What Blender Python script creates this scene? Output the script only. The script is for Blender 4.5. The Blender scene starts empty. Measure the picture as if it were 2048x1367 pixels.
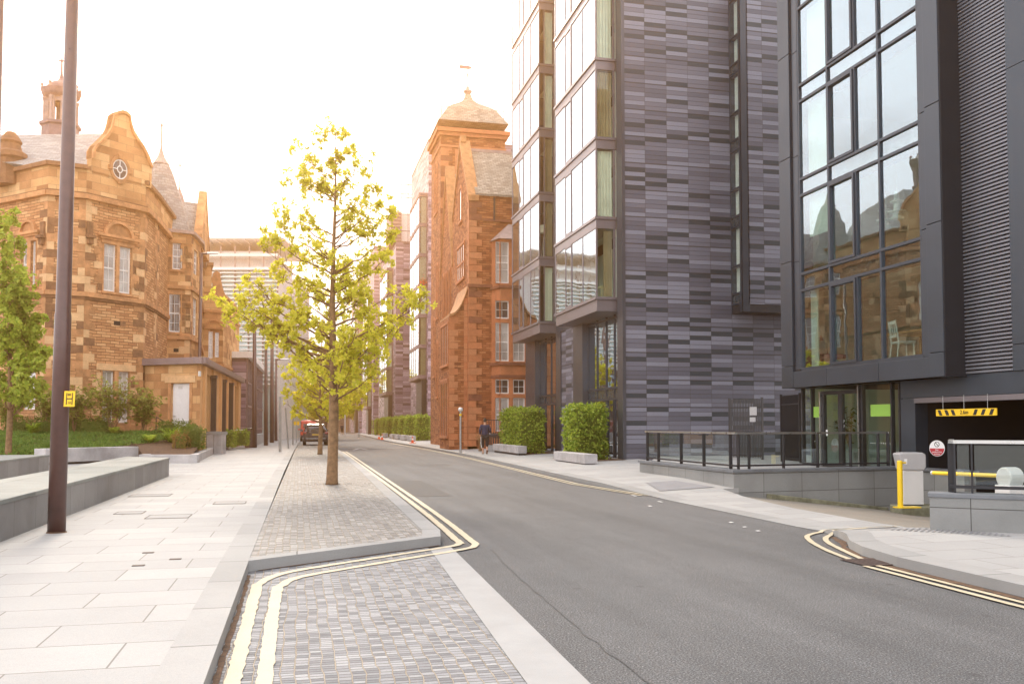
import bpy, bmesh, math, random
from mathutils import Vector, Matrix, noise
R=math.radians
S=bpy.context.scene; C=S.collection
# ---------------- camera ----------------
FPX=1800.0; YAW=R(13.34); PIT=R(2.5); H=1.5; CY=850-FPX*math.tan(PIT)
cd=bpy.data.cameras.new('camera'); cam=bpy.data.objects.new('camera',cd); C.objects.link(cam); S.camera=cam
cd.sensor_width=36; cd.lens=36*FPX/2048; cd.shift_y=(CY-683.5)/2048; cd.clip_end=3000; cd.clip_start=.05
cam.location=(0,0,H); cam.rotation_euler=(R(90)+PIT,0,-YAW)
# ---------------- world / sun / exposure ----------------
SUN_EL=R(30); SUN_AZ=R(-3)   # azimuth from +Y towards +X
w=bpy.data.worlds.new('World'); S.world=w; w.use_nodes=True
nt=w.node_tree; nt.nodes.clear()
def wn(t,**k):
    n=nt.nodes.new(t)
    for a,b in k.items(): setattr(n,a,b)
    return n
sky=wn('ShaderNodeTexSky',sky_type='NISHITA',sun_disc=False,sun_elevation=SUN_EL,sun_rotation=SUN_AZ)
tc=wn('ShaderNodeTexCoord'); mp=wn('ShaderNodeMapping'); mp.inputs['Scale'].default_value=(1.2,1.2,3.0)
nz=wn('ShaderNodeTexNoise'); nz.inputs['Scale'].default_value=1.6; nz.inputs['Detail'].default_value=7; nz.inputs['Roughness'].default_value=.55
cr=wn('ShaderNodeValToRGB'); cr.color_ramp.elements[0].position=.33; cr.color_ramp.elements[0].color=(4.0,4.0,4.1,1)
cr.color_ramp.elements[1].position=.52; cr.color_ramp.elements[1].color=(10.4,10.4,10.6,1)
mx=wn('ShaderNodeMix',data_type='RGBA'); mx.inputs[0].default_value=.9
bg=wn('ShaderNodeBackground'); bg.inputs[1].default_value=.15
ow=wn('ShaderNodeOutputWorld')
L=nt.links.new
L(tc.outputs['Generated'],mp.inputs[0]); L(mp.outputs[0],nz.inputs['Vector']); L(nz.outputs[0],cr.inputs[0])
L(sky.outputs[0],mx.inputs[6]); L(cr.outputs[0],mx.inputs[7]); L(mx.outputs[2],bg.inputs[0]); L(bg.outputs[0],ow.inputs[0])
sd=bpy.data.lights.new('sun','SUN'); sd.energy=1.8; sd.angle=R(14); sd.color=(1,.88,.72)
so=bpy.data.objects.new('sun',sd); C.objects.link(so)
sv=Vector((math.sin(SUN_AZ)*math.cos(SUN_EL),math.cos(SUN_AZ)*math.cos(SUN_EL),math.sin(SUN_EL)))
so.rotation_euler=sv.to_track_quat('Z','Y').to_euler(); so.location=(0,0,40)
S.view_settings.view_transform='Standard'; S.view_settings.look='None'; S.view_settings.exposure=.92; S.view_settings.gamma=1
try:
    S.cycles.volume_bounces=0; S.cycles.max_bounces=8; S.cycles.transparent_max_bounces=12
except Exception: pass
# ---------------- pixel helpers (plan measurements taken from the photograph) ----------------
def ray(px,py):
    x=(px-1024)/FPX; y=-(py-CY)/FPX
    r=Vector((math.cos(YAW),-math.sin(YAW),0)); f=Vector((math.sin(YAW)*math.cos(PIT),math.cos(YAW)*math.cos(PIT),math.sin(PIT)))
    u=Vector((-math.sin(YAW)*math.sin(PIT),-math.cos(YAW)*math.sin(PIT),math.cos(PIT)))
    return r*x+u*y+f
def G(px,py,z=0):
    d=ray(px,py); t=(z-H)/d.z; return Vector((d.x*t,d.y*t,z))
def D(px,py,dep):
    d=ray(px,py); c=math.sin(YAW)*d.x+math.cos(YAW)*d.y; t=dep/c; return Vector((d.x*t,d.y*t,H+d.z*t))
def ppm(dep): return FPX/dep
# ---------------- materials ----------------
MATS={}
def node_mat(name):
    m=bpy.data.materials.new(name); m.use_nodes=True; t=m.node_tree; b=t.nodes['Principled BSDF']; MATS[name]=m
    return m,t,b
class NT:
    def __init__(s,t): s.t=t
    def n(s,ty,ins=None,**k):
        n=s.t.nodes.new(ty)
        for a,b in k.items(): setattr(n,a,b)
        if ins:
            for a,b in ins.items():
                if isinstance(b,bpy.types.NodeSocket): s.t.links.new(b,n.inputs[a])
                else: n.inputs[a].default_value=b
        return n
    def math(s,op,a,b=0.0,c=None):
        n=s.n('ShaderNodeMath',operation=op)
        for i,v in enumerate((a,b,c)):
            if v is None: continue
            if isinstance(v,bpy.types.NodeSocket): s.t.links.new(v,n.inputs[i])
            else: n.inputs[i].default_value=v
        return n.outputs[0]
    def mix(s,f,a,b,mode='MIX'):
        n=s.n('ShaderNodeMix',data_type='RGBA',blend_type=mode)
        for i,v in ((0,f),(6,a),(7,b)):
            if isinstance(v,bpy.types.NodeSocket): s.t.links.new(v,n.inputs[i])
            else: n.inputs[i].default_value=v if i==0 else (v+(1,) if len(v)==3 else v)
        return n.outputs[2]
    def noise(s,scale,vec=None,detail=4,rough=.55):
        n=s.n('ShaderNodeTexNoise',{'Scale':scale,'Detail':detail,'Roughness':rough})
        if vec: s.t.links.new(vec,n.inputs['Vector'])
        return n.outputs[0]
    def ramp(s,f,els,interp='LINEAR'):
        n=s.n('ShaderNodeValToRGB',{0:f}); r=n.color_ramp; r.interpolation=interp
        while len(r.elements)<len(els): r.elements.new(.5)
        for e,(p,c) in zip(r.elements,els): e.position=p; e.color=c+(1,) if len(c)==3 else c
        return n.outputs[0]
    def bump(s,h,st,dist=.02): return s.n('ShaderNodeBump',{'Strength':st,'Distance':dist,'Height':h}).outputs[0]
    def pos(s): return s.n('ShaderNodeNewGeometry').outputs['Position']
    def uv(s): return s.n('ShaderNodeTexCoord').outputs['UV']
    def sep(s,v): return s.n('ShaderNodeSeparateXYZ',{0:v}).outputs
    def comb(s,x,y,z=0.0): return s.n('ShaderNodeCombineXYZ',{0:x,1:y,2:z}).outputs[0]
def plain(name,col,rough=.5,metal=0,var=.12,scale=3,bump=0,spec=None,coat=0):
    m,t,b=node_mat(name); q=NT(t)
    p=q.pos(); n=q.noise(scale,p,5,.6)
    c2=tuple(v*(1-var) for v in col); c3=tuple(min(1,v*(1+var)) for v in col)
    t.links.new(q.ramp(n,[(.3,c2),(.7,c3)]),b.inputs['Base Color'])
    b.inputs['Metallic'].default_value=metal
    t.links.new(q.math('MULTIPLY_ADD',n,.25,rough-.12),b.inputs['Roughness'])
    if spec is not None: b.inputs['Specular IOR Level'].default_value=spec
    if coat: b.inputs['Coat Weight'].default_value=coat; b.inputs['Coat Roughness'].default_value=.05
    if bump: t.links.new(q.bump(q.noise(scale*12,p,4),bump),b.inputs['Normal'])
    return m
def masonry(name,cols,bw,bh,mortar,msize=.012,rough=.9,bump=.6,distort=.03,grime=.35,offset=.5,squash=1.0,grain=60):
    """bricks / ashlar / slabs with one random tone per block; UV in metres"""
    m,t,b=node_mat(name); q=NT(t); uv=q.uv(); p=q.pos()
    n1=q.n('ShaderNodeTexNoise',{'Scale':1.7,'Vector':uv,'Detail':2})
    dv=q.n('ShaderNodeVectorMath',{0:n1.outputs[1],1:(.5,.5,.5)},operation='SUBTRACT').outputs[0]
    dv=q.n('ShaderNodeVectorMath',{0:dv,'Scale':distort},operation='SCALE').outputs[0]
    v=q.n('ShaderNodeVectorMath',{0:uv,1:dv},operation='ADD').outputs[0]
    br=q.n('ShaderNodeTexBrick',{'Vector':v,'Color1':(0,0,0,1),'Color2':(1,1,1,1),'Mortar':(.5,.5,.5,1),'Scale':1.0,'Mortar Size':msize,'Mortar Smooth':.3,'Bias':0.0,'Brick Width':bw,'Row Height':bh},offset=offset,squash=squash)
    els=[(i/(len(cols)-1) if len(cols)>1 else 0,c) for i,c in enumerate(cols)]
    # spread the brick tone with a large noise so neighbours vary
    tone=q.math('ADD',q.sep(br.outputs['Color'])[0],q.math('MULTIPLY',q.math('SUBTRACT',q.noise(.9,uv,3),.5),.8))
    c=q.ramp(tone,els)
    fine=q.noise(grain,p,5,.7); c=q.mix(.5,c,q.ramp(fine,[(.25,(.35,.35,.35)),(.75,(.68,.68,.68))]),'OVERLAY')
    g=q.noise(.55,p,6,.65); c=q.mix(q.math('MULTIPLY',q.math('SUBTRACT',g,.45),grime*4),c,tuple(x*.45 for x in cols[0]))
    for_clamp=c
    c=q.mix(br.outputs['Fac'],c,mortar)
    t.links.new(c,b.inputs['Base Color']); b.inputs['Roughness'].default_value=rough; b.inputs['Specular IOR Level'].default_value=.25
    h=q.math('ADD',q.math('MULTIPLY',br.outputs['Fac'],-1.0),q.math('MULTIPLY',q.noise(14,p,6,.7),.7))
    if bump: t.links.new(q.bump(h,bump,.03),b.inputs['Normal'])
    return m
masonry('sandstone',[(.42,.20,.095),(.54,.27,.125),(.62,.33,.16),(.70,.41,.21)],.46,.135,(.15,.075,.04),.010,distort=.07,bump=1.0,grime=.25)  # orange of the warm glow is put into the sandstone colours
masonry('sandstone_ashlar',[(.34,.165,.075),(.54,.28,.13),(.64,.37,.175),(.72,.46,.24)],.85,.36,(.30,.18,.10),.007,distort=.01,bump=.4,grime=.4)
plain('sandstone_trim',(.52,.26,.12),.9,var=.35,scale=2.2,bump=.3)
plain('sandstone_dark',(.24,.12,.06),.9,var=.35,scale=3,bump=.3)
plain('sandstone_mid',(.44,.22,.10),.9,var=.3,scale=3,bump=.3)
plain('sandstone_pale',(.68,.43,.23),.9,var=.15,scale=3,bump=.2)
masonry('red_stone',[(.20,.070,.035),(.34,.115,.045),(.42,.155,.065),(.48,.20,.09)],.40,.13,(.20,.075,.04),.010,distort=.05,bump=1.0,grime=.3)
plain('sandstone_side',(.66,.37,.17),.9,var=.10,scale=1.2,bump=.2)
plain('red_trim',(.46,.17,.075),.9,var=.22,scale=2,bump=.2)
plain('red_pale',(.48,.20,.095),.9,var=.15,scale=3,bump=.2)
plain('red_dark',(.22,.08,.045),.9,var=.3,scale=3,bump=.2)
masonry('roof_slate',[(.26,.22,.18),(.36,.31,.25),(.44,.38,.31)],.30,.16,(.15,.12,.10),.012,rough=.8,distort=.02,bump=.9,grime=.3)
masonry('roof_slate_grey',[(.26,.25,.25),(.33,.32,.31),(.40,.38,.36)],.32,.17,(.18,.17,.17),.010,rough=.7,distort=.01,bump=.8,grime=.2)
masonry('paving_slab',[(.30,.30,.30),(.325,.324,.322),(.35,.348,.345)],1.05,.62,(.17,.16,.15),.007,rough=.8,distort=.0,bump=.15,grime=.16,grain=130)
masonry('kerb_stone',[(.26,.262,.26),(.29,.29,.288),(.32,.318,.315)],9.0,1.2,(.12,.12,.12),.010,rough=.8,distort=.0,bump=.1,grime=.25,offset=.0,grain=150)
masonry('granite_panel',[(.23,.235,.232),(.27,.273,.268),(.31,.31,.30)],1.05,.42,(.045,.045,.045),.006,rough=.6,distort=.0,bump=.15,grime=.35,offset=0,grain=160)
masonry('granite_wall',[(.19,.187,.187),(.23,.227,.225),(.27,.265,.26)],.95,1.4,(.05,.05,.05),.005,rough=.55,distort=.0,bump=.1,grime=.55,offset=0,grain=150)
masonry('granite_top',[(.20,.215,.205),(.24,.25,.235),(.29,.295,.275)],2.2,3,(.08,.08,.08),.005,rough=.85,distort=.0,bump=.1,grime=.5,offset=0,grain=120)
plain('granite_pale',(.40,.385,.39),.7,var=.3,scale=1.3,bump=.1)
plain('granite_cap',(.15,.16,.175),.55,var=.2,scale=2,bump=.05)
plain('concrete_band',(.29,.292,.294),.8,var=.1,scale=2,bump=.1)
plain('mossy_concrete',(.20,.195,.13),.9,var=.45,scale=5,bump=.5)
masonry('ramp_asphalt',[(.22,.20,.17),(.25,.225,.195),(.28,.25,.215)],30,30,(.2,.18,.16),.001,rough=.95,bump=.3,grime=.3,grain=90)
def setts(name,cols):
    m,t,b=node_mat(name); q=NT(t); uv=q.uv(); p=q.pos(); s=q.sep(uv)
    wob=q.math('MULTIPLY',q.math('SUBTRACT',q.noise(1.1,uv,4,.6),.5),.09)
    wob2=q.math('MULTIPLY',q.math('SUBTRACT',q.noise(5,uv,2),.5),.03)
    v=q.comb(s[1],q.math('ADD',q.math('ADD',s[0],wob),wob2))
    br=q.n('ShaderNodeTexBrick',{'Vector':v,'Color1':(0,0,0,1),'Color2':(1,1,1,1),'Mortar':(.5,.5,.5,1),'Scale':1.0,'Mortar Size':.0055,'Mortar Smooth':.5,'Bias':0.0,'Brick Width':.052,'Row Height':.082},offset=.37,offset_frequency=3,squash=1.25,squash_frequency=3)
    tone=q.math('ADD',q.sep(br.outputs['Color'])[0],q.math('MULTIPLY',q.math('SUBTRACT',q.noise(2,uv,4),.5),.7))
    c=q.ramp(tone,[(i/(len(cols)-1),k) for i,k in enumerate(cols)])
    c=q.mix(.55,c,q.ramp(q.noise(95,p,5,.75),[(.25,(.3,.3,.3)),(.75,(.72,.72,.72))]),'OVERLAY')
    # sandy joints, wider along the rows
    fr=q.math('ABSOLUTE',q.math('SUBTRACT',q.math('FRACT',q.math('DIVIDE',q.sep(v)[1],.082)),.5))
    row=q.math('GREATER_THAN',q.math('ADD',fr,q.math('MULTIPLY',q.noise(28,uv,3),.05)),.478)
    j=q.math('MAXIMUM',br.outputs['Fac'],row)
    jc=q.mix(q.noise(2.3,uv,5,.6),(.14,.10,.06),(.46,.41,.34))
    c=q.mix(br.outputs['Fac'],c,(.055,.052,.05)); c=q.mix(row,c,jc); t.links.new(c,b.inputs['Base Color']); b.inputs['Roughness'].default_value=.75; b.inputs['Specular IOR Level'].default_value=.3
    h=q.math('ADD',q.math('MULTIPLY',j,-1.0),q.math('MULTIPLY',q.noise(40,p,5,.7),.55))
    t.links.new(q.bump(h,1.0,.02),b.inputs['Normal'])
setts('setts',[(.15,.155,.17),(.25,.255,.27),(.36,.365,.38)])
setts('setts_warm',[(.18,.17,.165),(.28,.27,.255),(.39,.375,.36)])
def asphalt():
    m,t,b=node_mat('asphalt'); q=NT(t); p=q.pos()
    a=q.noise(75,p,6,.85); big=q.noise(.35,p,6,.6); mid=q.noise(5,p,5,.65)
    c=q.ramp(a,[(.38,(.016,.017,.020)),(.5,(.074,.076,.081)),(.60,(.23,.233,.24))])
    c=q.mix(.8,c,q.ramp(big,[(.3,(.40,.40,.40)),(.7,(.56,.55,.54))]),'OVERLAY')
    c=q.mix(.5,c,q.ramp(mid,[(.3,(.42,.42,.42)),(.7,(.56,.56,.56))]),'OVERLAY')
    ps=q.sep(p); tr=q.noise(1.0,q.comb(q.math('MULTIPLY',ps[0],1.5),q.math('MULTIPLY',ps[1],.10)),4,.6)
    c=q.mix(.75,c,q.ramp(tr,[(.35,(.40,.40,.40)),(.65,(.60,.60,.60))]),'OVERLAY')
    vo=q.n('ShaderNodeTexVoronoi',{'Vector':p,'Scale':38.0})
    sel=q.math('GREATER_THAN',q.sep(vo.outputs['Color'])[0],.90)
    spot=q.math('MULTIPLY',q.math('LESS_THAN',vo.outputs['Distance'],.20),sel)
    c=q.mix(q.math('MULTIPLY',spot,.5),c,(.42,.40,.38))
    v2=q.n('ShaderNodeTexVoronoi',{'Vector':p,'Scale':2.1})
    st=q.math('MULTIPLY',q.math('LESS_THAN',q.math('ADD',v2.outputs['Distance'],q.math('MULTIPLY',q.noise(14,p,3),.16)),.17),q.math('GREATER_THAN',q.sep(v2.outputs['Color'])[1],.72))
    c=q.mix(q.math('MULTIPLY',st,.5),c,(.04,.04,.042))
    t.links.new(c,b.inputs['Base Color']); b.inputs['Roughness'].default_value=.85; b.inputs['Specular IOR Level'].default_value=.35
    t.links.new(q.bump(a,.55,.006),b.inputs['Normal'])
asphalt()
plain('dark_brown',(.050,.026,.022),.5,var=.2)
plain('asphalt_patch',(.070,.069,.070),.85,var=.35,scale=30,bump=.4)
def paint(name,col):
    m,t,b=node_mat(name); q=NT(t); p=q.pos()
    a=q.noise(26,p,6,.75); c=q.mix(q.math('MULTIPLY',q.math('SUBTRACT',a,.58),5.0),col,(.30,.27,.22))
    c=q.mix(.3,c,q.ramp(q.noise(2,p,4),[(.3,(.4,.4,.4)),(.7,(.6,.6,.6))]),'OVERLAY')
    t.links.new(c,b.inputs['Base Color']); b.inputs['Roughness'].default_value=.7
    t.links.new(q.bump(a,.4,.006),b.inputs['Normal'])
paint('yellow_line',(.46,.40,.285)); paint('white_line',(.55,.54,.53))
VOFF=.14
def slatepanel(name,tones,cw=.875,rh=.16928,grp=6):
    m,t,b=node_mat(name); q=NT(t); s=q.sep(q.uv())
    u=q.math('DIVIDE',q.math('SUBTRACT',s[0],11.70),cw); v=q.math('DIVIDE',q.math('SUBTRACT',s[1],VOFF),rh)
    cell=q.comb(q.math('FLOOR',u),q.math('FLOOR',v))
    wn_=q.n('ShaderNodeTexWhiteNoise',{0:cell},noise_dimensions='3D').outputs[0]
    par=q.math('GREATER_THAN',q.math('FRACT',q.math('MULTIPLY',q.math('ADD',q.math('FLOOR',u),q.math('FLOOR',v)),.5)),.25)
    wn3=q.math('ADD',wn_,q.math('MULTIPLY',par,1.0))
    c=q.ramp(q.math('MULTIPLY',wn3,.5),[(0,tones[0]),(.17,tones[1]),(.27,tones[2]),(.40,tones[3]),(.50,tones[1]),(.62,tones[2]),(.85,tones[3])],'CONSTANT')
    fine=q.noise(9,q.comb(q.math('MULTIPLY',s[0],1.0),q.math('MULTIPLY',s[1],14.0)),5,.7)
    c=q.mix(.35,c,q.ramp(fine,[(.3,(.38,.38,.38)),(.7,(.6,.6,.6))]),'OVERLAY')
    fu=q.math('ABSOLUTE',q.math('SUBTRACT',q.math('FRACT',u),.5)); fv=q.math('ABSOLUTE',q.math('SUBTRACT',q.math('FRACT',v),.5))
    g=q.math('ABSOLUTE',q.math('SUBTRACT',q.math('FRACT',q.math('DIVIDE',v,float(grp))),.5))
    j=q.math('MAXIMUM',q.math('MAXIMUM',q.math('GREATER_THAN',fu,.5-.006/cw),q.math('GREATER_THAN',fv,.5-.007/rh)),q.math('GREATER_THAN',g,.5-.022/(rh*grp)))
    c=q.mix(q.math('MULTIPLY',j,.8),c,(.02,.02,.022))
    t.links.new(c,b.inputs['Base Color']); b.inputs['Specular IOR Level'].default_value=.55
    t.links.new(q.math('MULTIPLY_ADD',fine,.2,.38),b.inputs['Roughness'])
    t.links.new(q.bump(q.math('MULTIPLY_ADD',j,-1.0,q.math('MULTIPLY',wn_,.4)),.7,.012),b.inputs['Normal'])
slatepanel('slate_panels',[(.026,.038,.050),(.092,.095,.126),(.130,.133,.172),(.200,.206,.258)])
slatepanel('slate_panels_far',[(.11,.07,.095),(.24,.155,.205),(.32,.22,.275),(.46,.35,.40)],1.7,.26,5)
plain('dark_metal',(.040,.052,.070),.38,metal=.35,var=.08,scale=1.5,spec=.6)
plain('dark_metal_fin',(.070,.078,.096),.34,metal=.4,var=.08,scale=1.2,spec=.6)
plain('black_metal',(.022,.023,.028),.45,metal=.2,var=.1)
plain('sill_metal',(.19,.17,.185),.35,metal=.4,var=.08,scale=1)
plain('post_paint',(.085,.042,.038),.33,var=.15,scale=8,spec=.6)
plain('steel',(.55,.55,.54),.3,metal=.9,var=.06,scale=6)
plain('galvanised',(.40,.40,.39),.45,metal=.6,var=.15,scale=9)
plain('white_paint',(.78,.77,.75),.45,var=.05,scale=3)
plain('door_white',(.80,.79,.80),.5,var=.05,scale=2)
plain('lead',(.22,.15,.155),.6,metal=.2,var=.25,scale=3)
plain('lead_pale',(.36,.27,.25),.6,metal=.1,var=.2,scale=3)
plain('louvre',(.20,.205,.235),.4,metal=.4,var=.06,scale=1)
plain('fascia_lead',(.24,.18,.185),.5,metal=.1,var=.15,scale=1.5)
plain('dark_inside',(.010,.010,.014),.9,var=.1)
plain('blue_dark',(.035,.048,.056),.25,var=.1,spec=.7)
plain('garage_block',(.070,.045,.038),.9,var=.3,scale=2)
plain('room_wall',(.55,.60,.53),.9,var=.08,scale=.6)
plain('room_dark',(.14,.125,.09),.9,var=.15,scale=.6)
plain('curtain',(.70,.74,.66),.95,var=.1,scale=2)
plain('curtain_olive',(.35,.30,.20),.95,var=.15,scale=2)
plain('wood',(.50,.28,.11),.5,var=.2,scale=4)
plain('chair_cream',(.70,.66,.42),.8,var=.08)
plain('chair_white',(.78,.80,.78),.4,var=.04)
plain('purple_fabric',(.16,.06,.12),.9,var=.3,scale=9)
plain('tree_bark',(.26,.155,.08),.9,var=.4,scale=9,bump=.9)
plain('twig_brown',(.24,.14,.07),.9,var=.2)
plain('soil',(.13,.075,.045),.95,var=.5,scale=14,bump=.8)
plain('yellow_paint',(.86,.58,.02),.35,var=.04,spec=.5)
plain('sign_yellow',(.88,.55,.02),.45,var=.04)
plain('black_print',(.015,.015,.015),.6,var=.1)
plain('cabinet_grey',(.40,.39,.395),.45,var=.05,scale=2)
plain('cabinet_pale',(.62,.61,.60),.45,var=.05,scale=2)
plain('sign_red',(.42,.015,.03),.5,var=.05); plain('sign_white',(.75,.75,.75),.5,var=.03)
plain('green_film',(.27,.50,.07),.5,var=.05,scale=.8)
plain('tactile',(.20,.20,.215),.8,var=.12,scale=3)
plain('iron',(.075,.05,.045),.7,metal=.3,var=.3,scale=20,bump=.4)
plain('car_paint',(.045,.028,.032),.25,metal=.3,var=.05,coat=1)
plain('red_paint',(.60,.05,.02),.3,var=.05,coat=1)
plain('tyre',(.02,.02,.02),.8,var=.2); plain('tail_red',(.35,.02,.02),.25,var=.05,coat=1)
plain('plate_yellow',(.75,.50,.10),.5,var=.03)
plain('cone_orange',(.75,.10,.02),.5,var=.05)
plain('hair',(.025,.016,.012),.7,var=.2,scale=40); plain('skin',(.50,.27,.18),.6,var=.06)
plain('navy_cloth',(.022,.025,.060),.9,var=.25,scale=12); plain('black_cloth',(.012,.012,.016),.85,var=.2,scale=12)
plain('bag_black',(.03,.02,.024),.6,var=.2); plain('sandal',(.10,.05,.03),.7,var=.1)
plain('roof_white',(.80,.77,.74),.5,var=.06,scale=.6)
plain('lamp_shade',(.75,.72,.62),.7,var=.03)
plain('exit_green',(.03,.30,.14),.5,var=.1)
plain('white_panel',(.62,.60,.60),.6,var=.04)
plain('bin_grey',(.10,.06,.06),.5,var=.1)
def leafmat(name,c1,c2,tr=.45):
    m,t,b=node_mat(name); q=NT(t)
    oi=q.n('ShaderNodeNewGeometry').outputs['Random Per Island']
    c=q.ramp(oi,[(0,c1),(1,c2)])
    n=q.noise(.9,q.pos(),3); c=q.mix(.5,c,q.ramp(n,[(.3,(.36,.36,.36)),(.7,(.66,.66,.62))]),'OVERLAY')
    t.links.new(c,b.inputs['Base Color']); b.inputs['Roughness'].default_value=.55; b.inputs['Specular IOR Level'].default_value=.3
    tl=q.n('ShaderNodeBsdfTranslucent',{'Color':c}); ms=q.n('ShaderNodeMixShader',{0:tr})
    t.links.new(b.outputs[0],ms.inputs[1]); t.links.new(tl.outputs[0],ms.inputs[2])
    t.links.new(ms.outputs[0],t.nodes['Material Output'].inputs[0])
leafmat('leaf_yellow_glow',(.52,.52,.05),(.80,.72,.10),.6); leafmat('leaf_far',(.50,.50,.04),(.74,.66,.07),.6)  # yellow of the warm glow is put into both leaf colours
leafmat('leaf_green',(.26,.36,.04),(.50,.55,.07)); leafmat('leaf_bush',(.22,.27,.05),(.42,.40,.08))
leafmat('leaf_hedge',(.12,.21,.02),(.42,.50,.07)); leafmat('leaf_box',(.09,.14,.02),(.18,.23,.04))
leafmat('leaf_ground',(.10,.20,.035),(.20,.30,.06)); leafmat('leaf_lime',(.20,.30,.02),(.32,.42,.04)); leafmat('leaf_rust',(.26,.13,.04),(.30,.22,.05))
def glassmat(name,tint=(.55,.68,.60),ior=1.6,mirror=.12,rough=.0,wav=0.0):
    m,t,b=node_mat(name); q=NT(t); t.nodes.remove(b)
    lw=q.n('ShaderNodeLayerWeight',{'Blend':.5}).outputs['Facing']
    f=q.math('MULTIPLY_ADD',q.math('POWER',lw,4.0),1.0-mirror,mirror)
    gl=q.n('ShaderNodeBsdfGlossy',{'Color':(.76,.90,1.0,1),'Roughness':rough}); tr=q.n('ShaderNodeBsdfTransparent',{'Color':tint+(1,)})
    ms=q.n('ShaderNodeMixShader',{0:f}); t.links.new(tr.outputs[0],ms.inputs[1]); t.links.new(gl.outputs[0],ms.inputs[2])
    if wav:
        nn=q.n('ShaderNodeBump',{'Strength':wav,'Distance':.05,'Height':q.noise(.8,q.pos(),2)}); t.links.new(nn.outputs[0],gl.inputs['Normal'])
    t.links.new(ms.outputs[0],t.nodes['Material Output'].inputs[0])
glassmat('glass_clear',(.66,.82,.76),1.6,.34,wav=.05); glassmat('glass_entrance',(.80,.92,.86),1.6,.10,wav=.03); glassmat('glass_bay',(.60,.66,.62),1.9,.55,wav=.10)
glassmat('glass_side',(.85,.88,.80),1.35,.05); glassmat('glass_rail',(.78,.86,.82),1.5,.17); glassmat('glass_pale',(.88,.92,.90),1.5,.12)
def panemat(name,col,rough=.08):
    m,t,b=node_mat(name); q=NT(t); n=q.noise(.9,q.pos(),3)
    t.links.new(q.ramp(n,[(.35,tuple(x*.6 for x in col)),(.65,col)]),b.inputs['Base Color'])
    b.inputs['Roughness'].default_value=rough; b.inputs['Specular IOR Level'].default_value=1.0; b.inputs['Coat Weight'].default_value=.6
panemat('pane_curtained',(.56,.53,.50)); panemat('pane_dark',(.10,.075,.07)); panemat('pane_far',(.34,.30,.27)); panemat('car_glass',(.10,.09,.09))
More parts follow.
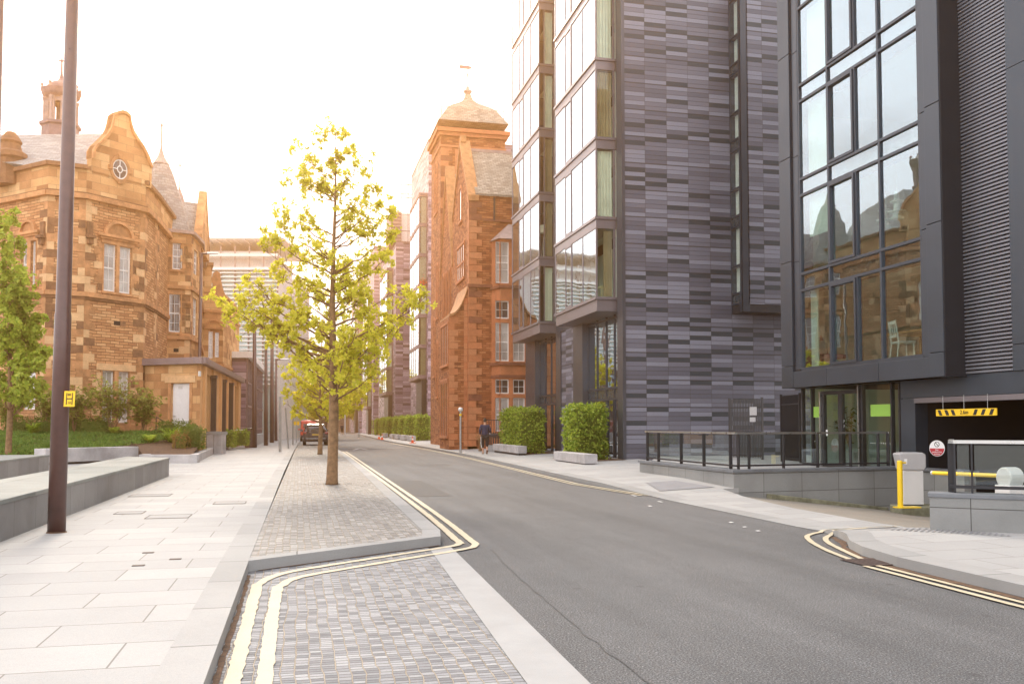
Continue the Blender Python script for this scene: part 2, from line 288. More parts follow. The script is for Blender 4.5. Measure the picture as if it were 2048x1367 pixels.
# ---------------- mesh helpers ----------------
class Fr:
    """a vertical facade frame: origin, unit u along the wall, outward normal n"""
    def __init__(s,p0,p1,n_hint):
        s.o=Vector((p0[0],p0[1],0)); d=Vector((p1[0],p1[1],0))-s.o; s.len=d.length; s.u=d.normalized()
        n=Vector((s.u.y,-s.u.x,0))
        if n.dot(Vector((n_hint[0],n_hint[1],0)))<0: n=-n
        s.n=n
    def pt(s,u,z,d=0): v=s.o+s.u*u+s.n*d; return Vector((v.x,v.y,z))
    def at(s,px,py,d=0):
        r=ray(px,py); o=s.o+s.n*d; den=r.dot(s.n); t=(o-Vector((0,0,H))).dot(s.n)/den
        p=Vector((0,0,H))+r*t; return (p-o).dot(s.u),p.z
    def U(s,px,py=800,d=0): return s.at(px,py,d)[0]
    def Z(s,px,py,d=0): return s.at(px,py,d)[1]
class MB:
    def __init__(s): s.v=[]; s.f=[]
    def add(s,vs,fs):
        b=len(s.v); s.v+= [Vector(v) for v in vs]; s.f+=[tuple(b+i for i in f) for f in fs]; return s
    def quad(s,a,b,c,d): return s.add([a,b,c,d],[(0,1,2,3)])
    def hexa(s,p): return s.add(p,[(0,3,2,1),(4,5,6,7),(0,1,5,4),(1,2,6,5),(2,3,7,6),(3,0,4,7)])
    def box(s,x0,x1,y0,y1,z0,z1): return s.hexa([(x0,y0,z0),(x1,y0,z0),(x1,y1,z0),(x0,y1,z0),(x0,y0,z1),(x1,y0,z1),(x1,y1,z1),(x0,y1,z1)])
    def fb(s,F,u0,u1,z0,z1,d0,d1): return s.hexa([F.pt(u0,z0,d0),F.pt(u1,z0,d0),F.pt(u1,z0,d1),F.pt(u0,z0,d1),F.pt(u0,z1,d0),F.pt(u1,z1,d0),F.pt(u1,z1,d1),F.pt(u0,z1,d1)])
    def fq(s,F,u0,u1,z0,z1,d): return s.quad(F.pt(u0,z0,d),F.pt(u1,z0,d),F.pt(u1,z1,d),F.pt(u0,z1,d))
    def prism(s,pts,z0,z1):
        n=len(pts); z0=z0 if isinstance(z0,(list,tuple)) else [z0]*n; z1=z1 if isinstance(z1,(list,tuple)) else [z1]*n
        return s.add([(p[0],p[1],z0[i]) for i,p in enumerate(pts)]+[(p[0],p[1],z1[i]) for i,p in enumerate(pts)],[tuple(range(n))[::-1],tuple(range(n,2*n))]+[(i,(i+1)%n,n+(i+1)%n,n+i) for i in range(n)])
    def fprism(s,F,pts,d0,d1):
        n=len(pts); return s.add([F.pt(u,z,d0) for u,z in pts]+[F.pt(u,z,d1) for u,z in pts],[tuple(range(n)),tuple(range(n,2*n))[::-1]]+[(i,(i+1)%n,n+(i+1)%n,n+i) for i in range(n)])
    def farc(s,F,cu,cz,r0,r1,a0,a1,d0,d1,n=14,sz=1.0):
        for i in range(n):
            a=a0+(a1-a0)*i/n; b=a0+(a1-a0)*(i+1)/n
            p=[(cu+r*math.cos(t),cz+r*sz*math.sin(t)) for r,t in ((r0,a),(r1,a),(r1,b),(r0,b))]
            s.fprism(F,p,d0,d1)
        return s
    def tube(s,pts,rs,n=8,caps=True):
        pts=[Vector(p) for p in pts]; k=len(pts); rs=rs if isinstance(rs,(list,tuple)) else [rs]*k
        b=len(s.v); ref=Vector((1,0,0))
        for i,p in enumerate(pts):
            d=(pts[min(i+1,k-1)]-pts[max(i-1,0)]).normalized()
            if abs(d.dot(ref))>.9: ref=Vector((0,1,0)) if abs(d.y)<.9 else Vector((0,0,1))
            a=(ref-d*ref.dot(d)).normalized(); c=d.cross(a)
            for j in range(n):
                t=2*math.pi*j/n; s.v.append(p+(a*math.cos(t)+c*math.sin(t))*rs[i])
        for i in range(k-1):
            for j in range(n): s.f.append((b+i*n+j,b+i*n+(j+1)%n,b+(i+1)*n+(j+1)%n,b+(i+1)*n+j))
        if caps: s.f.append(tuple(b+j for j in range(n))[::-1]); s.f.append(tuple(b+(k-1)*n+j for j in range(n)))
        return s
    def lathe(s,cx,cy,prof,n=12,ph=0,sx=1,sy=1):
        b=len(s.v)
        for r,z in prof:
            for j in range(n):
                t=ph+2*math.pi*j/n; s.v.append(Vector((cx+r*sx*math.cos(t),cy+r*sy*math.sin(t),z)))
        for i in range(len(prof)-1):
            for j in range(n): s.f.append((b+i*n+j,b+i*n+(j+1)%n,b+(i+1)*n+(j+1)%n,b+(i+1)*n+j))
        s.f.append(tuple(b+j for j in range(n))[::-1]); s.f.append(tuple(b+(len(prof)-1)*n+j for j in range(n)))
        return s
    def build(s,name,m,parent=None,smooth=False,bev=0,fast=False):
        me=bpy.data.meshes.new(name); off=Vector((0,0,0))
        q=parent
        while q is not None: off+=q.location; q=q.parent
        me.from_pydata([v-off for v in s.v],[],s.f)
        if not fast:
            bm=bmesh.new(); bm.from_mesh(me); bmesh.ops.recalc_face_normals(bm,faces=bm.faces); bm.to_mesh(me); bm.free()
            ul=me.uv_layers.new(name='UVMap'); dat=ul.data; vs=me.vertices
            for p in me.polygons:
                nn=p.normal
                if abs(nn.z)>.75:
                    for li in p.loop_indices: c=vs[me.loops[li].vertex_index].co+off; dat[li].uv=(c.x,c.y)
                else:
                    tx=Vector((-nn.y,nn.x,0)).normalized()
                    if abs(tx.x)>=abs(tx.y):
                        if tx.x<0: tx=-tx
                    elif tx.y<0: tx=-tx
                    k=1/max(.25,math.sqrt(max(0,1-nn.z*nn.z)))
                    for li in p.loop_indices:
                        c=vs[me.loops[li].vertex_index].co+off; dat[li].uv=(c.dot(tx),c.z*k)
        me.materials.append(MATS[m])
        if smooth:
            for p in me.polygons: p.use_smooth=True
        o=bpy.data.objects.new(name,me); C.objects.link(o)
        if parent: o.parent=parent
        if bev:
            md=o.modifiers.new('bevel','BEVEL'); md.width=bev; md.segments=2; md.limit_method='ANGLE'; md.angle_limit=R(40)
        return o
def thing(name,label,cat,loc=(0,0,0),group=None):
    o=bpy.data.objects.new(name,None); C.objects.link(o); o.location=loc; o.empty_display_size=.2
    o['label']=label; o['category']=cat
    if group: o['group']=group
    return o
def tag(o,label,cat,group=None):
    o['label']=label; o['category']=cat
    if group: o['group']=group
    return o
def struct(o,kind='structure'): o['kind']=kind; return o
def lab(o,l): o['label']=l; return o
def dup(root,loc,label=None,scale=None,rotz=None):
    def cp(o,par):
        c=o.copy(); C.objects.link(c); c.parent=par
        for ch in list(o.children): cp(ch,c)
        return c
    kids=list(root.children); r=root.copy(); C.objects.link(r); r.location=loc
    if label: r['label']=label
    if scale: r.scale=scale
    if rotz is not None: r.rotation_euler=(0,0,rotz)
    for k in kids: cp(k,r)
    return r
def wallgrid(mb,F,u0,u1,z0,z1,holes,th=.25,d=0):
    us=sorted(set([u0,u1]+[x for h in holes for x in h[:2] if u0<x<u1])); zs=sorted(set([z0,z1]+[x for h in holes for x in h[2:] if z0<x<z1]))
    for a,b in zip(us,us[1:]):
        for c,e in zip(zs,zs[1:]):
            mu=(a+b)/2; mz=(c+e)/2
            if any(h[0]<mu<h[1] and h[2]<mz<h[3] for h in holes): continue
            mb.fq(F,a,b,c,e,d)
    for h in holes:
        a,b,c,e=h
        mb.quad(F.pt(a,c,d),F.pt(a,e,d),F.pt(a,e,d-th),F.pt(a,c,d-th)); mb.quad(F.pt(b,c,d),F.pt(b,e,d),F.pt(b,e,d-th),F.pt(b,c,d-th))
        mb.quad(F.pt(a,c,d),F.pt(b,c,d),F.pt(b,c,d-th),F.pt(a,c,d-th)); mb.quad(F.pt(a,e,d),F.pt(b,e,d),F.pt(b,e,d-th),F.pt(a,e,d-th))
def window(parent,F,u0,u1,z0,z1,d,fm='white_paint',pm='pane_curtained',fw=.07,sash=True,cols=2,rows=4,bar=.025,name='window'):
    m=MB(); e=.05
    m.fb(F,u0,u0+fw,z0,z1,d-e,d); m.fb(F,u1-fw,u1,z0,z1,d-e,d); m.fb(F,u0+fw,u1-fw,z0,z0+fw*1.3,d-e,d-.002); m.fb(F,u0+fw,u1-fw,z1-fw,z1,d-e,d-.002)
    if sash: zm=(z0+z1)/2; m.fb(F,u0+fw,u1-fw,zm-.035,zm+.035,d-e,d-.006)
    for i in range(1,cols): x=u0+(u1-u0)*i/cols; m.fb(F,x-bar/2,x+bar/2,z0+fw,z1-fw,d-e+.01,d-.012)
    for i in range(1,rows):
        if sash and i*2==rows: continue
        z=z0+(z1-z0)*i/rows; m.fb(F,u0+fw,u1-fw,z-bar/2,z+bar/2,d-e+.012,d-.015)
    f=m.build(name,fm,parent)
    MB().fq(F,u0+fw*.5,u1-fw*.5,z0+fw*.5,z1-fw*.5,d-.04).build('pane',pm,f)
    return f
def text_mesh(name,txt,size,mat,parent,M,ext=.002):
    cu=bpy.data.curves.new('t','FONT'); cu.body=txt; cu.size=size; cu.align_x='CENTER'; cu.align_y='CENTER'; cu.extrude=ext
    to=bpy.data.objects.new('t',cu); C.objects.link(to); bpy.context.view_layer.update()
    me=bpy.data.meshes.new_from_object(to.evaluated_get(bpy.context.evaluated_depsgraph_get())); bpy.data.objects.remove(to)
    off=Vector((0,0,0)); q=parent
    while q is not None: off+=q.location; q=q.parent
    me.transform(Matrix.Translation(-off)@M); me.materials.clear(); me.materials.append(MATS[mat]); me.name=name
    o=bpy.data.objects.new(name,me); C.objects.link(o); o.parent=parent; return o
def facing(pos,n,upv=Vector((0,0,1)),roll=0):
    """matrix putting text's XY plane on a vertical plane with outward normal n"""
    n=Vector(n).normalized(); x=upv.cross(n).normalized(); y=n.cross(x)
    M=Matrix((x,y,n)).transposed().to_4x4(); M.translation=Vector(pos); return M@Matrix.Rotation(roll,4,'Z')
#@@SETTING
# ======================= SETTING =======================
from mathutils.geometry import tessellate_polygon
def sheet(name,pts,z,m,kind='structure',zf=None,sub=None):
    mb=MB(); P=[Vector((p[0],p[1],0)) for p in pts]
    tris=tessellate_polygon([P]); zz=(lambda x,y:z) if zf is None else zf
    mb.add([(p.x,p.y,zz(p.x,p.y)) for p in P],[tuple(t) for t in tris])
    o=mb.build(name,m); o['kind']=kind; return o
def strip(mb,A,B,zf):
    """quad strip between two polylines of the same length, finely subdivided"""
    for i in range(len(A)-1):
        a0,a1,b0,b1=A[i],A[i+1],B[i],B[i+1]
        mb.quad((a0[0],a0[1],zf(*a0)),(a1[0],a1[1],zf(*a1)),(b1[0],b1[1],zf(*b1)),(b0[0],b0[1],zf(*b0)))
def ribbon(mb,path,off,wd,zf,jit=.006,step=.12,rnd=random.Random(5),gap=None):
    P=[Vector(p[:2]) for p in path]; pts=[]
    for a,b in zip(P,P[1:]):
        n=max(1,int((b-a).length/step))
        for i in range(n): pts.append(a+(b-a)*i/n)
    pts.append(P[-1]); Lp=[]; Rp=[]; j=0
    for i,p in enumerate(pts):
        d=(pts[min(i+1,len(pts)-1)]-pts[max(i-1,0)]).normalized(); n=Vector((d.y,-d.x))
        j1=rnd.uniform(-jit,jit); j2=rnd.uniform(-jit,jit)
        Lp.append(p+n*(off+j1)); Rp.append(p+n*(off+wd+j2))
    for i in range(len(pts)-1):
        a,b,c,d=Lp[i],Lp[i+1],Rp[i+1],Rp[i]
        mb.quad((a.x,a.y,zf(a.x,a.y)),(b.x,b.y,zf(b.x,b.y)),(c.x,c.y,zf(c.x,c.y)),(d.x,d.y,zf(d.x,d.y)))
def smooth_path(pts,n=4):
    out=[]
    for i in range(len(pts)-1):
        p0=Vector(pts[max(i-1,0)][:2]); p1=Vector(pts[i][:2]); p2=Vector(pts[i+1][:2]); p3=Vector(pts[min(i+2,len(pts)-1)][:2])
        for k in range(n):
            t=k/n; out.append(.5*((2*p1)+(p2-p0)*t+(2*p0-5*p1+4*p2-p3)*t*t+(3*p1-p0-3*p2+p3)*t**3))
    out.append(Vector(pts[-1][:2])); return out
# ground far below the slabs, out to the horizon
o=MB().quad((-1500,-300,-1.62),(1500,-300,-1.62),(1500,2500,-1.62),(-1500,2500,-1.62)).build('ground','ramp_asphalt'); struct(o)
KX=[(-4,6.15),(6.6,6.15),(8.4,6.18),(9.2,6.32),(9.75,6.52),(10.3,6.85),(10.8,7.05),(11.4,7.18),(13,7.2),(16,7.22),(18,7.26),(22,7.2),(30,7.5),(42,7.95),(58,8.05),(75,7.85),(94,8.1),(130,9.0),(190,11.0),(250,13.2)]
def kx(y):
    for (a,xa),(b,xb) in zip(KX,KX[1:]):
        if a<=y<=b: t=(y-a)/(b-a); return xa+(xb-xa)*t
    return KX[-1][1]
def kz(y):   # height of the kerb top
    if y<10.6: return .11
    if y<11.6: return .11*(11.6-y)
    if y<17.5: return .004
    if y<21: return .004+.096*(y-17.5)/3.5
    return .10
def rz(x,y):
    s=.035 if y>17 else (.022 if y>11.3 else .008)
    return kz(y)+max(0,x-kx(y))*s
ys=[-4,0,3,5,6,6.6,7.2,7.8,8.4,8.8,9.2,9.5,9.75,10.0,10.3,10.55,10.8,11.1,11.4,12,13,14.5,16,17,18,18.4]+[19,20,21,22,24,26,28,30,34,38,42,46,50,54,58,64,70,75,84,94,106,118,130,160,190,250]
# road
mb=MB(); strip(mb,[(-.9,y) for y in ys],[(kx(y)+.3,y) for y in ys],lambda x,y:0.0); struct(mb.build('road','asphalt'))
# right footway: ramp cut between y=11.3 and 18.4
RB=[(11.3,8.47),(13.4,8.55),(14.8,8.58),(18.4,9.15)]
def rbx(y):
    for (a,xa),(b,xb) in zip(RB,RB[1:]):
        if a<=y<=b: t=(y-a)/(b-a); return xa+(xb-xa)*t
    return None
mb=MB()
def rx(y):
    if y<11.3: return 16.0
    if y<=18.4: return rbx(y)
    return 30.0
yy=[y for y in ys if y<11.3]+[11.299]
N=8
def strips(yy,rxf,k0=.36):
    for i in range(N):
        A=[(kx(y)+k0+(rxf(y)-kx(y)-k0)*i/N,y) for y in yy]; B=[(kx(y)+k0+(rxf(y)-kx(y)-k0)*(i+1)/N,y) for y in yy]; strip(mb,A,B,rz)
yyA=[y for y in ys if y<=9.5]+[9.6]
strips(yyA,lambda y:16.0)
strips([9.6,9.75,10.0,10.3,10.38],lambda y: 16-(16-8.3)*min(1,(y-9.6)/.78)*1.0)
strips([10.38,10.55,10.8,11.1,11.3,11.4,12,13,14.5,16,17,18,18.4],lambda y: rbx(y) if y>=11.3 else 8.3+.17*(y-10.38)/.92)
strips([18.4]+[y for y in ys if 18.4<y<24]+[24.0],lambda y:9.5)
strips([24.0,26,28,30,31.36],lambda y:12.2)
strips([31.36]+[y for y in ys if y>31.4],lambda y:12.6 if y<50 else 30)
mb.quad((9.1,18.4,-.15),(9.55,18.4,-.15),(9.55,18.4,rz(9.55,18.4)),(9.1,18.4,rz(9.1,18.4)))
struct(mb.build('pavement_right','paving_slab'))
mb=MB()
kys=sorted(set(ys+[18.4]))
A=[(kx(y),y) for y in kys]; B=[(kx(y)+.36,y) for y in kys]
strip(mb,A,B,lambda x,y:rz(x,y)+.002)
for a,b in zip(A,A[1:]): mb.quad((a[0],a[1],-.05),(b[0],b[1],-.05),(b[0],b[1],rz(*b)+.002),(a[0],a[1],rz(*a)+.002))
struct(mb.build('kerb_right','kerb_stone'))
# ramp down to the garage
def rampz(x,y): return -max(0,min(1,(x-9.0)/5.6))*.62 if x>8.5 else 0.0
mb=MB(); ry=[10.38,11.3,12,13.4,14.8,16,17,18.4,19.3]
for i in range(8):
    def X(y,t): x0=(rbx(min(max(y,11.3),18.4))); return x0+(26-x0)*t
    ts=[0,.03,.07,.12,.18,.25,.34,.5,1]
    strip(mb,[(X(y,ts[i]),y) for y in ry],[(X(y,ts[i+1]),y) for y in ry],lambda x,y:rampz(x,y)-(0.0 if x<8.9 else .002))
struct(mb.build('ramp','ramp_asphalt'))
mb=MB(); strip(mb,[(rbx(y)+.0,y) for y in (11.3,13.4,14.8,18.4)],[(rbx(y)+.07,y) for y in (11.3,13.4,14.8,18.4)],lambda x,y:.018); struct(mb.build('ramp_threshold','soil'))
# left footway
LK=[(-4,-.48),(9.7,-.48),(28,-.40),(50,-.22),(75,0.05),(120,.6),(250,2.4)]
def lx(y):
    for (a,xa),(b,xb) in zip(LK,LK[1:]):
        if a<=y<=b: t=(y-a)/(b-a); return xa+(xb-xa)*t
lys=[-4,0,3,6,9.7,15,22,28,36,44,50,60,75,95,120,250]
mb=MB()
strip(mb,[(-45,y) for y in lys],[(lx(y)-.28,y) for y in lys],lambda x,y:.12); struct(mb.build('pavement_left','paving_slab'))
mb=MB(); A=[(lx(y)-.28,y) for y in lys]; B=[(lx(y),y) for y in lys]
strip(mb,A,B,lambda x,y:.123)
for a,b in zip(B,B[1:]): mb.quad((a[0],a[1],-.05),(b[0],b[1],-.05),(b[0],b[1],.123),(a[0],a[1],.123))
struct(mb.build('kerb_left','kerb_stone'))
# lower sett band in front
o=sheet('sett_strip',[(-.6,-3),(1.22,-3),(1.30,5.05),(1.56,10.9),(1.56,11.9),(-.6,9.9)],.006,'setts')
mb=MB(); strip(mb,[(1.22,-3),(1.30,5.05),(1.56,10.9)],[(1.60,-3),(1.66,5.05),(1.84,10.98)],lambda x,y:.010); struct(mb.build('sett_edge','concrete_band'))
# raised island with the trees
IS=[(-.49,9.62),(1.74,11.20),(1.84,11.9),(1.95,20),(2.08,27.7),(2.22,42),(2.26,56.4),(1.6,57.4),(-.12,57.4)]
inner=[(-.49,9.87),(1.52,11.30),(1.60,11.9),(1.71,20),(1.84,27.7),(1.98,42),(2.02,56.2),(1.45,57.2),(-.12,57.2)]
o=sheet('tree_island',inner+[],.118,'setts_warm')
mb=MB()
for i in range(len(IS)-1):
    a,b,c,d=IS[i],IS[i+1],inner[i+1],inner[i]
    mb.quad((a[0],a[1],.121),(b[0],b[1],.121),(c[0],c[1],.121),(d[0],d[1],.121)); mb.quad((a[0],a[1],-.02),(b[0],b[1],-.02),(b[0],b[1],.121),(a[0],a[1],.121))
struct(mb.build('island_kerb','kerb_stone'))
o=sheet('parking_bay',[(-.1,57.5),(2.2,57.5),(2.4,75),(2.6,110),(.3,110),(.0,75)],.006,'setts_warm')
# dirt in the gutters
mb=MB(); ribbon(mb,[(-.475,-3),(-.475,9.4)],-.0,.035,lambda x,y:.012,.012); ribbon(mb,[(-.4,9.70),(1.7,11.19)],0.0,.05,lambda x,y:.012,.015)
ribbon(mb,[(kx(y),y) for y in (4,6.6,8.4,9.2,9.75,10.3,10.8)],-.10,.09,lambda x,y:.006,.03); struct(mb.build('gutter_dirt','soil'))
# ---- painted lines
zf=lambda x,y:.014
mb=MB()
for off in (.07,.235):
    p=smooth_path([(-.475,-3),(-.475,2),(-.475,8.3),(-.44,8.75),(-.28,9.25) if off<.2 else (-.22,9.15)],4) if False else None
P_in=smooth_path([(-.35,-3),(-.35,3),(-.36,8.2),(-.33,8.9),(-.18,9.36),(.2,9.75),(1.0,10.38),(1.75,10.97),(1.98,11.25),(2.02,11.8),(2.12,16),(2.24,27.7),(2.38,42),(2.46,52)],5)
P_out=smooth_path([(-.17,-3),(-.17,3),(-.18,8.0),(-.13,8.75),(.02,9.15),(.42,9.52),(1.2,10.15),(1.95,10.75),(2.16,11.12),(2.20,11.8),(2.29,16),(2.41,27.7),(2.55,42),(2.63,52)],5)
ribbon(mb,P_in,-.048,.096,zf,.008,.07); ribbon(mb,P_out,-.048,.096,zf,.008,.07)
# right side, distant pair and the pair round the near corner
far=[(kx(y)-.30,y) for y in (18.3,22,30,42,58,75)]
far[0]=(kx(18.3)-.02,18.0)
ribbon(mb,far,0,.08,zf,.004,.3); ribbon(mb,[(p[0]-.17,p[1]) for p in far],0,.08,zf,.004,.3)
yl_o=smooth_path([(8.35,11.50),(7.75,11.53),(7.2,11.36),(6.72,11.0),(6.40,10.38),(6.14,9.6),(5.99,8.95)],5)
yl_i=smooth_path([(8.35,11.33),(7.75,11.33),(7.28,11.15),(6.88,10.8),(6.58,10.3),(6.32,9.55),(6.14,8.95)],5)
zc=lambda x,y: .014 if x<kx(y) else rz(x,y)+.010
ribbon(mb,yl_o,-.035,.07,zc,.004,.06); ribbon(mb,yl_i,-.035,.07,zc,.004,.06)
for dx in (0,.15): ribbon(mb,[(5.86+dx,8.5),(5.80+dx,6.5),(5.78+dx,2)],-.035,.07,zf,.004,.1)
struct(mb.build('yellow_lines','yellow_line'))
mb=MB(); rs=random.Random(44)
def crack(pts,w_):
    P=[]
    for a,b in zip(pts,pts[1:]):
        for i in range(14): t=i/14; P.append((a[0]+(b[0]-a[0])*t+rs.gauss(0,.012),a[1]+(b[1]-a[1])*t+rs.gauss(0,.012)))
    ribbon(mb,P,0,w_,lambda x,y:.0045,.002,.08,rs)
crack([(1.95,3),(2.02,6.2),(2.15,9.2),(2.3,10.9)],.008); crack([(3.2,15.0),(4.6,15.6),(6.6,15.2)],.012); crack([(2.9,29),(4.2,29.3),(5.0,28.7),(6.8,29.4)],.03); crack([(4.2,33),(4.5,37),(4.3,41)],.03)
struct(mb.build('road_cracks','asphalt_patch'))
mb=MB(); mb.quad((2.35,19,.0042),(3.2,19,.0042),(3.25,24.5,.0042),(2.4,24.5,.0042)); mb.quad((4.4,33,.0042),(5.6,33.2,.0042),(5.6,34.8,.0042),(4.4,34.6,.0042)); struct(mb.build('road_patch','asphalt_patch'))
mb=MB()
for x,y,l in ((6.3,11.6,.12),(6.35,12.1,.10),(6.45,12.7,.14),(6.85,16.4,.25),(6.3,15.6,.18),(6.9,17.9,.3)): mb.quad((x,y,.013),(x+.07,y+.02,.013),(x+.08,y+l,.013),(x+.01,y+l-.03,.013))
mb.quad((1.95,60,.014),(6.9,60,.014),(6.9,60.4,.014),(1.95,60.4,.014)); mb.quad((3.2,55.5,.014),(3.32,55.5,.014),(3.9,59,.014),(3.78,59,.014)); mb.quad((4.1,55.5,.014),(4.22,55.5,.014),(3.95,59,.014),(3.83,59,.014))
struct(mb.build('white_marks','white_line'))
# tactile paving
mb=MB()
o=sheet('tactile_paving',[(7.75,18.6),(9.15,18.75),(8.95,20.5),(8.15,20.4)],0,'tactile',zf=lambda x,y:rz(x,y)+.010)
pts=[]; mb=MB()
for i in range(24):
    t=i/23
    a=Vector((7.45,10.72)).lerp(Vector((8.55,9.50)),t); wd=.62*math.sin(math.pi*min(1,t*.8+.12)); n=Vector((.55,.5))
    b=a+n*wd; c=a.lerp(Vector((8.55,9.50)),.02)
    a=a-n*.04
    e=Vector((8.55-7.45,9.50-10.72)).normalized()*.026
    mb.quad((a.x,a.y,rz(a.x,a.y)+.012),(a.x+e.x,a.y+e.y,rz(a.x,a.y)+.012),(b.x+e.x,b.y+e.y,rz(b.x,b.y)+.012),(b.x,b.y,rz(b.x,b.y)+.012))
o=mb.build('tactile_paving','tactile'); struct(o)
# garden ground on the left
GZ=.30
gp=[(-30,27.5),(-9.5,36.0),(-8.9,37.9),(-5.9,38.9),(-5.72,35.6),(-3.75,35.1),(-4.05,41),(-4.3,43.8),(-30,43.8)]
def kerbwall(name,label,pts,z0,z1,th,m='granite_pale',cat='planter edge'):
    mb=MB()
    for a,b in zip(pts,pts[1:]):
        a=Vector(a); b=Vector(b); d=(b-a).normalized(); n=Vector((-d.y,d.x))*th
        mb.prism([a,b,b+n,a+n],z0,z1)
    return tag(mb.build(name,m,bev=.01),label,cat)
kerbwall('planter_kerb','grey stone kerb edging the brown-soil corner of the garden bed',[(-5.7,38.3),(-5.72,35.55),(-3.62,35.05),(-4.0,46.5)],.1,.42,.28,'granite_pale')
# small covers in the paving
def cover(px,py,w_,l_,label,m='iron',thin=True):
    p=G(px,py,.12); mb=MB(); z=.124
    if thin:
        t=.012
        for a in ((0,w_,0,t),(0,w_,l_-t,l_),(0,t,t,l_-t),(w_-t,w_,t,l_-t)): mb.box(p.x+a[0],p.x+a[1],p.y+a[2],p.y+a[3],.10,z+.002)
    else: mb.box(p.x,p.x+w_,p.y,p.y+l_,.10,z+.002)
    t=thing('access_cover',label,'manhole cover',(p.x,p.y,.12)); mb.build('frame',m,t)
    MB().box(p.x+.014,p.x+w_-.014,p.y+.014,p.y+l_-.014,.10,z).build('lid','kerb_stone' if thin else m,t); return t
cover(226,1028,.42,.42,'thin-framed inset slab cover nearest the long granite wall end')
cover(288,1037,.62,.55,'larger rectangular inset cover left of centre on the pale footway')
cover(425,1008,.55,.5,'inset slab cover close to the kerb beside the cobbled island')
cover(255,993,.75,.6,'farthest inset slab cover beside the end of the granite wall')
for k,(px,py,l) in enumerate(((263,1132,'lowest of three little rusty iron plates in the footway'),(284,1106,'upper of three little rusty iron plates in the footway'),(338,1119,'right one of three little rusty iron plates in the footway'))): cover(px,py,.115,.075,l,'iron',False)
p=G(1702,1124,0); t=thing('drain_grate','dark iron gully grate between the yellow lines at the road corner','drain',(6.02,8.75,0)); mb=MB()
MB().box(5.88,6.30,8.52,8.92,.0,.009).build('pit','dark_inside',t)
for i in range(8): mb.box(5.88+.055*i,5.91+.055*i,8.52,8.92,.010,.018)
mb.box(5.86,6.32,8.49,8.52,.01,.018); mb.box(5.86,6.32,8.92,8.95,.01,.018); mb.build('bars','iron',t)
# ======================= RIGHT SIDE: SLATE-CLAD APARTMENT BUILDING =======================
apt=thing('apartment_building','dark slate-panelled apartment building with stacked projecting glass bays beside the gridded glass front','building',(14.5,36,0))
SY=31.36; SX=11.65
FS=Fr((SX,SY),(SX+10,SY),(0,-1)); TOPZ=22.4
# slate end wall with a gap-free return behind the oriel
mb=MB(); mb.fq(FS,.10,10.5,-.2,TOPZ,0); mb.fq(FS,.10,10.5,-.2,TOPZ,-.4); mb.build('wall','slate_panels',apt)
mb=MB(); mb.fb(FS,-.02,.10,-.2,TOPZ,-.5,.05); mb.build('corner_trim','dark_metal_fin',apt)
FW=Fr((SX,SY),(SX,SY+30),(-1,0))
def fw(px,py=600): return FW.U(px,py)
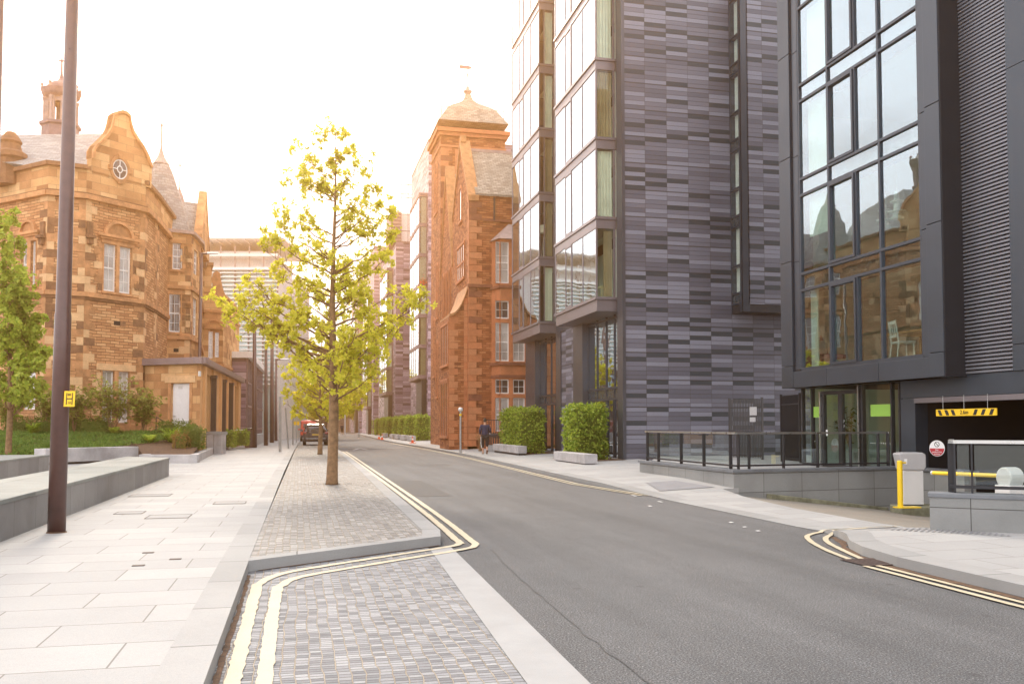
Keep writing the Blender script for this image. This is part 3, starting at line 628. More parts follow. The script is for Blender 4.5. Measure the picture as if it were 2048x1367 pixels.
# slightly recessed fin next to the corner, two-storey recess, pier, second recess
finu=(.0,fw(1233)); 
bx=SX-10.857  # bay projection
FBay=Fr((SX-bx,SY),(SX-bx,SY+30),(-1,0))
b1n=FBay.U(1192,500); b1f=FBay.U(1110,500); b2n=FBay.U(1078,500); b2f=FBay.U(1024,500)
mb=MB(); mb.fb(FW,.02,b1n-.02,-.2,TOPZ,-.5,-.03); mb.build('corner_fin','dark_metal_fin',apt)
sills=[5.78+2.94*k for k in range(6)]   # underside band of each bay storey
soff=5.36
zs0=FBay.Z(1192,621.5); zs1=FBay.Z(1192,595.7); st=(FBay.Z(1190,118)-FBay.Z(1192,595.7))/3
print('bay z',zs0,zs1,st,b1n,b1f,b2n,b2f)
for (bn,bf,key) in ((b1n,b1f,0),(b2n,b2f,1)):
    fr=MB(); side=Fr((SX-bx,SY+bn),(SX,SY+bn),(0,-1)); sl=side.len
    # soffit box
    m=MB(); m.box(SX-bx+.03,SX+.5,SY+bn+.03,SY+bf-.03,zs0,zs1-.04); m.build('bay_soffit','sill_metal' ,apt,bev=.01)
    cur=MB(); cur2=MB(); room=MB()
    for k in range(6):
        z0=zs1+st*k; z1=z0+st
        # sill band
        fr.box(SX-bx-.04,SX+.02,SY+bn-.04,SY+bf+.04,z0-.05,z0+.05)
        if k>0: 
            pass
        # spandrel under next floor
        fr.box(SX-bx+.01,SX+.02,SY+bn+.01,SY+bf-.01,z1-.36,z1-.05)
        fr.box(SX-bx-.01,SX+.02,SY+bn-.01,SY+bf+.01,z1-.40,z1-.36)
        # corner posts and mullions
        for (x,y) in ((SX-bx,SY+bn),(SX-bx,SY+bf-.06)): fr.box(x-.0,x+.06,y,y+.06,z0+.05,z1-.40)
        L_=bf-bn
        # photo: panes split at 1/3.. near pane wide, opening sash, far wide
        for t in (.30,.56,.72): 
            y=SY+bn+L_*t; fr.box(SX-bx,SX-bx+.05,y-.025,y+.025,z0+.05,z1-.40)
        ya=SY+bn+L_*.56+.025; yb=SY+bn+L_*.72-.025
        fr.box(SX-bx-.012,SX-bx+.03,ya,yb,z0+.05,z0+.16); fr.box(SX-bx-.012,SX-bx+.03,ya,yb,z1-.47,z1-.40)
        fr.box(SX-bx-.012,SX-bx+.03,ya,ya+.05,z0+.16,z1-.47)
        fr.box(SX-.10,SX-.03,SY+bn,SY+bn+.05,z0+.05,z1-.40)
        if key==1: fr.box(SX-bx+.24,SX-bx+.29,SY+bn+.01,SY+bn+.05,z0+.05,z1-.40)
        # rooms
        room.quad((SX+1.2,SY+bn+.05,z0+.05),(SX+1.2,SY+bf,z0+.05),(SX+1.2,SY+bf,z1-.4),(SX+1.2,SY+bn+.05,z1-.4))
        room.quad((SX-bx+.06,SY+bf-.08,z0+.05),(SX+1.2,SY+bf-.08,z0+.05),(SX+1.2,SY+bf-.08,z1-.4),(SX-bx+.06,SY+bf-.08,z1-.4))
        room.quad((SX-bx+.06,SY+bn+.06,z0+.055),(SX+1.2,SY+bn+.06,z0+.055),(SX+1.2,SY+bf,z0+.055),(SX-bx+.06,SY+bf,z0+.055))
        room.quad((SX,SY+bn+.06,z0+.05),(SX+1.2,SY+bn+.06,z0+.05),(SX+1.2,SY+bn+.06,z1-.4),(SX,SY+bn+.06,z1-.4))
        c=cur if (k+key)%2 or key==1 and k in(0,3,4) else cur2
        n=14; y=SY+bn+.14; xa=SX-bx+(.30 if key else .12); xb=SX-.12
        if (key,k) in ((0,0),(1,2),(1,1)): xa=xb-.34; c=cur2
        P=[(xa+(xb-xa)*i/n,y+.035*math.sin(i*2.2)) for i in range(n+1)]
        for a,b in zip(P,P[1:]): c.quad((a[0],a[1],z0+.1),(b[0],b[1],z0+.1),(b[0],b[1],z1-.45),(a[0],a[1],z1-.45))
    f=fr.build('bay_frame','sill_metal',apt)
    room.build('bay_room','room_wall',apt); cur.build('curtain','curtain',apt); cur2.build('curtain','curtain_olive',apt)
    for k in range(6):
        z0=zs1+st*k; z1=z0+st
        MB().quad((SX-bx+.02,SY+bn+.03,z0+.05),(SX-bx+.02,SY+bf-.03,z0+.05),(SX-bx+.02,SY+bf-.03,z1-.4),(SX-bx+.02,SY+bn+.03,z1-.4)).build('bay_window','glass_bay',apt)
        MB().quad((SX-bx+.03,SY+bn+.02,z0+.05),(SX-.03,SY+bn+.02,z0+.05),(SX-.03,SY+bn+.02,z1-.4),(SX-bx+.03,SY+bn+.02,z1-.4)).build('bay_side_pane','glass_side',apt)
# wall behind and between bays on the street side
mb=MB(); mb.box(SX+.02,SX+.4,SY+b1f-.02,SY+b2n+.02,zs0,TOPZ); mb.box(SX+.02,SX+.4,SY+b2f,SY+13.5,zs0,TOPZ); mb.build('street_wall','dark_metal_fin',apt)
# ground storeys under bays: recess with glazed entrance, piers, slate pier between
p1=fw(1107,760)
def gpier(u0,u1,m,name,d0=-.5,d1=0.): return MB().fb(FW,u0,u1,.0,zs0,d0,d1).build(name,m,apt)
u_f1=(fw(1165,760),fw(1146,760)); u_s=(fw(1144,760),fw(1121,760)); u_f2=(fw(1121,760),fw(1112,760)); u_f3=(fw(1070,760),fw(1053,760))
print('piers',u_f1,u_s,u_f2,u_f3)
gpier(u_f1[0],u_f1[1],'dark_metal_fin','pier',-1.4,.0)
MB().fb(FW,u_f1[1],u_f2[0],.0,zs0,-.5,-.05).build('slate_pier','slate_panels',apt)
gpier(u_f2[0],u_f2[1],'dark_metal_fin','pier',-.5,0.0)
gpier(u_f3[0],u_f3[1]+.2,'dark_metal_fin','pier',-1.4,0.0)
for (ua,ub) in ((b1n+.02,u_f1[0]),(u_f2[1],u_f3[0])):
    d=-.28
    MB().fb(FW,ua,ub+.02,.0,.22,-1.4,-.16).build('threshold','granite_cap',apt)
    fr=MB(); n=4
    us=[ua+(ub-ua)*t for t in (0,.22,.45,.72,1)]
    for u in us: fr.fb(FW,u-.03,u+.03,.2,zs0,d-.03,d+.04)
    for z in (.22,2.52,2.95,zs0-.12): fr.fb(FW,ua,ub,z-.04,z+.05,d-.028,d+.045)
    fr.fb(FW,us[1]+.03,us[1]+.11,.26,2.48,d-.02,d+.06); fr.fb(FW,us[2]-.11,us[2]-.03,.26,2.48,d-.02,d+.06)
    fr.build('shopfront_frame','dark_metal',apt)
    MB().fq(FW,ua,ub,.2,zs0,d).build('shopfront_pane','glass_bay',apt)
    MB().fq(FW,ua,ub,2.56,2.92,d+.012).build('spandrel','blue_dark',apt)
    r=MB(); r.fq(FW,ua+.02,ub-.02,.0,zs0,-3.2)
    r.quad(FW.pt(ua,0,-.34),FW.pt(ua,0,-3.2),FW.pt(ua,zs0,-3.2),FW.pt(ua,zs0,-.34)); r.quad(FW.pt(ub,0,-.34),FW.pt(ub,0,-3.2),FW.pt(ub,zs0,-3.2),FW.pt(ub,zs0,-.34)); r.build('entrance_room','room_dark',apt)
    c=MB(); uu=ua+.05
    for i in range(12): a=uu+i*.035; c.quad(FW.pt(a,3.0,d-.15-.03*(i%2)),FW.pt(a+.035,3.0,d-.15-.03*((i+1)%2)),FW.pt(a+.035,zs0-.15,d-.15-.03*((i+1)%2)),FW.pt(a,zs0-.15,d-.15-.03*(i%2)))
    c.build('curtain','curtain',apt)
MB().box(SX+.5,SX+14,SY+.5,SY+13.4,-.3,TOPZ-.05).build('core','dark_metal',apt) if False else None
MB().box(SX+.05,SX+10.4,SY+.45,SY+13.4,TOPZ-.3,TOPZ).build('roof','dark_metal',apt)
MB().box(SX+3.4,SX+10.4,SY+.45,SY+13.4,-.3,TOPZ-.3).build('core','dark_inside',apt)
mb=MB(); mb.box(SX+.02,SX+3.4,SY+13.3,SY+13.4,-.3,TOPZ-.3); mb.build('rear_wall','dark_metal',apt)
# small furniture seen in the bays
def chair(x,y,z,m,label,rot=0,grp=None,name='dining_chair',slats=3):
    t=thing(name,label,'chair',(0,0,0))
    s=MB(); s.box(-.21,.21,-.21,.21,.42,.47); s.build('seat',m,t,bev=.01)
    for sx in (-1,1):
        MB().tube([(sx*.19,.19,0),(sx*.18,.18,.42)],[.016,.02],6).build('leg',m,t)
        MB().tube([(sx*.19,-.25,0),(sx*.18,-.19,.45),(sx*.18,-.27,.98)],[.016,.022,.016],6).build('leg',m,t)
    b=MB(); b.box(-.17,.17,-.28,-.25,.88,.96); b.box(-.17,.17,-.245,-.22,.56,.62)
    for i in range(slats): xx=-.10+.2*i/max(1,slats-1); b.hexa([(xx-.022,-.225,.62),(xx+.022,-.225,.62),(xx+.022,-.24,.62),(xx-.022,-.24,.62),(xx-.022,-.26,.89),(xx+.022,-.26,.89),(xx+.022,-.275,.89),(xx-.022,-.275,.89)])
    b.build('backrest',m,t); t.location=(x,y,z); t.rotation_euler=(0,0,rot); return t
chair(SX-.28,SY+b1n+.62,zs1+.06,'chair_cream','cream upholstered dining chair behind the side pane of the lowest near glass bay',R(100),slats=5)
def floor_lamp(x,y,z,h,label,tripod,r=.2):
    t=thing('floor_lamp',label,'lamp',(x,y,z)); m=MB()
    if tripod:
        for a in (0,2.1,4.2): m.tube([(x+.2*math.cos(a),y+.2*math.sin(a),z),(x,y,z+h-.35)],.008,5)
    else: m.tube([(x,y,z),(x,y,z+h-.1)],.02,6); m.lathe(x,y,[(.14,z),(.14,z+.02)],12)
    m.build('stand','steel',t)
    s=MB()
    if tripod: s.lathe(x,y,[(r,z+h-.36),(r*.95,z+h)],14)
    else: s.lathe(x,y,[(.05,z+h-.14),(r*1.25,z+h-.06),(r*1.2,z+h-.03),(.05,z+h)],14)
    s.build('lamp_shade','lamp_shade',t); return t
floor_lamp(SX-.42,SY+b2n+.45,zs1+st+.06,1.55,'tripod floor lamp with beaded drum shade in the far glass bay',True,.19)
floor_lamp(SX-.45,SY+b1n+.45,zs1+2*st+.06,.75,'low disc-topped lamp standing in the third-storey near glass bay',False,.24)
t=thing('side_table','small pale rounded table lamp block behind the pane of the second near bay','table',(SX-.3,SY+b1n+.4,zs1+st))
MB().box(SX-.42,SX-.1,SY+b1n+.3,SY+b1n+.6,zs1+st+.06,zs1+st+.5).build('body','lamp_shade',t,bev=.06); MB().lathe(SX-.25,SY+b1n+.45,[(.05,zs1+st+.5),(.09,zs1+st+.6),(.03,zs1+st+.72)],10).build('vase','chair_white',t)
# ---- oriel on the end wall
ox=16.05; oy=30.45; ozb=FS.Z(1470,628)-.02
t=apt; FO=Fr((ox,oy),(ox,SY),(-1,0)); FOf=Fr((ox,oy),(ox+3,oy),(0,-1))
MB().fb(FOf,.26,3,ozb+.30,TOPZ,-.9,0).build('oriel_wall','slate_panels',t)
MB().box(ox+.02,ox+3,oy+.02,SY,ozb,ozb+.30).build('oriel_base','black_metal',t)
fr=MB(); fr.fb(FO,0,.05,ozb,TOPZ,-.3,.0); fr.fb(FO,SY-oy-.07,SY-oy,ozb,TOPZ,-.3,0); fr.box(ox,ox+.26,oy-.012,oy+.2,ozb,TOPZ)
olev=[FO.Z(1486,y) for y in (600,566,504,456,398,367,304,253,190,137,110,60,40)]
lv=sorted(set([ozb+.35+2.94*k+d for k in range(7) for d in (0,.40,1.45)]))
for z in lv: fr.fb(FO,.05,SY-oy-.07,z-.035,z+.035,-.3,-.001)
fr.build('oriel_frame','dark_metal',t)
for k in range(6):
    b=ozb+.35+2.94*k
    MB().fq(FO,.05,SY-oy-.07,b+.43,b+2.90,-.03).build('oriel_pane','glass_pale',t)
    MB().fq(FO,.05,SY-oy-.07,b+.03,b+.37,-.03).build('oriel_spandrel','blue_dark',t)
MB().box(ox+.2,ox+.5,oy+.05,SY-.02,ozb+.3,TOPZ).build('oriel_curtain','curtain',t)
MB().fb(FS,.10,10.4,TOPZ,TOPZ+.12,-.5,.06).build('coping','dark_metal',t)
# ======================= RIGHT SIDE: METAL-FRAMED GLASS BUILDING =======================
gb=thing('glass_front_building','black metal-framed building with a tall gridded window, louvred wall and garage opening','building',(15.5,18,0))
XF=13.6; XG=14.15
FF=Fr((XF,24.6),(XF,4),(-1,0)); FG=Fr((XG,24.6),(XG,4),(-1,0))
U=lambda px,py=400: FF.U(px,py)
zb=FF.Z(1859,754.5); ztop=17.5
uL0,uL1,uL2=U(1560,500),U(1582,500),U(1592,300)
uR0,uR1=U(1836,300),U(1879,300)
zsill=FF.Z(1838,712); 
print('FB',zb,zsill,uL0,uL1,uL2,uR0,uR1,[FF.Z(1833,y) for y in (8,46,237,280,475,516,711)])
fz=FF.Z(1838,716)
# outer frame, panel joints as real gaps
def panels(mb,F,u0,u1,zsplit,d0,d1,g=.008):
    for a,b in zip(zsplit,zsplit[1:]): mb.fb(F,u0,u1,a+g,b-g,d0,d1)
fm=MB()
panels(fm,FF,uL0,uL1,[zb,FF.Z(1570,700) if False else zb+.62,zb+3.6,zb+6.6,zb+9.6,ztop],-.5,0)
panels(fm,FF,uL1+.06,uL2,[zsill,zb+3.55,zb+6.55,zb+9.55,ztop],-.5,-.06)
panels(fm,FF,U(1849,300),uR1,[zb,zb+.62 if False else FF.Z(1870,705),FF.Z(1870,445),FF.Z(1870,205),zb+11,ztop],-.55,0)
panels(fm,FF,uR0,U(1849,300)-.0,[fz,FF.Z(1840,460),FF.Z(1840,225),ztop],-.5,-.05)
us=[uL1,U(1652,770),U(1756,770),U(1858,760)]
for a,b in zip(us,us[1:]): fm.fb(FF,a+.008,b-.008,zb,fz,-.5,-.01)
fm.build('frame','dark_metal',gb,bev=.006)
MB().fb(FF,uL0,uR1,zb+.02,ztop,-1.2,-.55).build('backing','black_metal',gb) if False else None
bk=MB(); bk.fb(FF,uL1-.1,uL1+.1,zb+.02,ztop,-.5,-.12); bk.fb(FF,uL0+.02,uR1-.02,zb+.03,fz-.02,-.55,-.05); bk.fb(FF,uL0+.02,uL2-.05,zb+.05,ztop,-.5,-.08); bk.fb(FF,uR0+.05,uR1-.02,zb+.05,ztop,-.55,-.08); bk.build('joint_backing','black_metal',gb)
# dark return towards the louvres
rt=MB(); rt.fb(FF,uR1,uR1+.03,zb,ztop,-.55,-.02); rt.fb(FG,FG.U(1903,400),FG.U(1922,400)+.0,zb,ztop,-.3,.12) ; rt.build('return_panel','black_metal',gb)
# window grid
md=[U(x,300) for x in (1593,1650,1705,1752,1833)]
zz=[FF.Z(1833,y) for y in (711,516,475,280,237,46,8)]; stg=(zz[2]-zz[0]); 
fr=MB(); dg=-.10
levels=[]
for k in range(5):
    b=zsill+stg*k; levels.append((b,b+stg-(zz[2]-zz[1]),b+stg))
u0,u1=md[0]-.02,md[4]+.02
sw=.035
for u in (md[0],md[1],md[3],md[4]): fr.fb(FF,u-sw,u+sw,zsill,ztop,dg-.1,dg+.03)
fr.fb(FF,u0,u1,zsill-.05,zsill+.05,dg-.1,dg+.035)
for b,s0,s1 in levels:
    for z in (s0,s1): fr.fb(FF,u0,u1,z-.035,z+.035,dg-.099,dg+.034)
    # opening sash between md[1] and md[2], mullion at md[2]
    fr.fb(FF,md[2]-.05,md[2]+.02,b,s0,dg-.1,dg+.028)
    a,c=md[1]+.035,md[2]-.05
    for q in ((a,a+.07,b+.04,s0-.04),(c-.07,c,b+.04,s0-.04)): fr.fb(FF,q[0],q[1],q[2],q[3],dg-.05,dg+.06)
    for q in ((a+.07,c-.07,b+.04,b+.11),(a+.07,c-.07,s0-.11,s0-.04)): fr.fb(FF,q[0],q[1],q[2],q[3],dg-.05,dg+.06)
fr.build('window_frame','dark_metal',gb)
for b,s0,s1 in levels:
    for a,c in ((md[0],md[1]),(md[1],md[2]),(md[2],md[3]),(md[3],md[4])): MB().fq(FF,a,c,b,s0,dg-.02).build('window_pane','glass_clear',gb)
    for a,c in ((md[0],md[1]),(md[1],md[3]),(md[3],md[4])): MB().fq(FF,a,c,s0,s1,dg-.02).build('spandrel_pane','glass_clear',gb); 
sp=MB()
for b,s0,s1 in levels: sp.fb(FF,u0,u1,s0+.02,s1-.02,dg-.6,dg-.12)
sp.build('floor_edge','blue_dark',gb)
# interior: walls, curtains, furniture
rm=MB(); D0=-4.2
for b,s0,s1 in levels:
    rm.fq(FF,uL0+.1,u1+.3,b-.1,s0+.1,D0); rm.quad(FF.pt(uL0+.12,b,dg-.12),FF.pt(uL0+.12,b,D0),FF.pt(uL0+.12,s0,D0),FF.pt(uL0+.12,s0,dg-.12)); rm.quad(FF.pt(u1+.28,b,dg-.12),FF.pt(u1+.28,b,D0),FF.pt(u1+.28,s0,D0),FF.pt(u1+.28,s0,dg-.12))
    rm.quad(FF.pt(uL0+.12,b+.01,dg-.12),FF.pt(u1+.28,b+.01,dg-.12),FF.pt(u1+.28,b+.01,D0),FF.pt(uL0+.12,b+.01,D0)); rm.quad(FF.pt(uL0+.12,s0-.0,dg-.6),FF.pt(u1+.28,s0-.0,dg-.6),FF.pt(u1+.28,s0,D0),FF.pt(uL0+.12,s0,D0))
rm.build('interior','room_wall',gb)
cu=MB(); random.seed(3)
for k,(b,s0,s1) in enumerate(levels):
    a=md[0]+.05; wd=[.35,.95,1.0,.9,.8][k]
    n=16; zlo=b+.03 if k!=1 else b+1.05
    for i in range(n):
        x0=a+wd*i/n; x1=a+wd*(i+1)/n
        cu.quad(FF.pt(x0,zlo,dg-.25-.05*(i%2)),FF.pt(x1,zlo,dg-.25-.05*((i+1)%2)),FF.pt(x1,s0,dg-.25-.05*((i+1)%2)),FF.pt(x0,s0,dg-.25-.05*(i%2)))
cu.build('curtain','curtain',gb)
# mass behind
MB().fb(FF,uL0+.02,uR1+14,zb,ztop,-9,D0-.1).build('core','dark_metal',gb)
MB().fb(FF,uL0+.0,uL0+.05,zb,ztop,-9,-.5).build('end_wall','dark_metal_fin',gb)
MB().fb(FF,uL0,uR1,zb+.0,zb+.04,-.56,-.02).build('soffit','dark_metal',gb)
MB().fb(FF,uL0-.02,uR1+14,ztop,ztop+.2,-9,.03).build('roof','dark_metal',gb)
# louvre wall
V=lambda px,py=600: FG.U(px,py)
lz0=FG.Z(1975,745); v0=V(1923,500); v1=V(2024,500)
lv=MB(); z=lz0; pitch=.083
while z<ztop:
    lv.add([FG.pt(v0,z,-.04),FG.pt(v1,z,-.04),FG.pt(v1,z+.012,.03),FG.pt(v0,z+.012,.03),FG.pt(v1,z+.052,.03),FG.pt(v0,z+.052,.03),FG.pt(v1,z+.066,-.04),FG.pt(v0,z+.066,-.04)],[(0,1,2,3),(3,2,4,5),(5,4,6,7)])
    z+=pitch
lo=lv.build('louvres','louvre',gb)
MB().fb(FG,v0-.2,v1+.2,lz0-.0,ztop,-.3,-.06).build('louvre_backing','black_metal',gb)
pn=MB(); panels(pn,FG,v1,v1+6,[FG.Z(2040,741),FG.Z(2036,688),FG.Z(2035,130),ztop],-.3,.05); pn.build('side_panel','dark_metal',gb)
# band over the garage, garage jamb
vj=V(1830,850); zg=FG.Z(1990,800); zband=FG.Z(1990,788)
MB().fb(FG,V(1801,800),v1+6,zband,lz0-.01,-.35,.0).build('lintel','dark_metal',gb)
MB().fb(FG,vj,v1+6,zg,zband-.01,-.35,.02).build('lintel_edge','sill_metal',gb)
MB().fb(FG,V(1801,850),vj,-.2,zband-.01,-.35,-.01).build('jamb','dark_metal',gb)
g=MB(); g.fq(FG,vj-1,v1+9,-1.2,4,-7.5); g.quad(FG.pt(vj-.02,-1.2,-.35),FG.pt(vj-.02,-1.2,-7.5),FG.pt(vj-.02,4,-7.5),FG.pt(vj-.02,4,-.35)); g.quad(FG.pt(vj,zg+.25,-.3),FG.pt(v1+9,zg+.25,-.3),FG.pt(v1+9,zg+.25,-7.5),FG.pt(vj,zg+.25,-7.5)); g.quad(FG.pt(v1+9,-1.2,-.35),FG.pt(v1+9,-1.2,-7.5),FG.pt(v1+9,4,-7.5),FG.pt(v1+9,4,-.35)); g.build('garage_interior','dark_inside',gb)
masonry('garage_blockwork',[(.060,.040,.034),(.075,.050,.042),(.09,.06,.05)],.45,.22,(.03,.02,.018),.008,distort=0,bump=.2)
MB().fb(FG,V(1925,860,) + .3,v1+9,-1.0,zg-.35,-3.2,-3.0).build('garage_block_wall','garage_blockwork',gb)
# entrance glazing at ground level
e=[V(x,850) for x in (1603,1622,1644,1720,1733,1781,1797)]
dz=.36
fr=MB()
for u,wd in ((e[0],.05),(e[1],.06),(e[3]+.04,.10),(e[5],.05),(e[6],.05)): fr.fb(FG,u-wd/2,u+wd/2,dz,zb+.05,-.12,-.02)
fr.fb(FG,e[0],e[6],dz,dz+.08,-.11,-.021)
fr.build('entrance_frame','black_metal',gb)
for a,b in ((e[0],e[1]),(e[1],e[2]),(e[4],e[5]),(e[5],e[6])): MB().fq(FG,a,b,dz+.05,zb+.1,-.07).build('entrance_pane','glass_entrance',gb)
gf=MB(); zf0,zf1=FG.Z(1760,832),FG.Z(1760,808)
gf.fq(FG,e[1]+.05,e[2]-.03,zf0,zf1,-.055); gf.fq(FG,e[4]+.1,e[5]-.04,zf0,zf1,-.055); gf.build('green_band','green_film',gb)
dots=MB()
for a,b in ((e[1],e[2]),(e[4],e[5])):
    u=a+.08
    while u<b-.03: dots.fb(FG,u-.012,u+.012,dz+.68,dz+.705,-.066,-.060); u+=.085
dots.build('safety_dots','white_paint',gb)
dr=MB(); a,b=e[2]+.0,e[3]; zt=zb-.12
for q in ((a,a+.10,dz,zt),(b-.10,b,dz,zt),((a+b)/2-.10,(a+b)/2+.08,dz+.05,zt-.08)): dr.fb(FG,*q,-.09,.0)
dr.fb(FG,a+.1,b-.1,zt-.10,zt,-.09,-.001); dr.fb(FG,a+.1,b-.1,dz,dz+.08,-.09,-.001)
door=dr.build('entrance_door','black_metal',gb)
MB().fq(FG,a+.1,b-.1,dz+.08,zt-.1,-.05).build('door_pane','glass_entrance',door)
MB().fb(FG,a-.06,a-.01,dz+.02,zt,-.04,.05).build('door_handle','steel',door); MB().fb(FG,b-.05,b-.02,dz+.05,zt+.1,.01,.04).build('closer_rod','steel',door)
sg=MB()
for i in range(6): sg.fb(FG,(a+b)/2-.18+.02*(i%2),(a+b)/2+.13-.03*(i%3),1.62+.045*i*-1,1.635+.045*i*-1,-.048,-.044)
sg.build('door_lettering','white_paint',door)
MB().fb(FG,a+.12,a+.2,dz+.85,dz+1.02,-.048,-.044).build('door_notice','white_paint',door)
r=MB(); r.fq(FG,e[0],e[6]+.1,.2,zb,-4.5); r.quad(FG.pt(e[0],dz-.01,-.1),FG.pt(e[6]+.1,dz-.01,-.1),FG.pt(e[6]+.1,dz-.01,-4.5),FG.pt(e[0],dz-.01,-4.5)); r.quad(FG.pt(e[6]+.1,dz,-.3),FG.pt(e[6]+.1,dz,-4.5),FG.pt(e[6]+.1,zb,-4.5),FG.pt(e[6]+.1,zb,-.3)); r.quad(FG.pt(e[0]-.02,dz,-.3),FG.pt(e[0]-.02,dz,-4.5),FG.pt(e[0]-.02,zb,-4.5),FG.pt(e[0]-.02,zb,-.3)); r.build('lobby','room_wall',gb)
ls=MB(); ls.fb(FG,e[4]+.35,e[4]+.55,zb-.30,zb-.24,-1.6,-1.4); ls.fb(FG,e[5]+.1,e[5]+.2,zb-.30,zb-.24,-1.6,-1.5)
mm,tt,bb=node_mat('lobby_light'); bb.inputs['Emission Color'].default_value=(1,.85,.5,1); bb.inputs['Emission Strength'].default_value=14
ls.build('lobby_light','lobby_light',gb)
MB().fb(FG,e[4]+.7,e[4]+.95,zb-.42,zb-.26,-1.62,-1.58).build('exit_sign','exit_green',gb)
# plant inside the lobby
def leaf_quad(mb,p,d,n,l,wd):
    d=d.normalized(); s=d.cross(n)
    if s.length<1e-4: s=d.cross(Vector((.3,.5,.8)))
    s=s.normalized(); mb.add([p,p+d*l*.35+s*wd*.5,p+d*l*.75+s*wd*.42,p+d*l,p+d*l*.75-s*wd*.42,p+d*l*.35-s*wd*.5],[(0,1,2,3,4,5)])
rng=random.Random(11)
pp=FG.pt(FG.U(1700,850,-1.1),dz,-1.1)
t=thing('potted_plant','broad-leaved dark potted plant behind the glass entrance doors','plant',pp)
MB().lathe(pp.x,pp.y,[(.16,dz),(.2,dz+.02),(.24,dz+.4),(.22,dz+.4)],14).build('pot','cabinet_grey',t)
st_=MB(); lf=MB()
for i in range(9):
    a=rng.uniform(0,6.28); top=pp+Vector((math.cos(a)*rng.uniform(.05,.38),math.sin(a)*rng.uniform(.05,.3),rng.uniform(.8,1.55)))
    st_.tube([pp+Vector((0,0,.38)),(pp+top)/2+Vector((0,0,.25)),top],[.012,.01,.006],5)
    for j in range(16):
        b=rng.uniform(0,6.28); leaf_quad(lf,top+Vector((rng.gauss(0,.08),rng.gauss(0,.08),rng.gauss(-.05,.12))),Vector((math.cos(b),math.sin(b),rng.uniform(-.6,.3))),Vector((0,0,1)),rng.uniform(.16,.26),.08)
st_.build('stem','twig_brown',t); lf.build('foliage','leaf_box',t)
# furniture behind the lowest big window
zfl=zsill+.02
cw=FF.pt(FF.U(1806,700,-.75),zfl,-.75)
chair(cw.x,cw.y,zfl,'chair_white','white slat-backed dining chair inside the first-floor corner of the gridded window',R(-100),slats=3)
t=thing('dining_table','light wooden table beside the white chair behind the gridded window','table',(cw.x+.6,cw.y+.4,zfl))
tp=FF.pt(FF.U(1792,690,-1.3),zfl,-1.3); tp.z=0
MB().box(tp.x-.3,tp.x+.9,tp.y-1.5,tp.y+.15,zfl+.72,zfl+.76).build('table_top','wood',t,bev=.005)
for sx,sy in ((-.25,.08),(.8,.08),(-.25,-1.4),(.8,-1.4)): MB().box(tp.x+sx-.03,tp.x+sx+.03,tp.y+sy-.03,tp.y+sy+.03,zfl,zfl+.72).build('leg','wood',t)
lg=FF.pt(FF.U(1636,720,-.9),zfl,-.9)
t=thing('lounge_chair','purple upholstered reclining lounge chair behind the lowest left pane of the gridded window','chair',lg)
m=MB(); m.fprism(Fr((lg.x,lg.y),(lg.x,lg.y-1),(-1,0)),[(a_,b_+zfl) for a_,b_ in ((-.35,1.0),(-.25,1.05),(.12,.42),(.95,.40),(.95,.28),(.05,.26))],-.3,.3); m.build('seat','purple_fabric',t,bev=.03)
MB().fprism(Fr((lg.x,lg.y),(lg.x,lg.y-1),(-1,0)),[(a_,b_+zfl) for a_,b_ in ((-.08,.85),(.05,.86),(.2,.48),(.08,.46))],-.2,.31).build('cushion','chair_white',t,bev=.03)
for dx in (0,.8): MB().tube([(lg.x,lg.y-dx,zfl),(lg.x,lg.y-dx,zfl+.3)],.015,6).build('leg','steel',t)
for k,(px,dpt) in enumerate(((1795,-1.0),(1770,-1.3))):
    lp=FF.pt(FF.U(px,480,dpt),0,dpt); z=levels[1][1]-.05; t=thing('pendant_lamp',('nearer' if k==0 else 'farther')+' white tiered pendant lamp hanging behind the second-floor gridded window','lamp',(lp.x,lp.y,z))
    MB().tube([(lp.x,lp.y,z),(lp.x,lp.y,z-.5)],.006,5).build('cord','white_paint',t)
    s=MB(); s.lathe(lp.x,lp.y,[(.05,z-.5),(.07,z-.72),(.17,z-.76),(.17,z-.79),(.08,z-.80),(.08,z-.98),(.22,z-1.02),(.22,z-1.05),(.10,z-1.06),(.10,z-1.14),(.17,z-1.18),(.15,z-1.22)],16); s.build('lamp_shade','chair_white',t,smooth=False)
# ---- terrace
TZ=.36
wallA0=Vector((9.44,18.42)); wallA1=Vector((9.44,24.0)); wallB1=Vector((14.15,19.05))
o=MB().prism([(9.6,18.6),(14.4,19.2),(19,19.2),(19,31.3),(13,31.3),(9.6,24.2)],.0,TZ).build('terrace','paving_slab'); struct(o)
pa=thing('parapet_wall','grey granite-faced parapet wall with darker cap around the entrance terrace','wall',(wallA0.x,wallA0.y,0))
m=MB(); m.prism([(9.44,24.1),(9.44,18.42),(9.74,18.72),(9.74,24.1)],-.1,.45); m.prism([(9.44,18.42),(14.15,19.05),(14.15,19.35),(9.74,18.72)],-1.2,.45); m.prism([(14.15,19.05),(14.15,16.9),(14.45,16.9),(14.45,19.3)],-1.2,.45); m.build('panels','granite_panel',pa)
MB().prism([(9.40,24.15),(9.40,18.38),(14.19,19.01),(14.11,16.85),(14.49,16.85),(14.5,19.35),(9.78,18.76),(9.78,24.15)],.45,.51).build('cap','granite_cap',pa,bev=.01) if False else None
c=MB(); c.prism([(9.40,24.15),(9.40,18.37),(9.78,18.76),(9.78,24.15)],.45,.51); c.prism([(9.402,18.372),(14.10,19.0),(14.10,19.4),(9.782,18.76)],.452,.512); c.prism([(14.10,19.4),(14.10,16.86),(14.5,16.86),(14.5,19.4)],.448,.508); c.build('cap','granite_cap',pa)
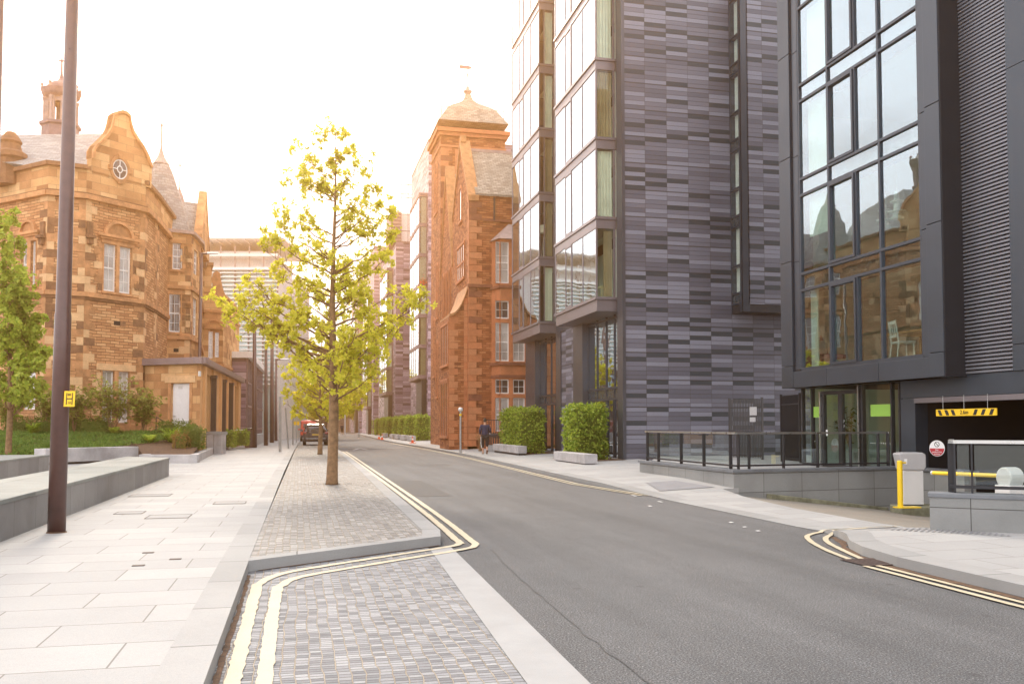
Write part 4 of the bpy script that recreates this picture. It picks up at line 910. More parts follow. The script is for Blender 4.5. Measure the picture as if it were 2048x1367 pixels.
def glass_rail(label,path,zbase,ztop,posts,name='glass_balustrade',rail='steel'):
    """posts: parameter list along path per segment"""
    t=thing(name,label,'railing',(path[0][0],path[0][1],zbase))
    pm=MB(); rl=MB()
    for (a,b),ps in zip(zip(path,path[1:]),posts):
        a=Vector(a); b=Vector(b); d=(b-a).normalized(); n=Vector((-d.y,d.x)); Ls=(b-a).length
        F=Fr(a,b,(n.x,n.y))
        for s in ps:
            u=s*Ls; pm2=MB(); pm2.fb(F,u-.012,u+.012,zbase,ztop-.0,-.04,.04); pm2.build('post','black_metal',t)
        rl.fb(F,-.03,Ls+.03,ztop-.0,ztop+.045,-.03,.03)
        pm.fb(F,0,Ls,zbase+.06,zbase+.10,-.02,.02)
        for s0,s1 in zip(ps,ps[1:]):
            MB().fq(F,s0*Ls+.03,s1*Ls-.03,zbase+.11,ztop-.02,.0).build('glass_panel','glass_rail',t)
    rl.build('handrail',rail,t); pm.build('bottom_rail','black_metal',t)
    return t
glass_rail('long glass balustrade with steel handrail on the terrace parapet before the entrance',[(9.58,23.95),(9.58,18.62),(13.95,19.22),(14.0,19.25)],.51,1.30,[[0.02,.17,.45,.70,.96],[.02,.085,.30,.52,.74,.93],[0]])
# terrace gates: vertical bar gates by the slate wall
def bar_gate(label,F,u0,u1,z0,z1,plates):
    t=thing('bar_gate',label,'gate',F.pt(u0,z0,0)); m=MB(); m.fb(F,u0,u0+.06,z0,z1+.05,-.03,.03); m.fb(F,u1-.06,u1,z0,z1+.05,-.03,.03)
    for z in (z0+.1,z0+.9,z1-.3): m.fb(F,u0+.06,u1-.06,z,z+.04,-.012,.012)
    m.build('gate_frame','black_metal',t)
    b=MB(); u=u0+.11
    while u<u1-.08: b.fb(F,u-.011,u+.011,z0+.05,z1,-.010,.025); u+=.062
    b.build('bars','black_metal',t)
    for (a,w_,z,h_,mm) in plates: MB().fb(F,a,a+w_,z,z+h_,.03,.045).build('plate',mm,t)
    return t
ga=D(1458,850,31.0); gbb=D(1526,850,30.0); F1=Fr((ga.x,ga.y),(gbb.x,gbb.y),(0,-1))
bar_gate('left black bar gate with two grey plates standing in front of the slate wall',F1,0,F1.len,TZ,F1.Z(1490,798),[(F1.U(1501,830),.27,F1.Z(1500,830),.28,'cabinet_grey'),(F1.U(1501,843),.22,F1.Z(1500,843),.15,'cabinet_grey')])
gc=D(1562,850,28.6); gd=D(1601,850,27.2); F2=Fr((gc.x,gc.y),(gd.x,gd.y),(0,-1))
bar_gate('right narrow black bar gate with a small white lock plate beside the entrance glazing',F2,0,F2.len,TZ,F2.Z(1580,790),[(F2.U(1578,830),.09,F2.Z(1578,836),.17,'white_paint')])
# ---- foreground parapet with glass rail
R0=Vector((8.14,10.37)); Rd=Vector((9.05-8.14,9.60-10.37)).normalized(); Rn=Vector((-Rd.y,Rd.x))
if Rn.y<0: Rn=-Rn
R1=R0+Rd*5
pw=thing('parapet_wall','near granite-faced parapet wall at the right edge with a blue-grey cap','wall',(R0.x,R0.y,0))
MB().prism([R0,R1,R1+Rn*.32,R0+Rn*.32],-1.3,.55).build('panels','granite_panel',pw); a=R0-Rd*.02-Rn*.02; MB().prism([a,R1,R1+Rn*.36,a+Rn*.38],.55,.61).build('cap','granite_cap',pw,bev=.01)
ra=R0+Rn*.16+Rd*.26; glass_rail('near glass balustrade with steel handrail on the right-edge parapet wall',[(ra.x+Rn.x*.9,ra.y+Rn.y*.9),(ra.x,ra.y),(ra.x+Rd.x*4.5,ra.y+Rd.y*4.5)],.61,1.26,[[.0,.9],[.01,.055,.30,.55,.8]])
# ---- ramp kerb, ticket pillar, bollard, barrier, signs
F3=Fr((10.3,18.30),(13.6,18.75),(0,-1)); m=MB(); m.hexa([F3.pt(0,-.35,0),F3.pt(F3.len,-.75,0),F3.pt(F3.len,-.75,-.2),F3.pt(0,-.35,-.2),F3.pt(0,-.03,0),F3.pt(F3.len,-.44,0),F3.pt(F3.len,-.44,-.2),F3.pt(0,-.03,-.2)])
tag(m.build('ramp_kerb','mossy_concrete',bev=.02),'mossy low concrete kerb running down the ramp beside the granite wall','kerb')
pc=D(1830,1010,20.0); zi=pc.z
isl=MB(); isl.prism([(pc.x-.52,pc.y-.25),(pc.x+1.2,pc.y-.75),(pc.x+1.4,pc.y+.3),(pc.x-.35,pc.y+.4)],zi-.35,zi); tag(isl.build('pillar_plinth','mossy_concrete',bev=.02),'low concrete plinth under the ticket pillar','plinth')
t=thing('ticket_pillar','grey parking ticket pillar with pale body on the ramp plinth','ticket machine',(pc.x,pc.y,zi))
px_=ppm(20.0); hh=105/px_
FP=Fr((pc.x-.27,pc.y+.02),(pc.x+.15,pc.y-.10),(0,-1))
MB().fb(FP,.0,.44,zi+.02,zi+hh*.66,-.32,0).build('body','cabinet_pale',t,bev=.012)
MB().fb(FP,.03,.41,zi,zi+.02,-.3,-.02).build('base','black_metal',t)
hd=MB(); hd.fprism(FP,[(-.10,zi+hh*.98),(.0,zi+hh),(.42,zi+hh),(.50,zi+hh*.96),(.50,zi+hh*.72),(.44,zi+hh*.66),(.02,zi+hh*.66),(-.03,zi+hh*.68)],-.36,.03); hd.build('head','cabinet_grey',t,bev=.03)
MB().fb(FP,.02,.08,zi+hh*.78,zi+hh*.88,.03,.035).build('sticker','sign_white',t)
bp=D(1801,1014,19.3); t=thing('bollard','yellow steel bollard on a yellow base plate beside the ticket pillar','bollard',bp)
hb=93/ppm(19.3); MB().lathe(bp.x,bp.y,[(.057,bp.z),(.057,bp.z+hb-.015),(.045,bp.z+hb)],18).build('post','yellow_paint',t,smooth=False)
MB().box(bp.x-.1,bp.x+.42,bp.y-.12,bp.y+.12,bp.z-.01,bp.z+.012).build('base_plate','yellow_paint',t); MB().tube([(bp.x+.05,bp.y,bp.z+hb-.05),(bp.x+.16,bp.y+.02,bp.z+hb-.05)],.02,8).build('bracket','yellow_paint',t)
def onX(X,px,py):
    r=ray(px,py); k=X/r.x; return Vector((X,r.y*k,H+r.z*k))
b0=onX(11.3,1866,945); b1=onX(11.3,2008,951)
t=thing('barrier_arm','yellow horizontal car park barrier arm with grey pivot housing behind the near glass balustrade','barrier',b1)
MB().tube([b0,b1],.035,10).build('arm','yellow_paint',t); MB().tube([b0+Vector((0,.03,0)),b0-Vector((0,.01,0))],.037,10).build('end_cap','cabinet_pale',t)
c=b1+Vector((0,-.13,-.02)); MB().tube([c+Vector((-.13,0,0)),c+Vector((.13,0,0))],.17,20).build('pivot_housing','cabinet_pale',t,bev=.02); MB().box(c.x-.16,c.x+.16,c.y-.16,c.y+.16,-.35,c.z-.12).build('cabinet','cabinet_pale',t,bev=.01)
# clearance sign
FH=Fr(onX(13.95,1872,824)[:2],onX(13.95,1993,824)[:2],(-1,0))
zA=FH.Z(1930,831); zB=FH.Z(1930,817); t=thing('clearance_sign','yellow 2.6m height clearance sign with black diagonal stripes hanging at the garage entrance','sign',FH.pt(0,zA,0))
MB().fb(FH,0,FH.len,zA,zB,-.02,0).build('board','sign_yellow',t); s=MB(); hs=zB-zA
for k,f in enumerate((.03,.15,.26,.63,.755,.885)):
    a=f*FH.len; wd=.05*FH.len; sk=.035*FH.len*(1 if k<3 else -1); zlo,zhi=zA+.1*hs,zB-.1*hs
    s.fprism(FH,[(a+(sk if k<3 else 0),zlo),(a+wd+(sk if k<3 else 0),zlo),(a+wd-(sk if k>=3 else 0),zhi),(a-(sk if k>=3 else 0),zhi)],0,.004)
s.build('stripes','black_print',t)
text_mesh('lettering','2.6m',hs*.85,'black_print',t,facing(FH.pt(FH.len*.49,(zA+zB)/2,.006),FH.n))
for f in (.12,.48,.86): MB().tube([FH.pt(f*FH.len,zB,-.01),FH.pt(f*FH.len,zB+.3,-.01)],.006,5).build('chain','steel',t)
# no pedestrian sign
sp_=onX(14.0,1874,896); sp_.y+=.0; rad=16/ppm(20.3)
FN=Fr((sp_.x,sp_.y),(sp_.x+.3,sp_.y-.75),(-1,-.3)); 
def disc(mb,F,u,z,r,d0,d1,n=28,a0=0,a1=2*math.pi,sz=1): mb.fprism(F,[(u+r*math.cos(a0+(a1-a0)*i/n),z+r*sz*math.sin(a0+(a1-a0)*i/n)) for i in range(n)],d0,d1)
t=thing('no_pedestrian_sign','round red and white no pedestrian access sign in the dark garage mouth','sign',sp_)
m=MB(); disc(m,FN,0,sp_.z,rad,-.01,0); m.build('disc','sign_white',t)
m=MB(); pts=[(rad*.93*math.cos(a),sp_.z+rad*.93*math.sin(a)) for a in [math.pi*(1.0+i/16) for i in range(17)]]; pts=[(u,z+.0) for u,z in pts]; m.fprism(FN,pts,.0,.004); m.build('lower_field','sign_red',t)
m=MB(); m.farc(FN,0,sp_.z+rad*.5,rad*.27,rad*.34,0,2*math.pi,.0,.004,20); m.fprism(FN,[(-.2*rad,sp_.z+.68*rad),(-.14*rad,sp_.z+.72*rad),(.2*rad,sp_.z+.32*rad),(.14*rad,sp_.z+.28*rad)],0,.005); m.build('prohibition_ring','black_print',t)
for i,wds in enumerate(('No','pedestrian','access')): text_mesh('lettering',wds,rad*.30,'sign_white',t,facing(FN.pt(0,sp_.z-rad*(.20+.25*i),.006),FN.n))
# ======================= RED SANDSTONE SCHOOL / CHURCH BUILDING =======================
ch=thing('red_sandstone_building','red sandstone building with a slated ogee-roofed tower, steep gables and a bay window','building',(12,52,0))
CX=9.40
def plan(px,Y): r=ray(px,850); k=Y/r.y; return Vector((r.x*k,Y))
Yc=50.3
FWt=Fr((CX,Yc),(CX,Yc+20),(-1,0)); FSo=Fr((CX,Yc),(CX+14,Yc),(0,-1))
y1=plan(0,0) if False else None
def uW(px,py=600): return FWt.U(px,py)
gx=uW(905); gap=uW(885,500); tw0=uW(878,500); tw1=uW(862,500)
print('church',gx,tw0,tw1,FWt.Z(926,284),FSo.Z(945,392))
tw0=10.6; tw1=15.0
zE=FSo.Z(960,392); zG=FWt.Z(926,284)
wm=MB()
# west wall main gable (0..gx) with gable triangle
g1=5.6
wm.fprism(FWt,[(0,-.2),(g1,-.2),(g1,zE-.3),(g1/2,zG),(0,zE-.3)],-.5,0)
zG2=FWt.Z(887,352); wm.fprism(FWt,[(g1+.0,-.2),(tw0,-.2),(tw0,zE-3.2),(g1+2.6,zG2),(g1,zE-3.2)],-.5,-.01)
# south wall
uBay=FSo.U(983,700)
wm.fb(FSo,.0,7,-.2,zE,-.4,.0)
wm.fb(FSo,0,7,zE-.02,zE+.06,-.4,.04)
wm.build('wall','red_stone',ch)
# string courses on south wall
tm=MB(); zs=FSo.Z(960,572); zt=FSo.Z(980,441)
tm.fb(FSo,-.08,7,zs-.08,zs+.10,0,.12); tm.fb(FSo,.8,7,zt-.06,zt+.08,0,.10); tm.build('string_course','red_dark',ch)
# quoins
q=MB(); qd=MB(); ql=MB(); z=zs-.1-7.0; rng=random.Random(2); z=.3; i=0
while z<zE-.3:
    L_=.75 if i%2 else .45; (ql if rng.random()<.4 else qd if rng.random()<.5 else q).fb(FSo,-.012,L_,z+.01,z+.36,0,.012)
    L_=.35 if i%2 else .6; (ql if rng.random()<.5 else q).fb(FWt,.0,L_,z+.01,z+.36,0,.012); z+=.37; i+=1
q.build('quoins','red_trim',ch); qd.build('quoins','red_dark',ch); ql.build('quoins','red_pale',ch)
# projecting lower porch/buttress with swept top: from CX out to x at px 898
Yp=Yc+.35; XP=plan(898,Yp).x
zsw0=FSo.Z(938,572); zsw1=D(898,632,Yp*.975+2).z
FP_=Fr((XP,Yp),(CX,Yp),(0,-1)); Lp=FP_.len
zA1=FP_.Z(900,632); zA2=FP_.Z(936,575)
prof=[(0,-.2),(Lp,-.2),(Lp,zA2)]
for i in range(1,9): t=i/8; prof.append((Lp*(1-t),zA2+(zA1-zA2)*(1-(1-t)**2.2)))
m=MB(); m.fprism(FP_,prof,-3.4,0); m.build('porch','red_stone',ch)
m=MB()
for a,b in zip(prof[2:],prof[3:]): m.fprism(FP_,[a,b,(b[0],b[1]+.14),(a[0],a[1]+.14)],-3.5,.12)
m.build('porch_coping','sandstone_mid',ch)
ql=MB(); qd=MB(); z=.3; i=0
while z<zA1-.3:
    (ql if rng.random()<.5 else qd).fb(FP_,-.012,.5 if i%2 else .3,z+.01,z+.36,0,.012); z+=.37; i+=1
z=.3
while z<zA1+.8: (ql if rng.random()<.6 else qd).fb(FP_,Lp-.22,Lp-.02,z+.01,z+.36,0,.012); z+=.37
ql.build('quoins','red_pale',ch); qd.build('quoins','red_trim',ch)
# tall narrow windows on the west faces
def lancet(F,u0,u1,z0,z1,d,arch=True,name='window',mull=0,transoms=()):
    m=MB(); w_=u1-u0; m.fb(F,u0-.12,u0,z0,z1,d,d+.05); m.fb(F,u1,u1+.12,z0,z1,d,d+.05); m.fb(F,u0-.15,u1+.15,z0-.15,z0,d,d+.09)
    if arch: m.farc(F,(u0+u1)/2,z1,w_/2,w_/2+.13,0,math.pi,d,d+.05,10,1.3)
    else: m.fb(F,u0-.12,u1+.12,z1,z1+.15,d,d+.06)
    for k in range(mull): u=u0+w_*(k+1)/(mull+1); m.fb(F,u-.05,u+.05,z0,z1,d,d+.045)
    for tz in transoms: m.fb(F,u0,u1,tz-.05,tz+.05,d,d+.043)
    o=m.build(name,'red_trim',ch); g=MB(); g.fb(F,u0,u1,z0,z1,d-.03,d+.008)
    if arch:
        pts=[((u0+u1)/2+w_/2*math.cos(a*math.pi/10),z1+1.3*w_/2*math.sin(a*math.pi/10)) for a in range(11)]; g.fprism(F,pts,d-.03,d+.009)
    g.build('pane','pane_dark',o)
FPw=Fr((XP,Yp),(XP,Yp+3.4),(-1,0))
lancet(FPw,.35,2.9,.9,FPw.Z(893,803)+1.2,0,False,mull=3,transoms=(4.0,)); lancet(FPw,.35,2.9,FPw.Z(893,735)+.2,FPw.Z(893,650),0,False,mull=3)
lancet(FWt,1.5,3.9,FWt.Z(920,570)+.3,FWt.Z(925,490),0,False,mull=3,transoms=(FWt.Z(925,525),)); lancet(FWt,2.4,3.1,FWt.Z(915,470)+.6,FWt.Z(915,400),0)
for u in (6.4,7.7,9.0):
    lancet(FWt,u,u+.5,1.0,2.6,0); lancet(FWt,u,u+.5,4.2,7.4,0); lancet(FWt,u,u+.5,8.6,11.2,0)
lancet(FWt,11.6,12.3,3.5,6.8,0); lancet(FWt,13.0,13.7,5,8.6,0); lancet(FWt,11.6,12.3,9,12.3,0); lancet(FWt,12.2,13.4,16.6,19.4,0,True,mull=1)
# roofs
rf=MB(); my=Yc+g1/2
def roofpair(mb,x0,x1,ya,yb,ze,zr):
    ym=(ya+yb)/2
    mb.hexa([(x0,ya-.15,ze),(x1,ya-.15,ze),(x1,ym,zr),(x0,ym,zr),(x0,ya-.15,ze+.12),(x1,ya-.15,ze+.12),(x1,ym,zr+.12),(x0,ym,zr+.12)])
    mb.hexa([(x0,yb+.15,ze),(x1,yb+.15,ze),(x1,ym,zr),(x0,ym,zr),(x0,yb+.15,ze+.12),(x1,yb+.15,ze+.12),(x1,ym,zr+.12),(x0,ym,zr+.12)])
roofpair(rf,CX+.35,CX+13,Yc,Yc+g1,zE,zG-.35); roofpair(rf,CX+.3,CX+12,Yc+g1,Yc+g1+5.2,zE-3.4,zG2-.3); rf.build('roof','roof_slate',ch)
MB().box(CX+.4,CX+13,my-.1,my+.1,zG-.32,zG-.14).build('ridge','lead_pale',ch)
cp=MB()
for F_,a,b,c,zz_ in ((FWt,-.12,g1/2,g1,(zE-.3,zG,zE-.3)),(FWt,g1,g1+2.6,tw0,(zE-3.2,zG2,zE-3.2))):
    cp.fprism(F_,[(a,zz_[0]),(b,zz_[1]),(b,zz_[1]+.35),(a-.05,zz_[0]+.30)],-.55,.08); cp.fprism(F_,[(c,zz_[2]),(b,zz_[1]),(b,zz_[1]+.35),(c,zz_[2]+.30)],-.55,.08)
cp.build('gable_coping','sandstone_mid',ch)
MB().box(CX-.02,CX+.3,my-.2,my+.2,zG+.2,zG+.6).build('gable_finial','sandstone_mid',ch)
d_=MB(); u=FSo.U(988,430); d_.fb(FSo,u-.05,u+.05,zt,zE-.05,.05,.12); d_.build('downpipe','iron',ch)
# tower
Yt=Yc+tw0; TWd=tw1-tw0; TX1=plan(1010,Yt).x
zC=21.6; zC=D(874,262,Yt*math.cos(YAW)+CX*math.sin(YAW)).z
t_=MB(); t_.box(CX-.02,TX1,Yt,Yt+TWd,-.2,zC); t_.build('tower','red_stone',ch)
for nm,ex,za,zb_ in (('tower_cornice',.30,zC-.05,zC+.22),('tower_cornice',.16,zC-.3,zC-.05),('tower_band',.07,zC-1.1,zC-.95)): MB().box(CX-.02-ex,TX1+ex,Yt-ex,Yt+TWd+ex,za,zb_).build(nm,'red_trim' if nm!='tower_band' else 'red_pale',ch)
ql=MB(); qd=MB(); FT=Fr((CX-.02,Yt),(TX1,Yt),(0,-1)); z=zC-6.5; i=0
while z<zC-1.2:
    for u0_,w_ in ((0,.55 if i%2 else .8),(FT.len-.6,.6)): (ql if rng.random()<.5 else qd).fb(FT,u0_,u0_+w_,z+.01,z+.36,0,.012)
    z+=.37; i+=1
ql.build('quoins','red_pale',ch); qd.build('quoins','red_dark',ch)
m=MB(); m.fb(FT,1.0,1.7,zC-6,zC-1.2,0,.05); m.fb(FT,2.6,3.2,zC-6,zC-1.2,0,.05); m.build('tower_pilasters','red_pale',ch)
cx_,cy_=(CX+TX1)/2,Yt+TWd/2; hw=(TX1-CX)/2+.1; s2=math.sqrt(2)
zr=lambda py: H+(850-py)/FPX*(cy_*math.cos(YAW)+cx_*math.sin(YAW))
dcz=cy_*math.cos(YAW)+cx_*math.sin(YAW); prof=[(w_*s2/ppm(dcz),D(935,p_,dcz).z) for w_,p_ in ((70,266),(64,258),(56,245),(48,233),(37,224),(26,217),(16,210),(9,202),(5.5,192),(4,184))]
MB().lathe(cx_,cy_,prof,4,math.pi/4).build('tower_roof','roof_slate',ch)
m=MB(); z0_=zr(187); m.lathe(cx_,cy_,[(.10,z0_-.2),(.13,z0_+.25),(.30,z0_+.42),(.32,z0_+.5),(.14,z0_+.62),(.10,z0_+.8)],10); m.build('finial','lead_pale',ch)
v=MB(); v.tube([(cx_,cy_,z0_+.7),(cx_,cy_,zr(110))],[.035,.02],6); zc_=zr(138); v.tube([(cx_-.5,cy_,zc_),(cx_+.5,cy_,zc_)],.02,5); v.tube([(cx_,cy_-.5,zc_),(cx_,cy_+.5,zc_)],.02,5)
zf_=zr(124); v.hexa([(cx_-.6,cy_-.012,zf_-.12),(cx_+.15,cy_-.012,zf_-.12),(cx_+.15,cy_+.012,zf_-.12),(cx_-.6,cy_+.012,zf_-.12),(cx_-.6,cy_-.012,zf_+.12),(cx_+.15,cy_-.012,zf_+.12),(cx_+.15,cy_+.012,zf_+.12),(cx_-.6,cy_+.012,zf_+.12)])
v.fprism(Fr((cx_,cy_),(cx_+1,cy_),(0,-1)),[(.15,zf_-.05),(.3,zf_-.13),(.27,zf_),(.3,zf_+.13),(.15,zf_+.05)],-.01,.01)
v.build('weathervane','lead',ch)
# bay window on the south wall (dressed orange stone, white sashes)
by=1.0; bA=FSo.pt(uBay,0); 
q0=FSo.pt(uBay,0,0); q1=FSo.pt(uBay+.30,0,by); q2=FSo.pt(uBay+3.2,0,by); q3=FSo.pt(uBay+3.6,0,0)
Fb0=Fr(q0[:2],q1[:2],(-1,-1)); Fb1=Fr(q1[:2],q2[:2],(0,-1))
zbt=Fb1.Z(1010,478); 
wz=[(Fb1.Z(1004,722),Fb1.Z(1004,645)),(Fb1.Z(1004,637),Fb1.Z(1004,601)),(Fb1.Z(1004,566),Fb1.Z(1004,483)),(Fb1.Z(1006,787),Fb1.Z(1006,758)),(Fb1.Z(1006,862),Fb1.Z(1006,795))]
wu=[(Fb1.U(991,700),Fb1.U(1018,700)),(Fb1.U(1026,700),Fb1.U(1050,700))]
print('bay',wz,wu,zbt)
holes=[(a,b,c,e) for a,b in wu for c,e in wz]
m=MB(); wallgrid(m,Fb1,0,Fb1.len,-.2,zbt,holes,.18); m.fq(Fb0,0,Fb0.len,-.2,zbt,0); m.quad(q2,q3,Vector((q3.x,q3.y,zbt)),Vector((q2.x,q2.y,zbt))); m.build('bay','red_trim',ch)
m=MB()
for z,e in ((Fb1.Z(1010,727),.12),(Fb1.Z(1010,573),.10),(Fb1.Z(1010,752),.06)): m.fb(Fb1,-.1,Fb1.len+.1,z-.08,z+.08,0,e); m.fb(Fb0,0,Fb0.len,z-.08,z+.08,0,e)
m.build('bay_string','red_dark',ch)
for a,b in wu:
    for k,(c,e) in enumerate(wz): window(ch,Fb1,a,b,c,e,-.08,fw=.06,sash=(k in (0,2,4)),cols=2,rows=(2 if k in (1,3) else 4 if k==0 else 3),pm='pane_dark' if k in (1,3) else 'pane_curtained')
MB().add([q0+Vector((-.15,-.15,zbt)),q1+Vector((-.15,-.2,zbt)),q2+Vector((.2,-.2,zbt)),q3+Vector((.2,0,zbt)),q0+Vector((1.0,0,zbt+1.1)),q3+Vector((-.6,0,zbt+1.1))],[(0,1,4),(1,2,5,4),(2,3,5),(0,1,2,3)]).build('bay_roof','lead_pale',ch)
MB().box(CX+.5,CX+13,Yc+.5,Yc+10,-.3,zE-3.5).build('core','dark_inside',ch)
# railings at the foot of the bay and bare shrub
t=thing('iron_railing','black iron railing at the foot of the red sandstone bay window','railing',(11.2,47.5,.3)); m=MB(); fa=D(972,860,46.5); fb_=D(1008,860,46.5); FR=Fr(fa[:2],fb_[:2],(0,-1))
for z in (.85,1.75): m.fb(FR,0,FR.len,z,z+.04,-.02,.02)
m.build('rails','black_metal',t); m=MB(); u=0
while u<FR.len: m.fb(FR,u,u+.025,.3,1.8,-.012,.012); u+=.13
m.build('bars','black_metal',t)
MB().box(fa.x+.9,fa.x+3.5,fa.y-1.2,fa.y-.9,.2,.75).build('low_fence','granite_pale',t) if False else None

# ======================= FAR SLATE-CLAD APARTMENT BLOCKS =======================
def block(name,label,X0,Y0,Y1,zt,bayX,bayY0,bayL,zb0,nst,st=2.95,w_=16,extra=None,lv=True):
    t=thing(name,label,'building',((X0+8),Y0,0))
    Fs=Fr((X0,Y0),(X0+w_,Y0),(0,-1)); Fw=Fr((X0,Y0),(X0,Y1),(-1,0))
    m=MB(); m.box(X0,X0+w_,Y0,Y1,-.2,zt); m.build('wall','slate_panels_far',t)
    MB().box(X0-.05,X0+w_,Y0-.05,Y1,zt,zt+.15).build('coping','lead',t)
    fr=MB(); x0=bayX; ya=bayY0; yb=bayY0+bayL
    m=MB(); m.box(x0+.05,X0+.02,ya+.05,yb-.05,zb0-.35,zb0); m.build('bay_soffit','lead',t)
    for k in range(nst+1):
        z=zb0+st*k; fr.box(x0-.05,X0+.03,ya-.05,yb+.05,z-.28,z+.06)
    for k in range(nst):
        z=zb0+st*k
        for y in (ya,ya+bayL*.3,ya+bayL*.55,ya+bayL*.75,yb-.06): fr.box(x0-.02,x0+.05,y,y+.07,z,z+st)
        fr.box(X0-.12,X0-.0,ya-.02,ya+.06,z,z+st)
    fr.build('bay_frame','lead',t)
    rng=random.Random(int(Y0))
    for k in range(nst):
        z=zb0+st*k
        MB().quad((x0+.01,ya+.02,z+.06),(x0+.01,yb-.02,z+.06),(x0+.01,yb-.02,z+st-.28),(x0+.01,ya+.02,z+st-.28)).build('bay_window','glass_bay',t)
        s=MB().quad((x0+.04,ya+.01,z+.06),(X0-.04,ya+.01,z+.06),(X0-.04,ya+.01,z+st-.28),(x0+.04,ya+.01,z+st-.28)); s.build('bay_side_pane','glass_side',t)
    c1=MB(); c2=MB()
    for k in range(nst):
        z=zb0+st*k; x1=X0-.1; xa=x0+(x1-x0)*(.30 if rng.random()<.7 else .0)
        (c1 if rng.random()<.6 else c2).box(xa,x1,ya+.12,ya+.18,z+.06,z+st-.3)
    c1.build('curtain','curtain',t)
    if c2.v: c2.build('curtain','curtain_olive',t)
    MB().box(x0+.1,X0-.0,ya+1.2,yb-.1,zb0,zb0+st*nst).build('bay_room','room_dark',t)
    # dark ground recess below the bay
    e=MB(); e.box(X0-.06,X0+.02,ya+.1,yb,.1,zb0-.35); e.box(X0-.9*0-.5,X0+.02,ya+.05,ya+.3,.1,zb0-.35); e.build('entrance_recess','black_metal',t)
    return t
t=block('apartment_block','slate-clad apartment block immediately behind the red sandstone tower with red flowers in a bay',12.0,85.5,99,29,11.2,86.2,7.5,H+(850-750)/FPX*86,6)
f=D(846,563,86.3); tt=thing('flower_pot','red flowers behind the bay pane of the block behind the sandstone tower','plant',f); m=MB(); rg=random.Random(4)
MB().lathe(f.x,f.y,[(.15,f.z-.7),(.2,f.z-.45)],10).build('pot','cabinet_grey',tt)
for i in range(60): p=f+Vector((rg.gauss(0,.22),rg.gauss(0,.1)-.05,rg.gauss(-.1,.22))); m.lathe(p.x,p.y,[(.0,p.z-.04),(.06,p.z),(.0,p.z+.04)],5)
m.build('flowers','cone_orange',tt)
xb=plan(790,104).x
t=block('apartment_block','tall slate-clad apartment block with a glazed rooftop storey, second beyond the red tower',xb,104,126,H+(850-490)/FPX*106,plan(765,112).x,107,10,H+(850-782)/FPX*104,5)
FB_=Fr((xb,104),(xb+10,104),(0,-1)); zt_=H+(850-490)/FPX*106; zp=zt_+H+(850-368)/FPX*106-H-(850-490)/FPX*106
g=MB(); g.fb(FB_,.65,3.2,zt_+.2,zt_+3.6,-8,-1.0); g.build('penthouse','roof_white',t); l=MB(); z=zt_-3.2
MB().fb(FB_,-.6,.62,zt_+.1,zt_+3.7,-6,-.3).build('plant_screen','lead',t)
m=MB(); 
for k in range(9): m.fb(FB_,-.6,.62,zt_+.3+.4*k,zt_+.45+.4*k,-.3,-.22)
m.build('screen_louvres','lead_pale',t)
m=MB(); zq=zt_+3.6; zr_=H+(850-368)/FPX*106
for u in (.7,1.5,2.3,3.1): m.fb(FB_,u-.04,u+.04,zt_+.2,zr_,-1.06,-.98)
for z in (zq,zr_-1.6,zr_-1.2,zr_-.05,zt_+1.6): m.fb(FB_,.7,3.2,z-.05,z+.05,-1.07,-.97)
m.build('roof_frame','lead_pale',t); MB().fq(FB_,.7,3.2,zt_+.2,zr_,-1.02).build('roof_glazing','glass_pale',t)
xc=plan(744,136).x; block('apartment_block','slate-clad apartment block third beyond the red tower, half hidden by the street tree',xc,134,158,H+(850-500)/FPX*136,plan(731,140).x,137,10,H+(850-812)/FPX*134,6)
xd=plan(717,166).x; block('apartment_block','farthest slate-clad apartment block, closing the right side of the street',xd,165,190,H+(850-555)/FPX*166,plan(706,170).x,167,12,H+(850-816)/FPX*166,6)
# glazed roof terrace screens that show behind the tower roof
t=thing('roof_terrace_screen','glass roof terrace screen standing behind the ogee tower roof','railing',(16,84,30)); m=MB()
fa=D(883,265,88); fb_=D(1008,265,84); FR=Fr(fa[:2],fb_[:2],(0,-1)); z1=FR.Z(883,212); z2=FR.Z(1008,222); z0=22.0
for u in (0,.13,.28,.6,.75,.88,1.0): m.fb(FR,u*FR.len-.04,u*FR.len+.04,z0,z1+(z2-z1)*u,-.04,.04)
m.hexa([FR.pt(0,z1-.08,-.04),FR.pt(FR.len,z2-.08,-.04),FR.pt(FR.len,z2-.08,.04),FR.pt(0,z1-.08,.04),FR.pt(0,z1,-.04),FR.pt(FR.len,z2,-.04),FR.pt(FR.len,z2,.04),FR.pt(0,z1,.04)])
m.build('frame','lead_pale',t); MB().quad(FR.pt(0,z0,0),FR.pt(FR.len,z0,0),FR.pt(FR.len,z2-.08,0),FR.pt(0,z1-.08,0)).build('glass','glass_pale',t)
# ======================= LEFT SIDE: BUFF SANDSTONE BUILDING =======================
sb=thing('sandstone_building','buff sandstone building with a curved gable, domed lantern and conical slate turret','building',(-12,50,0))
def pl(px,dep): v=D(px,700,dep); return Vector((v.x,v.y))
P1=pl(89,39.7); P2=pl(166,40.4); P3=pl(286,43.0); P4=pl(311,45.6); P0=P1+(pl(6,41.2)-P1).normalized()*11
P5=P4+Vector((.15,6)); 
facets=[Fr(P0,P1,(-1,-2)),Fr(P1,P2,(0,-1)),Fr(P2,P3,(1,-1)),Fr(P3,P4,(1,-.2)),Fr(P4,P5,(1,0))]
F0,F1_,F2_,F3_,F4_=facets
zStr=F2_.Z(286,601); zCor=F2_.Z(286,413); zPar=F2_.Z(290,352)-.1; 
zParL=F1_.Z(120,318)
print('sand',zStr,zCor,zPar,zParL,F2_.len,F0.Z(30,583),F1_.Z(120,382))
zStr=7.4; zCor=11.85; zPar=13.1
